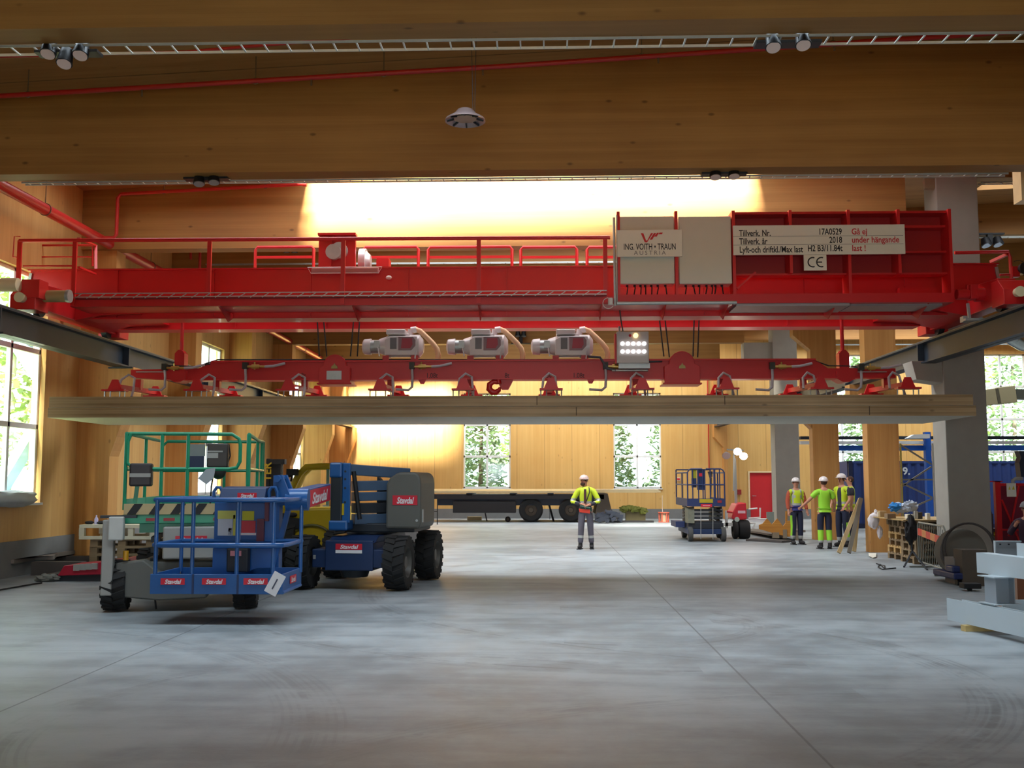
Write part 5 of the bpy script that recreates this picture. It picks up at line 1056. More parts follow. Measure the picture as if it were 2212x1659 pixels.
m_.bar(W(922, 1105, Yw), W(946, 1105, Yw), 0.03).bar(W(922, 1072, Yw), W(946, 1072, Yw), 0.05); m_.build('trestle_frame', TDK, st)
o = MB((W(1025, 1124, 42.6).x, 42.6, 0)).box(W(1010, 1120, 42.6).x, W(1040, 1120, 42.6).x, 42.4, 42.9, 0.0, 0.14).build('timber_offcuts', PLK); tag(o, 'pale timber offcuts on the floor under the trailer', 'timber')
# cable reel hanging/ standing right of the trailer
rl = thing('cable_reel', 'orange-red cable reel on the floor left of the blue scissor lift', 'cable reel', (W(1434, 1125, 40.8).x, 40.8, 0)); OR = mat('reel_orange_red', (196, 92, 66), 0.55)
MB(rl).lathe([(0.0, 0.0), (0.22, 0.0), (0.22, 0.03), (0.0, 0.03)], rl.location, n=20).build('lower_flange', OR, rl); zt_ = 0.4
MB(rl).lathe([(0.0, zt_-0.03), (0.23, zt_-0.03), (0.23, zt_), (0.0, zt_)], rl.location, n=20).build('upper_flange', OR, rl)
for k in range(6): a = 2*math.pi*k/6; MB(rl).bar(rl.location+Vector((0.18*math.cos(a), 0.18*math.sin(a), 0.03)), rl.location+Vector((0.18*math.cos(a), 0.18*math.sin(a), zt_-0.03)), 0.05, 0.03).build('spoke', OR, rl)
MB(rl).cyl(rl.location+Vector((0, 0, 0.03)), rl.location+Vector((0, 0, zt_-0.03)), 0.12, n=16).build('cable_winding', mat('cable_pale', (200, 180, 150), 0.6), rl)
o = MB((W(1430, 1100, 40.8).x, 40.8, zt_)).cyl((W(1428, 1068, 41.4).x, 41.0, TZ(1070, 41)), (W(1431, 1100, 40.8).x, 40.8, zt_+0.0), 0.008, n=5).build('hanging_strap', mat('strap_white', (232, 226, 216), 0.6)); tag(o, 'thin white strap hanging from the board end down to the cable reel', 'strap')
# heap between trailer and reel
o = MB((W(1370, 1124, 41.2).x, 41.2, 0)); 
for k in range(5): p = W(1350+k*9.5, 1124, 41.2+0.08*(k % 2)); o.lump((p.x, p.y, 0.52-0.03*abs(k-1)), (0.2, 0.2, 0.13), 0.5, 2.5, seed=k*3.1)
o = o.build('yellow_sling_heap', mat('sling_yellow_green', (132, 138, 62), 0.7, var=0.2, vscale=9)); tag(o, 'yellow-green slings heaped on a crate right of the trailer', 'slings')
o = MB((W(1375, 1124, 41.2).x, 41.3, 0)).box(W(1352, 1124, 41.2).x, W(1394, 1124, 41.2).x, 41.1, 41.5, 0.0, 0.42).build('wooden_crate', mat('crate_dull', (100, 92, 62), 0.7)); tag(o, 'dull crate under the yellow-green slings', 'crate')
hp = MB((W(1320, 1126, 40.0).x, 40.0, 0))
for k in range(26): a = random.uniform(1292, 1346); p = W(a, 1124, 40.0+random.uniform(-0.3, 0.3)); hp.cbox((p.x, p.y, random.uniform(0.1, 0.55)*(1-abs(a-1312)/60)), (random.uniform(0.1, 0.35), 0.25, random.uniform(0.08, 0.24)), RY(random.uniform(-0.6, 0.6)))
tag(hp.build('dark_scrap_heap', mat('dark_wrapped_scrap', (52, 58, 72), 0.35, 0.2, var=0.4, vscale=9)), 'dark shiny heap of wrapped parts right behind the standing worker', 'heap')
o = MB((W(1370, 1127, 40.6).x, 40.6, 0)).box(W(1316, 1127, 40.6).x, W(1412, 1127, 40.6).x, 40.5, 40.8, 0.0, 0.07).build('black_floor_bar', TDK); tag(o, 'flat black bar on the floor in front of the crate', 'bar')
# ---- small blue scissor lift
Yq = 28.2; sl = thing('scissor_lift', 'small dark blue scissor lift with round-cornered guard rail, standing right of the centre', 'scissor lift', (W(1520, 1167, 28.9).x, 29.2, 0)); PB = mat('small_lift_blue', (38, 52, 96), 0.45, var=0.1)
def S(px, py, Y=Yq): return W(px, py, Y)
xa, xb = S(1486, 1100).x, S(1566, 1100).x; YB2 = Yq+2.1
for px, py, Y in ((1491, 1150, Yq+0.1), (1562, 1150, Yq+0.1), (1478, 1148, Yq+1.9), (1553, 1148, Yq+1.9)):
    if Y > Yq+1: px = px+0
    c = S(px, py, Y)-sl.location; c.z = 0.2; MB().lathe([(0.05, -0.06), (0.19, -0.06), (0.2, -0.04), (0.2, 0.04), (0.19, 0.06), (0.05, 0.06)], c, 'X', 24).build('wheel', mat('grey_solid_tyre', (72, 72, 70), 0.8), sl)
MB(sl).box(xa, xb, Yq, YB2, 0.2, 0.34).build('chassis', NAVY, sl, 0.01)
MB(sl).box(xa+0.02, xb-0.02, Yq+0.1, YB2-0.1, 0.34, 0.5).build('base_tray', CHAR, sl, 0.01)
MB(sl).box(xa-0.25, xa, Yq+0.7, Yq+1.8, 0.36, 0.52).build('side_tray', PB, sl)
m_ = MB(sl)
for x in (xa+0.12, xb-0.12):
    for k in range(5): z0 = 0.46+k*0.095; m_.bar((x, Yq+0.15, z0), (x, YB2-0.2, z0+0.08), 0.04, 0.06); m_.bar((x+0.05, Yq+0.15, z0+0.08), (x+0.05, YB2-0.2, z0), 0.04, 0.06)
for k in range(4): m_.box(xa+0.1, xb-0.1, Yq+0.12, Yq+0.18, 0.5+k*0.11, 0.55+k*0.11)
m_.build('scissor_pack', CHAR, sl)
MB(sl).box(xa, xa+0.18, Yq+0.05, Yq+0.6, 0.5, 0.9).build('battery_box', mat('dull_camo_grey', (122, 124, 106), 0.6, var=0.35, vscale=9), sl)
zd0, zd1 = S(1500, 1094).z, S(1500, 1077).z; ztp_ = S(1500, 1013).z; zmd = S(1500, 1047).z
MB(sl).box(xa, xb, Yq, YB2+0.3, zd0, zd0+0.06).build('platform', PB, sl); MB(sl).box(xa, xb, Yq-0.03, Yq, zd0, zd1).box(xa-0.02, xa, Yq, YB2+0.3, zd0, zd1).box(xb, xb+0.02, Yq, YB2+0.3, zd0, zd1).build('toe_board', PB, sl)
a, b = S(1511, 1086, Yq-0.04), S(1540, 1078, Yq-0.04); MB(sl).box(a.x, b.x, Yq-0.04, Yq-0.03, a.z, b.z).build('yellow_plate', mat('plate_yellow', (180, 160, 30), 0.5), sl)
a, b = S(1514, 1095, Yq-0.04), S(1538, 1089, Yq-0.04); MB(sl).box(a.x, b.x, Yq-0.05, Yq-0.04, a.z, b.z).m(1).box(a.x+0.05, b.x-0.05, Yq-0.053, Yq-0.05, a.z+0.025, b.z-0.025).build('red_plate', [DRED, mat('pale_pink_print', (220, 150, 160), 0.5)], sl)
a, b = S(1550, 1086, Yq-0.04), S(1559, 1081, Yq-0.04); MB(sl).box(a.x, b.x, Yq-0.04, Yq-0.03, a.z, b.z).build('small_red_plate', mat('label_dull_red', (150, 40, 44)), sl)
def sr(pts, r=0.02, nm='guard_rail'): MB(sl).tube(pts, r, 8).build(nm, PB, sl)
xm_ = (xa+xb)/2; q = 0.1
sr([(xa, Yq, zd1), (xa, Yq, ztp_-q), (xa+q*0.4, Yq, ztp_-q*0.3), (xa+q, Yq, ztp_), (xm_-0.1, Yq, ztp_)]); sr([(xm_+0.0, Yq, ztp_), (xb-q, Yq, ztp_), (xb-q*0.4, Yq, ztp_-q*0.3), (xb, Yq, ztp_-q), (xb, Yq, zd1)]); sr([(xa, Yq, zmd), (xb, Yq, zmd)])
for x in (xa+0.14, xa+0.30, xa+0.42, xm_-0.03, xm_+0.12, xb-0.27, xb-0.13): sr([(x, Yq, zd1), (x, Yq, ztp_)], 0.016 if x not in (xb-0.27,) else 0.03, 'rail_post')
for x in (xa, xb): sr([(x, Yq+0.02, ztp_-q), (x, YB2+0.3, ztp_-q)]); sr([(x, Yq, zmd), (x, YB2+0.3, zmd)]); sr([(x, YB2+0.3, zd0), (x, YB2+0.3, ztp_)], nm='rail_post'); sr([(x, Yq+1.1, zd0), (x, Yq+1.1, ztp_-q)], nm='rail_post')
sr([(xa, YB2+0.3, ztp_), (xb, YB2+0.3, ztp_)])
a, b = S(1494, 1053, Yq+0.05), S(1504, 1015, Yq+0.05); MB(sl).box(a.x, b.x, Yq+0.03, Yq+0.07, a.z, b.z).m(1).box(a.x, b.x, Yq+0.025, Yq+0.03, S(1494, 1033, Yq).z, b.z).build('manual_box', [NAVY, mat('olive_yellow_card', (150, 150, 30), 0.6)], sl)
a, b = S(1507, 1066, Yq+0.05), S(1521, 1014, Yq+0.05); MB(sl).box(a.x, b.x, Yq+0.03, Yq+0.12, a.z+0.1, b.z).m(1).box(a.x+0.03, b.x-0.03, Yq+0.02, Yq+0.03, S(1507, 1029, Yq).z, S(1507, 1022, Yq).z).build('control_case', [NAVY, DRED], sl)
p = S(1535, 1025, Yq+0.1); MB(sl).prism([(p.x-0.07, p.z+0.08), (p.x+0.05, p.z+0.09), (p.x+0.05, p.z-0.06), (p.x-0.02, p.z-0.09)], 'Y', p.y, p.y+0.1).build('joystick_box', mat('box_grey_brown', (88, 80, 72), 0.6), sl)
MB(sl).tube([(p.x+0.02, p.y, p.z-0.08), (p.x+0.0, p.y, zd1+0.1), (p.x-0.02, p.y, zd1)], 0.012, 6).build('control_cord', BLK, sl)
for px in (1514, 1540): MB(sl).cyl(S(px, 1097, Yq-0.06), S(px, 1165, Yq-0.06), 0.01, n=6).build('ladder_stile', GALV, sl)
# ---- lighting mast on a red trailer
Yl = 29.6; lm = thing('lighting_mast', 'red mobile lighting mast with two glaring lamps, beside the red door', 'lighting tower', (W(1612, 1160, Yl).x, Yl+0.2, 0)); LR = mat('mast_trailer_red', (216, 44, 58), 0.4)
def Lp(px, py, Y=Yl): return W(px, py, Y)
P = [Lp(1580, 1120), Lp(1584, 1105), Lp(1592, 1088), Lp(1612, 1086), Lp(1614, 1122), Lp(1590, 1124)]
MB(lm).prism([(p.x, p.z) for p in P], 'Y', Yl, Yl+0.9).build('canopy', LR, lm, 0.03)
a, b = Lp(1594, 1109), Lp(1610, 1103); MB(lm).box(a.x, b.x, Yl-0.008, Yl, a.z, b.z).build('pale_label', mat('label_pale_pink', (240, 190, 196), 0.5), lm)
MB(lm).cyl(Lp(1592, 1122, Yl-0.02), Lp(1592, 1122, Yl+0.02), 0.07, n=16).build('filler_cap', mat('cap_pale', (200, 210, 196), 0.5), lm)
for px, c_ in ((1589, 'blue_grey_tyre'), (1608, 'b')):
    c = Lp(px, 1140)-lm.location; c.z = 0.26; w_ = 0.13 if px < 1600 else 0.3; MB().lathe([(0.08, -w_/2), (0.24, -w_/2), (0.26, -w_/2+0.03), (0.26, w_/2-0.03), (0.24, w_/2), (0.08, w_/2)], c+Vector((0, 0.1, 0)), 'X', 24).build('wheel', TYRE, lm)
MB(lm).box(Lp(1594, 1100).x, Lp(1617, 1100).x, Yl+0.05, Yl+0.8, 0.22, Lp(1600, 1124).z).build('axle_frame', CHAR, lm)
MB(lm).bar(Lp(1590, 1088, Yl+0.4), Lp(1587, 990, Yl+0.4), 0.07).build('lower_mast', GALV, lm); MB(lm).bar(Lp(1585, 1060, Yl+0.33), Lp(1585.5, 980, Yl+0.33), 0.045).build('upper_mast', GALV, lm)
MB(lm).bar(Lp(1570, 971, Yl+0.3), Lp(1606, 973, Yl+0.3), 0.04).build('cross_bar', GALV, lm)
for px, py in ((1617, 1099), ): pass
WP = mat('white_tube_paint', (236, 232, 226), 0.5)
MB(lm).tube([Lp(1617, 1100), Lp(1636, 1098)], 0.022, 8).tube([Lp(1642, 1097), Lp(1642, 1118), Lp(1617, 1120)], 0.025, 8).tube([Lp(1617, 1130), Lp(1631, 1130), Lp(1627, 1142)], 0.03, 8).build('tow_frame', WP, lm)
MB(lm).box(Lp(1567, 1100).x, Lp(1572, 1100).x, Yl, Yl+0.1, 0.3, Lp(1567, 1103).z).box(Lp(1566, 1100).x, Lp(1582, 1100).x, Yl, Yl+0.15, Lp(1567, 1137).z, Lp(1567, 1129).z).build('outrigger', WP, lm)
MB(lm).cyl(Lp(1570, 1105), Lp(1582, 1107), 0.03).build('red_tube', LR, lm)
HOT = mat('glaring_lamp', (255, 236, 210), 0.3, emit=60, var=0)
for px, py, on in ((1569, 983, 0), (1593, 974, 1), (1606, 984, 1)):
    p = Lp(px, py, Yl+0.2); d = Vector((-0.1, -0.8, -0.45)).normalized(); h = MB(lm).cyl(p-d*0.08, p+d*0.04, 0.07, 0.12, n=18).build('lamp_head', GALV, lm)
    MB(lm).cyl(p+d*0.04, p+d*0.05, 0.11, n=18).build('lamp_glass', HOT if on else LENS, h)
# wooden cradles and low pallets right of the mast
OW = wood('orange_plywood', (200, 140, 62), (168, 106, 40), 'X', 'Z', 0.03, 0.3)
cr = thing('pipe_cradle', 'orange wooden cradle with zigzag notches lying on low pallets by the workers', 'cradle', (W(1675, 1168, 29.0).x, 29.2, 0)); Yc_ = 28.9
def Cx(px, py): p = W(px, py, Yc_); return (p.x, p.z)
MB(cr).prism([Cx(1640, 1143), Cx(1640, 1134), Cx(1648, 1131), Cx(1657, 1120), Cx(1668, 1133), Cx(1679, 1120), Cx(1692, 1137), Cx(1697, 1130), Cx(1697, 1104), Cx(1701, 1104), Cx(1701, 1126), Cx(1711, 1124), Cx(1711, 1160), Cx(1695, 1158)], 'Y', Yc_, Yc_+0.06).build('notched_board', OW, cr)
MB(cr).box(Cx(1642, 0)[0], Cx(1710, 0)[0], Yc_+0.02, Yc_+0.8, 0.22, 0.28).build('shelf', mat('weathered_board', (112, 100, 88), 0.8), cr)
MB(cr).box(Cx(1642, 0)[0], Cx(1655, 0)[0], Yc_-0.02, Yc_+0.1, 0.06, 0.22).build('support_block', mat('weathered_block', (134, 118, 96), 0.8), cr); MB(cr).box(Cx(1663, 0)[0], Cx(1671, 0)[0], Yc_-0.02, Yc_+0.1, 0.06, 0.3).build('support_block', mat('weathered_block', (134, 118, 96), 0.8), cr); MB(cr).box(Cx(1690, 0)[0], Cx(1700, 0)[0], Yc_-0.02, Yc_+0.1, 0.0, 0.22).build('support_block', mat('weathered_block', (134, 118, 96), 0.8), cr)
o = MB(W(1650, 1165, 29.3)); a, b = G(1618, 1150), G(1690, 1167); o = MB((a.x, a.y, 0)).bar((a.x, a.y, 0.09), (b.x+0.2, b.y, 0.12), 0.7, 0.05).build('plank', mat('weathered_board', (112, 100, 88))); tag(o, 'grey weathered plank sloping on the floor beside the lighting mast', 'plank')
for k, (a, b) in enumerate((((1622, 1168), (1700, 1172)),)): 
    p, q = G(*a), G(*b); o = MB((p.x, p.y, 0)).bar((p.x, p.y, 0.03), (q.x, q.y, 0.03), 0.5, 0.06).build('plank', mat('weathered_dark', (78, 72, 68), 0.8)); tag(o, 'dark low plank on the floor in front of the orange cradle', 'plank')
o = MB((W(1666, 1140, 31).x, 31, 0)).cbox((W(1664, 1120, 31).x, 31, 0.36), (0.22, 0.04, 0.72)).build('grey_case', mat('case_grey_green', (150, 166, 160), 0.5)); tag(o, 'small grey-green board leaning at the foot of the far concrete column', 'board')
# ================================================================ RIGHT SIDE: AISLE
# container
CB = mat('container_blue', (38, 60, 116), 0.5, var=0.12, vscale=2); ct = thing('shipping_container', 'dark blue corrugated shipping container in the side aisle', 'container', (13.9, 37.2, 0)); Yk_ = 36.0
xc0, xc1 = W(1834, 1050, Yk_).x, W(1834, 1050, Yk_).x+6.3; m_ = MB(ct); zt_ = W(1950, 996, Yk_).z
x = xc0+0.12
while x < xc1-0.12:
    m_.prism([(x, Yk_+0.05), (x+0.07, Yk_), (x+0.16, Yk_), (x+0.23, Yk_+0.05), (x+0.31, Yk_+0.05), (x+0.31, Yk_+0.08), (x, Yk_+0.08)], 'Z', 0.16, zt_-0.06); x += 0.31
m_.build('corrugated_side', CB, ct); MB(ct).box(xc0, xc1, Yk_+0.08, Yk_+2.4, 0.12, zt_).box(xc0, xc1, Yk_-0.01, Yk_+0.1, zt_-0.08, zt_).build('container_shell', CB, ct)
MB(ct).box(xc0, xc0+0.14, Yk_-0.02, Yk_+0.14, 0.02, zt_).build('corner_post', mat('container_dark_blue', (14, 28, 62), 0.5), ct); MB(ct).box(xc0, xc1, Yk_-0.02, Yk_+0.1, 0.02, 0.16).build('bottom_rail', mat('container_dark_blue', (14, 28, 62)), ct)
p = W(1950, 1025, Yk_-0.01); MB(ct).text('9.', (p.x, Yk_-0.01, p.z), 0.36, bold=0.03).build('stencil_mark', mat('stencil_white', (200, 205, 205), 0.5), ct)
# scaffold tower
sf = thing('scaffold_tower', 'grey scaffold tower with diagonal braces in front of the blue container', 'scaffold', (W(1980, 1120, 30.8).x, 31.2, 0)); Ys = 30.6
YF_ = mat('scaffold_yellow', (170, 150, 70), 0.5, 0.2)
for px, Y, mm in ((1939, Ys+0.5, mat('scaffold_purple_grey', (110, 80, 84), 0.5)), (1945, Ys, YF_), (2014, Ys, GALV), (2016, Ys+0.5, GALV)):
    p = W(px, 960, Y); MB(sf).cyl((p.x, Y, 0), (p.x, Y, W(px, 958, Y).z), 0.028, n=8).build('standard', mm, sf)
for a, b in (((1945, 961), (2012, 1003)), ((2012, 1008), (1974, 1033)), ((1945, 1036), (2014, 1036)), ((1945, 1042), (2014, 1075)), ((2014, 1077), (1974, 1095)), ((1974, 1033), (1950, 1050))):
    MB(sf).bar(W(*a, Ys), W(*b, Ys), 0.045, 0.045).build('brace', mat('scaffold_grey_brown', (128, 122, 110), 0.5, 0.2), sf)
for py in (965, 985, 1010, 1048): MB(sf).bar(W(1939, py, Ys+0.5), W(1945, py+1, Ys), 0.03).build('ladder_rung', YF_, sf)
# pallets: boards and blocks are parts
PW1 = wood('pallet_wood_aged', (150, 128, 98), (112, 92, 68), 'X', 'Z', 0.05, 0.3); PW2 = wood('pallet_wood_fresh', (206, 170, 112), (170, 132, 80), 'X', 'Z', 0.05, 0.3)
def pallet(mt_, lab, loc, rz, group):
    t = thing('pallet', lab, 'pallet', loc, group, rz)
    for k in range(5): y = -0.4+(0.145/2 if k in (0, 4) else 0.05)+k*(0.8-0.145)/4-(0 if k in (0, 4) else 0.05)+(0.0725 if k in (1, 2, 3) else 0); w_ = 0.145 if k in (0, 2, 4) else 0.1; yc = -0.4+0.0725+k*(0.8-0.145)/4; MB().box(-0.6, 0.6, yc-w_/2, yc+w_/2, 0.122, 0.144).build('deck_board', mt_, t)
    for x in (-0.5275, 0, 0.5275): MB().box(x-0.0725, x+0.0725, -0.4, 0.4, 0.1, 0.122).build('stringer_board', mt_, t)
    for y in (-0.35, 0, 0.35):
        MB().box(-0.6, 0.6, y-0.05, y+0.05, 0.0, 0.022).build('bottom_board', mt_, t)
        for x in (-0.5275, 0, 0.5275): MB().box(x-0.0725, x+0.0725, y-0.05, y+0.05, 0.022, 0.1).build('block', mt_, t)
    return t
pos = ['bottom', 'second', 'third', 'fourth', 'fifth', 'top']
xP = 8.05+0.02
pa = pallet(PW1, 'bottom pallet of the far stack beside the glulam column', (xP, 22.25, 0), 0.05, 'pallets of the stack by the aisle'); pf = pallet(PW2, 'second pallet of the far stack, counted from the floor', (xP, 22.25, 0.144), 0.03, 'pallets of the stack by the aisle')
for st_, (yy, nm) in enumerate(((22.25, 'far'), (21.3, 'near'))):
    for k in range(6):
        if st_ == 0 and k < 2: continue
        src = pf if (st_ == 0 and k in (3,)) else pa
        dup(src, (xP+random.uniform(-0.03, 0.03)-0.04*st_, yy, 0.144*k), random.uniform(-0.03, 0.05), '%s pallet of the %s stack by the big concrete column' % (pos[k], nm) if k != 1 else 'second pallet of the %s stack, counted from the floor' % nm)
ZT = 0.865
o = MB((xP, 21.8, ZT)).box(7.2, 8.55, 20.85, 22.8, ZT, ZT+0.02).build('plywood_top', mat('plywood_dull', (170, 140, 90), 0.6)); tag(o, 'plywood sheet covering the two pallet stacks', 'plywood')
CBD = mat('cardboard', (168, 140, 98), 0.75, var=0.06)
def onb(px, py0, py1, wpx, Y, m_, name, lab, cat, dep=0.2, z0=ZT+0.02):
    a, b = W(px-wpx/2, py1, Y), W(px+wpx/2, py0, Y); o = MB((a.x, Y, z0)).box(a.x, b.x, Y, Y+dep, z0, z0+(b.z-a.z)).build(name, m_, None, 0.006); return tag(o, lab, cat)
onb(1908, 1101, 1114, 14, 22.4, CBD, 'cardboard_box', 'open cardboard box at the left end of the pallet stack top', 'box'); onb(1926, 1103, 1113, 18, 21.6, mat('cardboard_dark', (128, 104, 78), 0.75), 'cardboard_box', 'flat brown cardboard box under the blue bag on the pallets', 'box')
onb(1898, 1103, 1113, 3, 22.5, SIGNW, 'white_tube', 'small white tube standing at the left edge of the pallet top', 'tube', 0.04)
onb(1979, 1097, 1115, 7, 21.2, mat('tin_shiny', (190, 190, 186), 0.25, 0.8), 'tin_can', 'shiny metal can on the pallet top', 'can', 0.1); onb(1988, 1100, 1115, 9, 21.3, mat('dark_grey_can', (60, 56, 50), 0.5), 'dark_can', 'dark can beside the shiny one on the pallet top', 'can', 0.1)
onb(1966, 1102, 1112, 13, 21.4, SIGNW, 'white_carton', 'white carton under the clear plastic bag', 'carton', 0.15); onb(2006, 1104, 1118, 7, 20.95, SIGNW, 'white_bucket', 'white bucket half hidden by the big concrete column', 'bucket', 0.12)
def bag(px, py, r, Y, m_, name, lab, cat, n=9):
    c = W(px, py, Y); b = MB((c.x, Y, ZT+0.02)); 
    b.lump((c.x, Y, max(c.z, ZT+0.02+r*0.75)), (r*1.1, r*0.8, r*0.8), 0.55, 2.4, seed=px*0.37)
    return tag(b.build(name, m_), lab, cat)
bag(1934, 1095, 0.11, 21.7, mat('bag_bright_blue', (40, 130, 200), 0.35), 'blue_bag', 'bright blue plastic bag on the pallet stack', 'bag', 6); bag(1944, 1097, 0.14, 21.8, mat('film_whitish', (190, 200, 216), 0.25), 'clear_film_bag', 'crumpled clear film beside the blue bag', 'plastic film'); bag(1966, 1093, 0.13, 21.6, mat('film_greyish', (168, 176, 190), 0.25), 'clear_film_bag', 'crumpled clear film bag standing on the white carton', 'plastic film')
# white sack hung on the corner
p = W(1886, 1124, 22.9); sk = MB(p); sk.lump((p.x-0.02, 22.8, p.z-0.0), (0.12, 0.08, 0.17), 0.3, 2.0, seed=4.4).lump((p.x+0.1, 22.78, p.z-0.25), (0.06, 0.05, 0.13), 0.3, 2.0, seed=9.4).lump((p.x+0.03, 22.8, p.z+0.17), (0.035, 0.04, 0.07), 0.4, 2.0, seed=2.4)
tag(sk.build('white_sack', mat('sack_white', (214, 206, 206), 0.6, var=0.08)), 'white plastic sack hanging on the corner of the pallet stack', 'sack')
o = G(1884, 1200); o = MB((o.x, o.y, 0))._add([G(1876, 1195, 0.01), G(1893, 1195, 0.01), G(1892, 1203, 0.01), G(1885, 1205, 0.01), G(1877, 1201, 0.01)]+[G(1876, 1195, 0.04), G(1893, 1195, 0.05), G(1892, 1203, 0.03), G(1885, 1205, 0.02), G(1877, 1201, 0.03)], [(0, 1, 2, 3, 4), (5, 6, 7, 8, 9), (0, 1, 6, 5), (1, 2, 7, 6), (2, 3, 8, 7), (3, 4, 9, 8), (4, 0, 5, 9)]).build('paper_sheet', SIGNW); tag(o, 'crumpled white sheet on the floor at the foot of the glulam column', 'paper')
g0 = G(1910, 1225); o = MB((g0.x, g0.y, 0)).tube([G(1893, 1217, 0.015), G(1903, 1221, 0.015), G(1912, 1229, 0.015), G(1911, 1222, 0.015), G(1900, 1219, 0.015), G(1897, 1225, 0.015), G(1906, 1230, 0.015), G(1935, 1227, 0.015)], 0.012, 6).build('cable_scrap', BLK); tag(o, 'loose dark cable end on the floor before the pallets', 'cable')
# boards leaning on the column
LT = wood('lean_timber', (190, 166, 120), (150, 124, 84), 'Z', 'X', 0.05, 0.3)
for k, (a, b, lab) in enumerate((((1858, 1078), (1812, 1196), 'leaning board reaching furthest left, against the glulam column'), ((1856, 1082), (1845, 1193), 'middle one of the boards leaning against the glulam column'), ((1860, 1076), (1834, 1196), 'dark-edged board leaning against the column, right of the others'))):
    g0 = G(*b); p = W(a[0], a[1], 24.62); mt_ = [LT, LT, mat('board_dark_grey', (96, 88, 76), 0.7)][k]; o = MB(g0).bar(g0+Vector((0, 0, 0.02)), p, 0.09, 0.035, up=(0, 1, 0)).build('leaning_board', mt_); tag(o, lab, 'board', 'boards leaning on the column')
# barrier, tripod with jacket
f0, f1 = G(1986, 1224), G(2053, 1246); fb = thing('crowd_barrier', 'low grey steel barrier with a red striped board, before the big concrete column', 'barrier', ((f0.x+f1.x)/2, (f0.y+f1.y)/2, 0)); FH = 0.86
MB(fb).tube([f0+Vector((0, 0, 0.1)), f0+Vector((0, 0, FH-0.06)), f0.lerp(f1, 0.04)+Vector((0, 0, FH)), f0.lerp(f1, 0.85)+Vector((0, 0, FH)), f1+Vector((0, 0, FH-0.22)), f1+Vector((0, 0, 0.1))], 0.018, 8, closed=True).build('barrier_frame', mat('fence_grey', (130, 130, 122), 0.5, 0.3), fb)
for k in range(1, 17): p = f0.lerp(f1, k/17); h = FH if k < 14 else FH-0.06*(k-13); MB(fb).cyl(p+Vector((0, 0, 0.1)), p+Vector((0, 0, h)), 0.006, n=6).build('vertical_bar', mat('fence_grey', (130, 130, 122)), fb)
for p in (f0.lerp(f1, 0.12), f0.lerp(f1, 0.95)): MB(fb).bar(p+Vector((-0.25, 0, 0.02)), p+Vector((0.25, 0, 0.02)), 0.04, 0.03).bar(p+Vector((0, 0, 0.02)), p+Vector((0, 0, 0.12)), 0.03).build('barrier_foot', mat('fence_grey', (130, 130, 122)), fb)
a, b = f0.lerp(f1, 0.1)+Vector((-0.05, 0, 0.69)), f0.lerp(f1, 0.95)+Vector((-0.05, 0, 0.60)); m_ = MB(fb)
for k in range(6): m_.m(k % 2); m_.bar(a.lerp(b, k/6), a.lerp(b, (k+1)/6), 0.02, 0.13)
m_.build('striped_board', [mat('board_red', (178, 52, 40), 0.5), mat('board_orange', (184, 116, 66), 0.5)], fb)
MB(fb).cbox(f1+Vector((-0.02, 0.02, 0.72)), (0.06, 0.05, 0.1)).m(1).cbox(f1+Vector((-0.04, 0.02, 0.55)), (0.08, 0.04, 0.24)).build('corner_flasher', [SRED, LGREY], fb)
tp = thing('tripod_stand', 'dark tripod stand with a black jacket hung over it, beside the pallet stack', 'stand', G(1972, 1219)); o = tp.location; zt_ = W(1968, 1122, o.y).z
MB(tp).cyl(o+Vector((0, 0, 0.22)), o+Vector((-0.04, 0, zt_)), 0.018).build('stand_pole', CHAR, tp)
for a in ((1953, 1226), (2003, 1232), (1990, 1220)): MB(tp).bar(o+Vector((0, 0, 0.26)), G(*a)+Vector((0, 0, 0.012)), 0.03, 0.02).build('leg', CHAR, tp)
jk = MB(o+Vector((0, 0, 0.9)));
jk.lump((o.x-0.03, o.y-0.04, zt_-0.2), (0.12, 0.09, 0.27), 0.45, 2.2, seed=5.5)
tag(jk.build('black_jacket', mat('jacket_black', (26, 22, 24), 0.8)), 'black jacket hung over the tripod stand beside the pallets', 'jacket')
# ================================================================ RIGHT FOREGROUND
SG = mat('steel_frame_pale_grey', (188, 200, 206), 0.45, 0.05, var=0.04, vscale=3)
P0 = G(2047, 1352); dv = Vector((0.20, -0.98, 0)).normalized(); nv = Vector((0.98, 0.20, 0))
ste = thing('steel_base_frame', 'pale grey welded steel frame of channels and posts in the right foreground', 'steel frame', (P0.x, P0.y, 0))
def F(u, v, z): return P0+dv*u+nv*v+Vector((0, 0, z))
def chan(u0, u1, v, z0, z1, w_, nm='channel', flip=1):
    m_ = MB(ste); c = lambda u, vv, z: F(u, vv, z)
    def slab(v0, v1, za, zb): m_._add([c(u0, v0, za), c(u1, v0, za), c(u1, v1, za), c(u0, v1, za), c(u0, v0, zb), c(u1, v0, zb), c(u1, v1, zb), c(u0, v1, zb)], [(0, 1, 2, 3), (4, 5, 6, 7), (0, 1, 5, 4), (1, 2, 6, 5), (2, 3, 7, 6), (3, 0, 4, 7)])
    slab(v, v+0.012, z0, z1); slab(v+0.012, v+w_, z0, z0+0.012); slab(v+0.012, v+w_, z1-0.012, z1) if flip else None
    return m_.build(nm, SG, ste)
z1_ = 0.32; chan(0, 4.2, 0.0, 0.07, z1_, 0.10, flip=0); chan(0.12, 4.2, 0.115, 0.07, z1_-0.005, 0.02, flip=0)
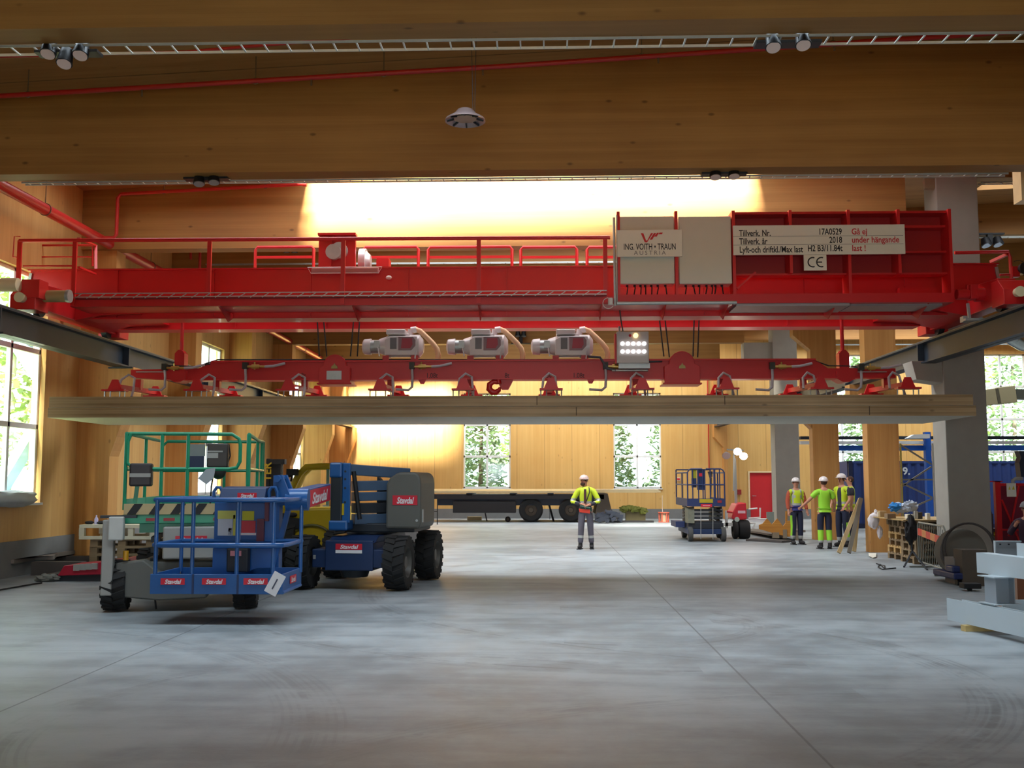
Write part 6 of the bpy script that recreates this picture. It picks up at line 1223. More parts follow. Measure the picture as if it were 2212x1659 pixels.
MB(ste)._add([F(0.02, 0.012, 0.24), F(0.32, 0.012, 0.24), F(0.32, 0.11, 0.24), F(0.02, 0.11, 0.24)]+[F(0.02, 0.012, 0.25), F(0.32, 0.012, 0.25), F(0.32, 0.11, 0.25), F(0.02, 0.11, 0.25)], [(0, 1, 2, 3), (4, 5, 6, 7), (0, 1, 5, 4), (1, 2, 6, 5), (2, 3, 7, 6), (3, 0, 4, 7)]).build('inner_plate', SG, ste)
zu0 = W(2107, 1241, F(0.45, 0.2, 0).y).z; zu1 = W(2104, 1197, F(0.45, 0.2, 0).y).z
chan(0.2, 4.2, 0.27, zu0, zu1, 0.16, 'upper_channel'); chan(0.7, 4.2, 0.43, zu1-0.01, zu1+0.14, 0.02, 'top_plate', 0)
# post: H section
for u, nm in ((0.62, 'post'), (3.2, 'post')):
    m_ = MB(ste)
    for v in (0.14, 0.36):
        m_._add([F(u-0.1, v, z1_), F(u+0.1, v, z1_), F(u+0.1, v+0.012, z1_), F(u-0.1, v+0.012, z1_), F(u-0.1, v, zu0), F(u+0.1, v, zu0), F(u+0.1, v+0.012, zu0), F(u-0.1, v+0.012, zu0)], [(0, 1, 2, 3), (4, 5, 6, 7), (0, 1, 5, 4), (1, 2, 6, 5), (2, 3, 7, 6), (3, 0, 4, 7)])
    m_._add([F(u+0.0, 0.152, z1_), F(u+0.012, 0.152, z1_), F(u+0.012, 0.36, z1_), F(u, 0.36, z1_), F(u, 0.152, zu0), F(u+0.012, 0.152, zu0), F(u+0.012, 0.36, zu0), F(u, 0.36, zu0)], [(0, 1, 2, 3), (4, 5, 6, 7), (0, 1, 5, 4), (1, 2, 6, 5), (2, 3, 7, 6), (3, 0, 4, 7)])
    m_.build('post', mat('steel_frame_grey_web', (150, 160, 168), 0.45, var=0.05), ste)
    for z in (z1_, zu0-0.012): q = F(u, 0.26, z); MB(ste).bar(F(u-0.15, 0.26, z+0.006), F(u+0.15, 0.26, z+0.006), 0.34, 0.012).build('end_plate', SG, ste)
MB(ste).bar(F(0.3, 0.5, z1_-0.08), F(0.3, 1.6, z1_-0.08), 0.02, 0.16).build('cross_member', SG, ste)
chan(0.3, 4.2, 0.9, 0.07, z1_, 0.12, 'rear_channel', 0)
a, b = W(2151, 1212, 12.4), W(2205, 1168, 12.4); MB(ste).box(a.x, b.x, 12.4, 12.415, zu1-0.3, b.z).m(1).box(a.x+0.05, a.x+0.07, 12.395, 12.4, b.z-0.05, b.z-0.035).box(a.x+0.15, a.x+0.17, 12.395, 12.4, b.z-0.05, b.z-0.035).box(a.x+0.25, a.x+0.27, 12.395, 12.4, b.z-0.05, b.z-0.035).build('end_head_plate', [mat('steel_frame_grey_web', (150, 160, 168)), INK], ste)
MB(ste).box(a.x, b.x, 12.38, 12.42, b.z-0.01, b.z).box(a.x-0.01, a.x, 12.38, 12.42, zu1-0.3, b.z).build('plate_edge', SG, ste)
g0 = G(2098, 1364); o = MB((g0.x, g0.y, 0)).bar(g0+Vector((-0.08, 0.02, 0.033)), g0+Vector((0.5, 0.1, 0.033)), 0.1, 0.064).build('wood_block', wood('raw_block', (214, 190, 132), (180, 150, 90), 'X', 'Z', 0.05, 0.2)); tag(o, 'raw wooden block supporting the pale grey steel frame', 'block')
g0 = G(2098, 1278); o = MB((g0.x, g0.y, 0)).box(g0.x-0.1, g0.x+0.16, g0.y, g0.y+0.2, 0.04, 0.12).cyl(g0+Vector((0, 0.02, 0.03)), g0+Vector((0, 0.1, 0.03)), 0.03).build('black_tool_case', BLK, None, 0.01); tag(o, 'small black tool case on the floor left of the steel frame', 'case')
o = thing('cardboard_box', 'brown cardboard box seen through the posts of the steel frame', 'box', (W(2185, 1275, 13.8).x, 13.9, 0)); a, b = W(2166, 1275, 13.8), W(2206, 1240, 13.8)
MB(o).box(a.x, a.x+0.19, 13.8, 14.1, 0, b.z+0.05).build('carton', mat('carton_pinkish', (176, 136, 112), 0.75), o); MB(o).box(a.x+0.19, a.x+0.3, 13.8, 14.1, 0, b.z+0.04).build('carton_side', mat('carton_brown', (110, 62, 34), 0.75), o)
# ---- clutter behind: coil of dark cable, brown boxes, pallet truck
Yd = 17.6
p = W(2092, 1195, Yd); cl = thing('cable_coil', 'big dark coil of cable leaning beside the concrete column', 'coil', (p.x, Yd, 0))
for k, (r, dx, dz) in enumerate(((0.44, 0, 0), (0.41, 0.03, 0.02), (0.46, 0.04, -0.02))): MB(cl).torus((p.x+dx, Yd+0.03*k, 0.52+dz), r, 0.014, 'Y', 36, 6).build('cable_turn', mat('cable_dark_brown', (70, 62, 58), 0.7), cl)
o = MB((p.x, Yd+0.5, 0)).cyl((p.x, Yd+0.2, 0.45), (p.x, Yd+0.45, 0.45), 0.4, n=28).build('cable_drum', mat('drum_dull_brown', (106, 100, 90), 0.8)); tag(o, 'dull brown cable drum standing behind the dark coil', 'cable drum')
a, b = W(2062, 1242, 17.0), W(2084, 1206, 17.0); o = MB((a.x, 17.0, 0)).box(a.x, b.x, 17.0, 17.4, 0, b.z).build('grey_carton', mat('carton_grey', (120, 112, 106), 0.75)); tag(o, 'grey carton beside the barrier end', 'box')
a, b = W(2080, 1240, 16.7), W(2112, 1188, 16.7); o = MB((a.x, 16.7, 0)).box(a.x, b.x+0.15, 16.7, 17.05, 0, b.z).build('brown_carton', mat('carton_dark', (84, 72, 60), 0.8)); tag(o, 'dark brown carton behind the left end of the steel frame', 'box')
pt = thing('pallet_truck', 'dark blue hand pallet truck low on the floor left of the steel frame', 'pallet truck', tuple(G(2092, 1266))); o = pt.location
MB(pt).box(o.x-0.22, o.x+0.3, o.y, o.y+0.9, 0.1, 0.2).box(o.x-0.2, o.x+0.3, o.y+0.1, o.y+0.4, 0.2, 0.3).build('fork_body', mat('truck_navy', (30, 40, 84), 0.5), pt, 0.02); MB(pt).cyl((o.x-0.15, o.y+0.1, 0.06), (o.x-0.05, o.y+0.1, 0.06), 0.06).cyl((o.x+0.15, o.y+0.1, 0.06), (o.x+0.25, o.y+0.1, 0.06), 0.06).build('rollers', BLK, pt)
# yellow tube, dark post, red machine frame
Yr_ = 20.6
o = MB((W(2143, 1210, Yr_).x, Yr_, 0)).cyl((W(2145, 1210, Yr_).x, Yr_, 0), (W(2143, 1110, Yr_).x, Yr_, W(2143, 1110, Yr_).z), 0.022, n=8).cyl(W(2143, 1112, Yr_), W(2139, 1098, Yr_), 0.008, n=6).build('dark_post', mat('post_dark', (48, 40, 46), 0.6)); tag(o, 'thin dark post left of the red machine frame', 'post')
o = thing('yellow_roller', 'yellow horizontal tube between the concrete column and the red frame', 'roller', (W(2143, 1154, 21.6).x, 21.6, 0)); MB(o).cyl(W(2122, 1153, 21.6), W(2163, 1154, 21.6), 0.055, n=16).build('tube', mat('tube_yellow', (204, 180, 36), 0.45), o); MB(o).box(W(2120, 1150, 21.6).x, W(2166, 1150, 21.6).x, 21.5, 21.7, 0, W(2143, 1160, 21.6).z).build('brown_stand', mat('stand_brown', (112, 72, 48), 0.7), o)
MB(o).box(W(2118, 1147, 21.6).x, W(2166, 1147, 21.6).x, 21.5, 21.75, W(2143, 1148, 21.6).z, W(2143, 1141, 21.6).z).build('grey_tray', RAILM, o)
rf = thing('red_machine_frame', 'red machine guard frame with a warning sheet, at the right edge', 'machine', (W(2190, 1210, 20).x, 20.2, 0)); RF = mat('guard_red', (206, 24, 34), 0.4)
a, b = W(2157, 1210, 20), W(2169, 1039, 20); MB(rf).box(a.x, a.x+0.1, 20.0, 20.1, 0, b.z).box(a.x-0.1, a.x+0.14, 20.0, 20.04, b.z-0.02, b.z).build('red_post', RF, rf)
c = W(2212, 1044, 20); MB(rf).box(a.x+0.1, a.x+1.4, 20.02, 20.08, c.z-0.05, c.z).box(a.x+0.1, a.x+1.4, 20.02, 20.08, W(2200, 1143, 20).z-0.03, W(2200, 1143, 20).z).box(a.x+1.3, a.x+1.4, 20, 20.1, 0, c.z).build('red_rail', RF, rf)
MB(rf).box(a.x+0.1, a.x+1.3, 20.3, 20.32, 0.3, c.z-0.05).build('back_panel', mat('panel_maroon', (122, 34, 56), 0.35, var=0.1), rf); MB(rf).bar((a.x+0.2, 20.2, 1.3), (a.x+0.5, 20.2, 0.5), 0.03).bar((a.x+0.55, 20.2, 1.6), (a.x+0.3, 20.2, 0.6), 0.03).build('inner_stay', RF, rf)
p, q = W(2175, 1073, 19.98), W(2194, 1044, 19.98); MB(rf).box(p.x, q.x, 19.97, 19.98, p.z, q.z).m(1)._add([Vector((p.x+0.03, 19.965, q.z-0.12)), Vector((p.x+0.07, 19.965, q.z-0.12)), Vector((p.x+0.05, 19.965, q.z-0.05))], [(0, 1, 2)])._add([Vector((p.x+0.1, 19.965, q.z-0.12)), Vector((p.x+0.15, 19.965, q.z-0.12)), Vector((p.x+0.125, 19.965, q.z-0.04))], [(0, 1, 2)]).build('warning_sheet', [SIGNW, mat('warning_yellow', (206, 190, 40), 0.5)], rf)
MB(rf).tube([W(2188, 1044, 19.9), W(2188, 1038, 19.9), W(2194, 1034, 19.9), W(2209, 1034, 19.9)], 0.035, 8).build('flexible_pipe', LGREY, rf)
MB(rf).prism([(W(2201, 974, 19.9).x, W(2201, 974, 19.9).z), (W(2260, 974, 19.9).x, W(2260, 974, 19.9).z), (W(2260, 1030, 19.9).x, 1.74), (W(2206, 1030, 19.9).x, 1.74), (W(2202, 1000, 19.9).x, W(2202, 1000, 19.9).z), (W(2206, 988, 19.9).x, W(2206, 988, 19.9).z)], 'Y', 19.9, 20.1).build('dark_head', mat('machine_dark_blue', (32, 40, 58), 0.5), rf)
# ================================================================ LEFT EDGE
a, b = G(0, 1258), G(128, 1226); lp = thing('low_platform', 'low grey wooden platform on trestles at the left edge', 'platform', (-8.55, 18.6, 0)); WG = mat('weathered_deck', (126, 118, 108), 0.8, var=0.15)
x1 = W(128, 1223, 20.0).x
MB(lp).prism([(W(0, 1245, 18.2).x-0.6, 17.6), (W(126, 1240, 18.6).x-0.05, 18.5), (W(134, 1224, 20.0).x, 19.9), (-9.2, 19.9), (-9.2, 17.6)], 'Z', 0.24, 0.31).build('deck', WG, lp)
MB(lp).box(-9.1, -8.2, 18.0, 18.2, 0.0, 0.24).build('trestle_block', mat('weathered_dark', (78, 72, 68)), lp); MB(lp).box(-9.1, -8.3, 19.3, 19.5, 0.0, 0.24).build('trestle_block', mat('weathered_dark', (78, 72, 68)), lp)
g0 = G(95, 1257); o = MB((g0.x, g0.y, 0)).lump(g0+Vector((0, 0.1, 0.05)), (0.2, 0.12, 0.07), 0.4).build('rag_heap', mat('rag_dull', (116, 116, 108), 0.8)); tag(o, 'dull grey rag lying in front of the low platform', 'rag')
o = MB(tuple(G(40, 1268))).tube([G(-10, 1276, 0.02), G(30, 1269, 0.02), G(70, 1262, 0.02), G(90, 1259, 0.02)], 0.014, 6).build('floor_cable', BLK); tag(o, 'thin dark cable running along the floor at the left edge', 'cable')
rs = thing('red_sled_machine', 'low red machine with a row of grey caps on the floor behind the green lift', 'machine', tuple(G(190, 1254))); Yz = G(190, 1256).y; CRI = mat('sled_crimson', (172, 26, 52), 0.4)
def Z(px, py, Y=Yz): p = W(px, py, Y); return (p.x, p.z)
MB(rs).prism([Z(124, 1243), Z(138, 1222), Z(196, 1217), Z(262, 1207), Z(262, 1240), Z(126, 1244)], 'Y', Yz, Yz+0.7).build('body', CRI, rs, 0.02)
for k in range(4): p = W(166+13*k, 1226-1*k, Yz-0.01); MB(rs).cbox(p, (0.1, 0.05, 0.1)).build('grey_cap', GALV, rs)
MB(rs).box(Z(146, 0)[0], Z(262, 0)[0], Yz+0.05, Yz+0.6, 0, Z(150, 1241)[1]).build('dark_base', CHAR, rs)
o = MB(W(171, 1245, Yz-0.02)).bar(W(166, 1248, Yz-0.03), W(174, 1244, Yz-0.03), 0.02, 0.03).build('spanner', GALV, rs)
# pallet pile with a fresh white pallet on top
Yp = 19.4; PX = -7.93
for k in range(4): pl = dup(pa, (PX, Yp+0.05, 0.144*k), random.uniform(-0.03, 0.03), '%s pallet of the pile behind the green lift, under the pale crate' % ['bottom', 'second', 'third', 'fourth'][k], 'pallets of the pile on the left')
Yp = 18.95; PX = -8.0; fr = thing('pale_crate', 'pale timber crate frame on top of the pallet pile at left', 'crate', (PX-0.05, Yp+0.5, 0.576)); PT = mat('pale_new_timber', (208, 200, 176), 0.6)
zc1_ = W(200, 1134, Yp).z; zc0_ = 0.576
for y in (Yp+0.05, Yp+0.95):
    for z in (zc0_+0.03, zc1_-0.03): MB(fr).box(PX-0.72, PX+0.7, y, y+0.05, z-0.03, z+0.03).build('rail_board', PT, fr)
for x in (-0.68, -0.2, 0.25, 0.66):
    for y in (Yp+0.06, Yp+0.92): MB(fr).box(PX+x-0.05, PX+x+0.05, y+0.0, y+0.08, zc0_+0.06, zc1_-0.06).build('post_block', PT, fr)
MB(fr).box(PX-0.72, PX+0.7, Yp+0.1, Yp+0.9, zc1_-0.02, zc1_).build('top_board', PT, fr)
p = W(208, 1125, Yp+0.3); o = MB((p.x, Yp+0.3, zc1_)).lathe([(0.0, 0.0), (0.035, 0.0), (0.035, 0.1), (0.012, 0.14), (0.012, 0.17), (0.0, 0.17)], (p.x, Yp+0.3, zc1_), n=12).build('spray_bottle', mat('bottle_pale_violet', (196, 190, 226), 0.4)); tag(o, 'small pale bottle standing on the crate at left', 'bottle')
for px in (193, 218, 231): p = W(px, 1131, Yp+0.3); o = MB((p.x, Yp+0.3, zc1_)).lump((p.x, Yp+0.3, zc1_+0.03), (0.08, 0.06, 0.032), 0.3, seed=px).build('work_glove', BLK); tag(o, {193: 'dark glove at the left end of the crate top', 218: 'dark rag right of the bottle on the crate', 231: 'dark tool bag at the right end of the crate top'}[px], 'glove' if px == 193 else 'rag')
# sacks on the first left window sill
o = MB((XL, 17.9, 1.27)).lump((XL+0.02, 17.5, 1.36), (0.16, 0.95, 0.15), 0.25, 1.6, seed=3).build('covered_sack', mat('sack_pale_grey', (176, 186, 190), 0.5)); tag(o, 'pale grey plastic sack lying on the first window sill', 'sack')
# ================================================================ OUTSIDE
LEAF = mat('spruce_needles', (150, 172, 142), 0.8, var=0.5, vscale=2.0); LEAF2 = mat('birch_leaves', (168, 188, 128), 0.8, var=0.5, vscale=2.0); BARK = mat('bark_grey', (96, 86, 76), 0.9, var=0.3, vscale=8)
def tree(x, y, h, r, kind, lab, seed):
    rd = random.Random(seed); t = thing('spruce_tree' if kind == 0 else 'birch_tree', lab, 'tree', (x, y, -0.21), 'trees outside the windows')
    MB().cyl((0, 0, 0), (0.1, 0, h*0.9), 0.16, 0.03, n=10).build('trunk', BARK if kind == 0 else mat('birch_bark', (190, 188, 180), 0.8), t)
    m_ = MB(); n = 2600
    for k in range(n):
        if kind == 0:
            z = h*(0.12+0.88*rd.random()**1.1); rr = r*(1-z/h)**0.8*(0.5+0.5*rd.random()); z += -0.25*rr+0.5*math.sin(z*3.1)*0.15
        else:
            z = h*(0.25+0.72*rd.random()); rr = r*math.sqrt(max(0, 1-((z/h-0.6)/0.42)**2))*rd.random()**0.5
        a = rd.uniform(0, 6.283); c = Vector((rr*math.cos(a), rr*math.sin(a), z)); s_ = rd.uniform(0.08, 0.22)
        u = Vector((rd.uniform(-1, 1), rd.uniform(-1, 1), rd.uniform(-0.6, 0.4))).normalized(); v = u.cross(Vector((rd.uniform(-1, 1), rd.uniform(-1, 1), 1))).normalized()
        m_._add([c-u*s_-v*s_*0.4, c+u*s_-v*s_*0.4, c+u*s_*0.8+v*s_*0.4, c-u*s_*0.8+v*s_*0.4], [(0, 1, 2, 3)])
    m_.build('foliage', LEAF if kind == 0 else LEAF2, t)
TR = [(-5.6, 53, 13, 2.6, 0, 'spruce left of the first far window'), (-3.2, 51, 9, 1.7, 0, 'dark spruce filling the left half of the first far window'), (-1.2, 53.5, 11, 2.2, 1, 'light birch right in the first far window'), (3.2, 50.5, 10, 1.7, 0, 'dark spruce at the left of the second far window'), (6.6, 51.5, 12, 2.0, 0, 'spruce at the right of the second far window'),
      (13.6, 53, 12, 2.2, 1, 'birch behind the window between the glulam columns'), (16.0, 51.5, 10, 1.8, 0, 'spruce beside the birch, outside the side aisle'), (21.0, 53, 12, 2.4, 1, 'birch outside the large aisle window'), (23.6, 52, 11, 2.2, 0, 'spruce at the right of the large aisle window'), (-15.5, 29, 9, 2.3, 1, 'bright birch outside the first left window'), (-17.5, 41, 11, 2.6, 1, 'birch outside the second left window')]
for i, a in enumerate(TR): tree(a[0], a[1], a[2], a[3], a[4], a[5], 11+i)
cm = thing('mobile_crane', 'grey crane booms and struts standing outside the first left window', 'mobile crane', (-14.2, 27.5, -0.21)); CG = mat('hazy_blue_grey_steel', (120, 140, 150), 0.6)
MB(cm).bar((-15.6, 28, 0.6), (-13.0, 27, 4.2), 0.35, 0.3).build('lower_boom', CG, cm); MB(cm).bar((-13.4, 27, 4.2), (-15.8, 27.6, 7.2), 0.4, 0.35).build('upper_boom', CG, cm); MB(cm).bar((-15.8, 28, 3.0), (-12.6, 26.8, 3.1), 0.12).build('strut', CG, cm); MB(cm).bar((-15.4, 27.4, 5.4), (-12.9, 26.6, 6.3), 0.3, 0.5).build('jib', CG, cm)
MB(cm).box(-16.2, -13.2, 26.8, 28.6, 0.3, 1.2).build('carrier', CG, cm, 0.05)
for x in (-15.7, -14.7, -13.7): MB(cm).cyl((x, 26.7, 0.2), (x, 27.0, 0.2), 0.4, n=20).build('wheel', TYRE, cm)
# ================================================================ PEOPLE
def grow(name, V, E, mats, parent, zone=None, sub=2):
    "surface grown along a joint graph: V = {name: (position, radius)}; first key is the root"
    keys = list(V); me = bpy.data.meshes.new(name); me.from_pydata([V[k][0] for k in keys], [(keys.index(a), keys.index(b)) for a, b in E], [])
    o = bpy.data.objects.new(name, me); C.objects.link(o)
    me.attributes  # skin layer
    o.modifiers.new('skin', 'SKIN'); s_ = o.modifiers.new('sub', 'SUBSURF'); s_.levels = sub; s_.render_levels = sub
    if not me.skin_vertices: 
        bpy.context.view_layer.objects.active = o
    for i, k in enumerate(keys):
        r = V[k][1]; sv = me.skin_vertices[0].data[i]; sv.radius = (r, r) if isinstance(r, (int, float)) else r; sv.use_root = (i == 0)
    bpy.context.view_layer.update()
    dg = bpy.context.evaluated_depsgraph_get(); nm = bpy.data.meshes.new_from_object(o.evaluated_get(dg)); bpy.data.objects.remove(o); bpy.data.meshes.remove(me)
    nm.name = name; nm.materials.clear()
    for m_ in (mats if isinstance(mats, list) else [mats]): nm.materials.append(m_)
    for p in nm.polygons:
        p.use_smooth = True; p.material_index = zone(p.center) if zone else 0
    r = bpy.data.objects.new(name, nm); C.objects.link(r); r.parent = parent; return r
SKIN = mat('skin_tone', (190, 132, 106), 0.55, var=0.05); HELM = mat('helmet_white', (226, 216, 212), 0.3); HAIR = mat('brown_hair', (70, 44, 30), 0.8); HIV = mat('hi_vis_yellow', (196, 216, 40), 0.6); HIVG = mat('hi_vis_green', (150, 214, 50), 0.6)
BAND = mat('reflective_band', (176, 178, 172), 0.35, 0.2); DKC = mat('dark_cloth', (44, 42, 52), 0.8); NVC = mat('navy_cloth', (28, 32, 56), 0.8); GRC = mat('grey_cloth', (92, 90, 100), 0.8); BOOT = mat('boot_black', (34, 32, 32), 0.7); EYE = mat('eye_dark', (30, 22, 20), 0.3); LIP = mat('lip_tone', (150, 84, 76), 0.5)
def person(loc, rz, label, H=1.78, head=(0, 0), L=None, R=None, fL=(0.11, 0.0), fR=(-0.11, 0.0), top='vest', cols=None, legs=None, arms='long', beard=False, helmet=HELM, hc=None, sit=False):
    "stands on loc facing its local -Y; L/R = (elbow, hand) in local metres for a 1.78 m figure; +X is the person's left"
    t = thing('person', label, 'person', loc, None, rz); k = H/1.78
    def v(x, y, z): return Vector((x*k, y*k, z*k))
    L = L or ((0.26, 0.02, 1.16), (0.27, -0.06, 0.90)); R = R or ((-0.26, 0.02, 1.16), (-0.27, -0.06, 0.90)); hx, hy = head
    hip, kn = 0.93, 0.50
    if sit: hip = 0.50
    def legp(s_, f):
        if sit: return v(s_*0.10, 0, hip), v(s_*0.13, -0.42, 0.50), v(s_*0.13, -0.40, 0.09), v(s_*0.14, -0.52, 0.04)
        return v(s_*0.095, 0, hip-0.03), v(s_*0.10+(f[0]-s_*0.11)*0.5, -0.02+f[1]*0.5, kn), v(f[0], f[1]+0.02, 0.09), v(f[0]+s_*0.02, f[1]-0.13, 0.035)
    lL, lR = legp(1, fL), legp(-1, fR); dz = (hip-0.93)
    V = {'pelvis': (v(0, 0, hip+0.02), (0.13*k, 0.10*k)), 'waist': (v(0, 0.0, 1.10+dz), (0.13*k, 0.095*k)), 'chest': (v(0, 0.0, 1.30+dz), (0.155*k, 0.11*k)), 'collar': (v(0, 0.01, 1.43+dz), (0.10*k, 0.075*k)), 'neck': (v(hx*0.02, 0.0, 1.50+dz), 0.052*k),
         'jaw': (v(hx*0.03, -0.018, 1.565+dz), (0.062*k, 0.07*k)), 'head': (v(hx*0.04, -0.008, 1.645+dz), (0.078*k, 0.094*k)), 'crown': (v(hx*0.04, 0.006, 1.715+dz), (0.066*k, 0.078*k))}
    E = [('pelvis', 'waist'), ('waist', 'chest'), ('chest', 'collar'), ('collar', 'neck'), ('neck', 'jaw'), ('jaw', 'head'), ('head', 'crown')]
    for nm, s_, (el, ha), lg in (('L', 1, L, lL), ('R', -1, R, lR)):
        sh = v(s_*0.185, 0.01, 1.40+dz); el_, ha_ = v(*el), v(*ha); d = (ha_-el_).normalized()
        V[nm+'sh'] = (sh, 0.056*k); V[nm+'el'] = (el_, 0.042*k); V[nm+'wr'] = (ha_, 0.028*k); V[nm+'pm'] = (ha_+d*0.065*k, (0.036*k, 0.018*k))
        E += [('collar', nm+'sh'), (nm+'sh', nm+'el'), (nm+'el', nm+'wr'), (nm+'wr', nm+'pm')]
        V[nm+'hp'] = (lg[0], 0.088*k); V[nm+'kn'] = (lg[1], 0.056*k); V[nm+'an'] = (lg[2], 0.038*k); V[nm+'ft'] = (lg[3], 0.034*k)
        E += [('pelvis', nm+'hp'), (nm+'hp', nm+'kn'), (nm+'kn', nm+'an'), (nm+'an', nm+'ft')]
        side = d.cross(Vector((0, 1, 0))).normalized() if abs(d.y) < 0.9 else Vector((1, 0, 0)); bend = Vector((0, -1, -0.2)) if abs(d.z) > 0.5 else Vector((0, 0, -1))
        for j in range(4):
            b0 = ha_+d*0.085*k+side*(j-1.5)*0.019*k; l_ = (0.034, 0.040, 0.037, 0.028)[j]*k
            V[nm+'f%d' % j] = (b0+d*l_, 0.0085*k); V[nm+'g%d' % j] = (b0+d*l_*1.5+bend*l_*0.7, 0.0075*k); E += [(nm+'pm', nm+'f%d' % j), (nm+'f%d' % j, nm+'g%d' % j)]
        b0 = ha_+d*0.03*k-side*0.034*k*s_; V[nm+'t0'] = (b0, 0.0105*k); V[nm+'t1'] = (b0+d*0.035*k-side*0.014*k*s_+bend*0.01, 0.009*k); E += [(nm+'wr', nm+'t0'), (nm+'t0', nm+'t1')]
    grow('body', V, E, SKIN, t)
    # face
    hc_ = V['head'][0]; yaw = math.radians(hy); Rh = Matrix.Rotation(yaw, 3, 'Z')
    def fp(x, y, z): return hc_+Rh @ v(x, y, z)
    MB().ell(fp(0, -0.094, -0.028), (0.013*k, 0.020*k, 0.022*k), 10, 7).build('nose', SKIN, t)
    for s_ in (-1, 1):
        MB().ell(fp(s_*0.032, -0.080, 0.004), 0.0115*k, 10, 7).build('eye', EYE, t); MB().ell(fp(s_*0.080, 0.012, -0.01), (0.010*k, 0.020*k, 0.030*k), 10, 7).build('ear', SKIN, t)
    MB().ell(fp(0, -0.083, -0.068), (0.024*k, 0.010*k, 0.007*k), 10, 6).build('mouth', LIP, t)
    MB().ell(fp(0, 0.022, 0.01), (0.084*k, 0.086*k, 0.086*k), 16, 10).build('hair', HAIR, t)
    if beard: MB().ell(fp(0, -0.05, -0.085), (0.062*k, 0.052*k, 0.045*k), 14, 8).build('beard', HAIR, t)
    if helmet:
        Rt = Matrix.Rotation(yaw, 3, 'Z') @ RX(math.radians(-6)); m_ = MB(); m_.ell(fp(0, 0.008, 0.045), (0.108*k, 0.128*k, 0.100*k), 22, 8, Rt, z0=-0.12); m_.lathe([(0.102*k, 0.0), (0.122*k, -0.004), (0.122*k, 0.002), (0.104*k, 0.010)], fp(0, 0.004, 0.034), n=22)
        m_.prism([(-0.06*k, -0.10*k), (0.06*k, -0.10*k), (0.045*k, -0.165*k), (-0.045*k, -0.165*k)], 'Z', 0.0, 0.008*k)
        n_ = len(m_.v)-8
        for i in range(n_, len(m_.v)): m_.v[i] = fp(m_.v[i].x/k, m_.v[i].y/k, 0.036+m_.v[i].z/k)
        m_.build('helmet', helmet, t); MB().ell(fp(0.09, 0.02, 0.07), (0.012*k, 0.02*k, 0.012*k), 8, 6).build('helmet_clip', BLK, t)
    # clothes: trousers
    cols = cols or {}; g_ = 0.016*k
    T_ = {'pelvis': (V['pelvis'][0]-Vector((0, 0, 0.02)), (0.15*k, 0.12*k)), 'belt': (V['pelvis'][0]+v(0, 0, 0.10), (0.135*k, 0.105*k))}; Et = [('pelvis', 'belt')]
    for nm in 'LR':
        a, b, c = V[nm+'hp'][0], V[nm+'kn'][0], V[nm+'an'][0]; T_[nm+'hp'] = (a, 0.102*k); T_[nm+'kn'] = (b, 0.080*k); T_[nm+'an'] = (c+Vector((0, 0, 0.03)), 0.070*k); Et += [('pelvis', nm+'hp'), (nm+'hp', nm+'kn'), (nm+'kn', nm+'an')]
    lz = legs or (lambda c: 0); grow('trousers', T_, Et, cols.get('legs', [NVC]), t, zone=lambda c: lz(c/k))
    for nm, s_ in (('L', 1), ('R', -1)):
        a, f = V[nm+'an'][0], V[nm+'ft'][0]; fw = (f-a); fw.z = 0
        fd = fw.normalized(); m_ = MB(); R_ = Matrix.Rotation(math.atan2(fd.x, -fd.y), 3, 'Z')
        m_.ell(Vector((a.x, a.y, 0.055*k))+fd*0.065*k, (0.050*k, 0.135*k, 0.052*k), 14, 9, R_); m_.cyl(Vector((a.x, a.y, 0.05*k)), Vector((a.x, a.y, 0.16*k)), 0.052*k, 0.050*k, n=14); m_.box(a.x+fd.x*0.065*k-0.05*k, a.x+fd.x*0.065*k+0.05*k, a.y+fd.y*0.065*k-0.13*k, a.y+fd.y*0.065*k+0.13*k, 0, 0.022*k, R_); m_.build('boot', BOOT, t)
    # upper garment
    A = {'waist': (V['waist'][0]-v(0, 0, 0.06), (0.152*k, 0.118*k)), 'hem': (V['pelvis'][0]+v(0, 0, 0.05), (0.160*k, 0.125*k)), 'chest': (V['chest'][0], (0.178*k, 0.132*k)), 'collar': (V['collar'][0]+v(0, 0, 0.01), (0.115*k, 0.085*k)), 'nk': (V['neck'][0]-v(0, 0, 0.02), 0.066*k)}
    Ea = [('waist', 'hem'), ('waist', 'chest'), ('chest', 'collar'), ('collar', 'nk')]
    for nm in 'LR':
        sh, el_, wr = V[nm+'sh'][0], V[nm+'el'][0], V[nm+'wr'][0]; A[nm+'sh'] = (sh, 0.078*k); Ea.append(('collar', nm+'sh'))
        if arms == 'long': A[nm+'el'] = (el_, 0.062*k); A[nm+'wr'] = (wr-(wr-el_)*0.08, 0.044*k); Ea += [(nm+'sh', nm+'el'), (nm+'el', nm+'wr')]
        elif arms == 'short': A[nm+'el'] = (sh.lerp(el_, 0.72), 0.070*k); Ea.append((nm+'sh', nm+'el'))
    uz = cols.get('zone') or (lambda c: 0); grow('jacket' if arms == 'long' else 'shirt', A, Ea, cols.get('top', [HIV]), t, zone=lambda c: uz(c/k))
    return t, V, k
def strip(t, k, x0, x1, z0, z1, m_, nm, y=-0.150, depth=0.012): return MB().box(x0*k, x1*k, (y)*k, (y+depth)*k, z0*k, z1*k).build(nm, m_, t, 0.004)
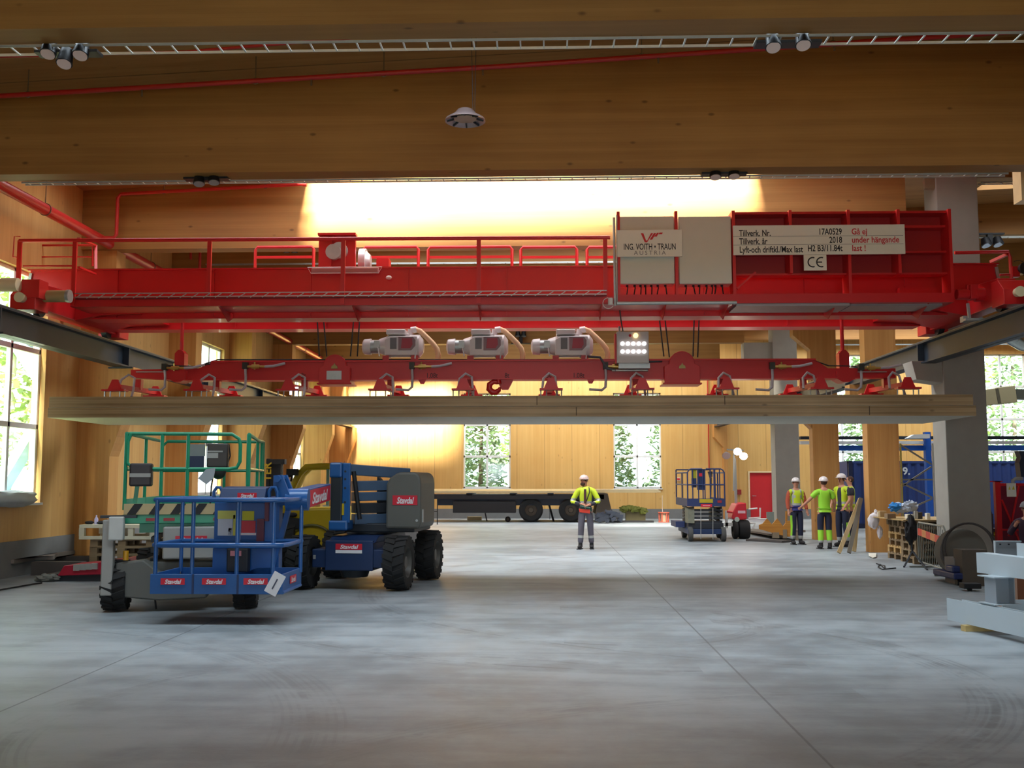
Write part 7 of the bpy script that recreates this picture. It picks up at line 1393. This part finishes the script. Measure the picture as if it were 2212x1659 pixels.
# 1: the man in the middle, looking up to the left, tablet-like remote in both hands
def z1f(c):
    if c.y < -0.165: return 2
    if abs(c.x) > 0.235:            # sleeves
        if c.z > 1.22: return 0
        return 1 if 1.16 < c.z <= 1.22 else (0 if c.z > 1.10 else 2)
    if c.z > 1.16: return 0
    if c.z > 1.10: return 1
    if c.z > 0.99: return 2
    return 3
g1 = G(1266, 1186); P1_, V1, k1 = person((g1.x, g1.y, 0), math.radians(-8), 'bearded worker in yellow and dark jacket holding a remote, standing alone in mid floor', 1.80, (-1, -28),
    L=((0.33, -0.02, 1.14), (0.10, -0.26, 1.06)), R=((-0.34, -0.02, 1.13), (-0.07, -0.27, 1.08)), fL=(0.13, 0.03), fR=(-0.13, -0.08), cols={'top': [HIV, BAND, DKC, mat('teal_hem', (34, 92, 84), 0.7)], 'zone': z1f, 'legs': [GRC, BAND]}, legs=lambda c: 1 if 0.26 < c.z < 0.33 else 0, beard=True, helmet=mat('helmet_pinkish', (214, 186, 176), 0.3))
MB().prism([(-0.14, 0.99), (0.13, 0.97), (0.13, 0.87), (-0.12, 0.90)], 'Y', -0.33, -0.24).build('remote_case', mat('remote_orange_red', (214, 62, 40), 0.45), P1_, 0.01)
MB().bar((-0.1, -0.31, 1.06), (0.13, -0.31, 1.01), 0.12, 0.02).build('remote_screen', mat('remote_green_glass', (70, 120, 100), 0.2), P1_)
strip(P1_, k1, -0.03, 0.03, 1.0, 1.44, mat('shirt_dark_red', (70, 36, 34), 0.8), 'shirt_front', -0.148)
MB().tube([Vector((0.09, -0.08, 1.50)), Vector((0.11, -0.15, 1.38)), Vector((0.03, -0.158, 1.16))], 0.012, 6).build('shoulder_strap', BLK, P1_)
# 2: worker in vest with orange sleeves
def z2f(c):
    if abs(c.x) > 0.2: return 3
    if c.z < 1.02: return 2
    if 1.03 < c.z < 1.08 or (abs(abs(c.x)-0.11) < 0.025 and c.z > 1.08): return 1
    return 0
g2 = G(1722, 1176); person((g2.x, g2.y, 0), math.radians(12), 'worker with orange sleeves under a yellow vest, leftmost of the group by the columns', 1.74, (0, -20), L=((0.25, 0.0, 1.14), (0.27, -0.08, 0.90)), R=((-0.25, 0.0, 1.14), (-0.26, -0.08, 0.90)),
    cols={'top': [HIV, BAND, mat('purple_blue_cloth', (52, 52, 120), 0.8), mat('sleeve_orange_brown', (172, 76, 50), 0.8)], 'zone': z2f, 'legs': [NVC, HIVG, BAND]}, legs=lambda c: 2 if c.z < 0.24 else (1 if c.x < -0.15 and c.z < 0.75 else 0))
# 3: back turned, yellow-green T-shirt, left arm of the picture reaching out
g3 = G(1783, 1186); P3_, V3, k3 = person((g3.x, g3.y, 0), math.radians(180), 'worker seen from behind in a plain yellow-green T-shirt, one arm reaching left', 1.76, (0, 10), L=((0.24, 0.05, 1.16), (0.28, -0.12, 0.95)), R=((-0.24, 0.05, 1.16), (-0.27, -0.1, 0.95)), arms='short', cols={'top': [HIVG], 'legs': [NVC, HIVG, BAND]}, legs=lambda c: 2 if c.z < 0.22 else (1 if c.z < 0.46 else 0)) if False else person((g3.x, g3.y, 0), math.radians(180), 'worker seen from behind in a plain yellow-green T-shirt, one arm reaching left', 1.76, (0, 10), L=((0.36, -0.02, 1.20), (0.50, -0.12, 1.06)), R=((-0.26, 0.0, 1.14), (-0.30, -0.16, 1.00)), arms='short', cols={'top': [HIVG], 'legs': [NVC, HIVG, BAND]}, legs=lambda c: 2 if c.z < 0.22 else (1 if c.z < 0.46 else 0))
# 4: facing left, vest over black shirt
def z4f(c):
    if abs(c.x) > 0.19: return 1
    if abs(c.x) < 0.04 and c.y < 0: return 1
    if 1.02 < c.z < 1.08 or 1.14 < c.z < 1.17: return 2
    return 0
g4 = G(1822, 1181); person((g4.x, g4.y, 0), math.radians(-52), 'worker in yellow vest over a black shirt, turned left towards the man in the T-shirt', 1.84, (0, 0), L=((0.24, -0.02, 1.15), (0.22, -0.2, 0.98)), R=((-0.25, 0.0, 1.16), (-0.24, -0.14, 0.96)), arms='short', cols={'top': [HIV, DKC, BAND], 'zone': z4f, 'legs': [NVC, HIVG, BAND]}, legs=lambda c: 2 if c.z < 0.24 else (1 if c.x > 0.15 and c.z < 0.6 else 0))
# 5: behind him on the right
g5 = G(1840, 1178); person((g5.x, g5.y, 0), math.radians(-100), 'worker mostly hidden behind the leaning boards, black sleeve and yellow vest showing', 1.82, (0, 0), arms='short', cols={'top': [HIV, DKC, BAND], 'zone': z4f, 'legs': [NVC, HIVG, BAND]}, legs=lambda c: 2 if c.z < 0.24 else 0, helmet=None)
# 6: person at the right edge, leaning in maroon top
P6 = W(2214, 1100, 18.6); person((P6.x+0.03, 18.6, 0), math.radians(-40), 'person in a dark maroon top, crouched at the right edge before the red machine frame', 1.72, (0, 0), R=((-0.30, -0.05, 0.74), (-0.14, -0.20, 0.92)), L=((0.26, -0.05, 0.75), (0.18, -0.3, 0.70)), sit=True, cols={'top': [mat('maroon_cloth', (52, 26, 44), 0.8)], 'legs': [mat('dark_maroon_trousers', (60, 24, 34), 0.8)]}, helmet=mat('cap_grey', (150, 146, 150), 0.6))
o = MB((P6.x, 18.7, 0)).box(P6.x-0.25, P6.x+0.25, 18.55, 18.95, 0, 0.38).build('tool_chest', mat('dull_maroon', (90, 34, 50), 0.5)); tag(o, 'dark low chest the person at the right edge sits on', 'chest')
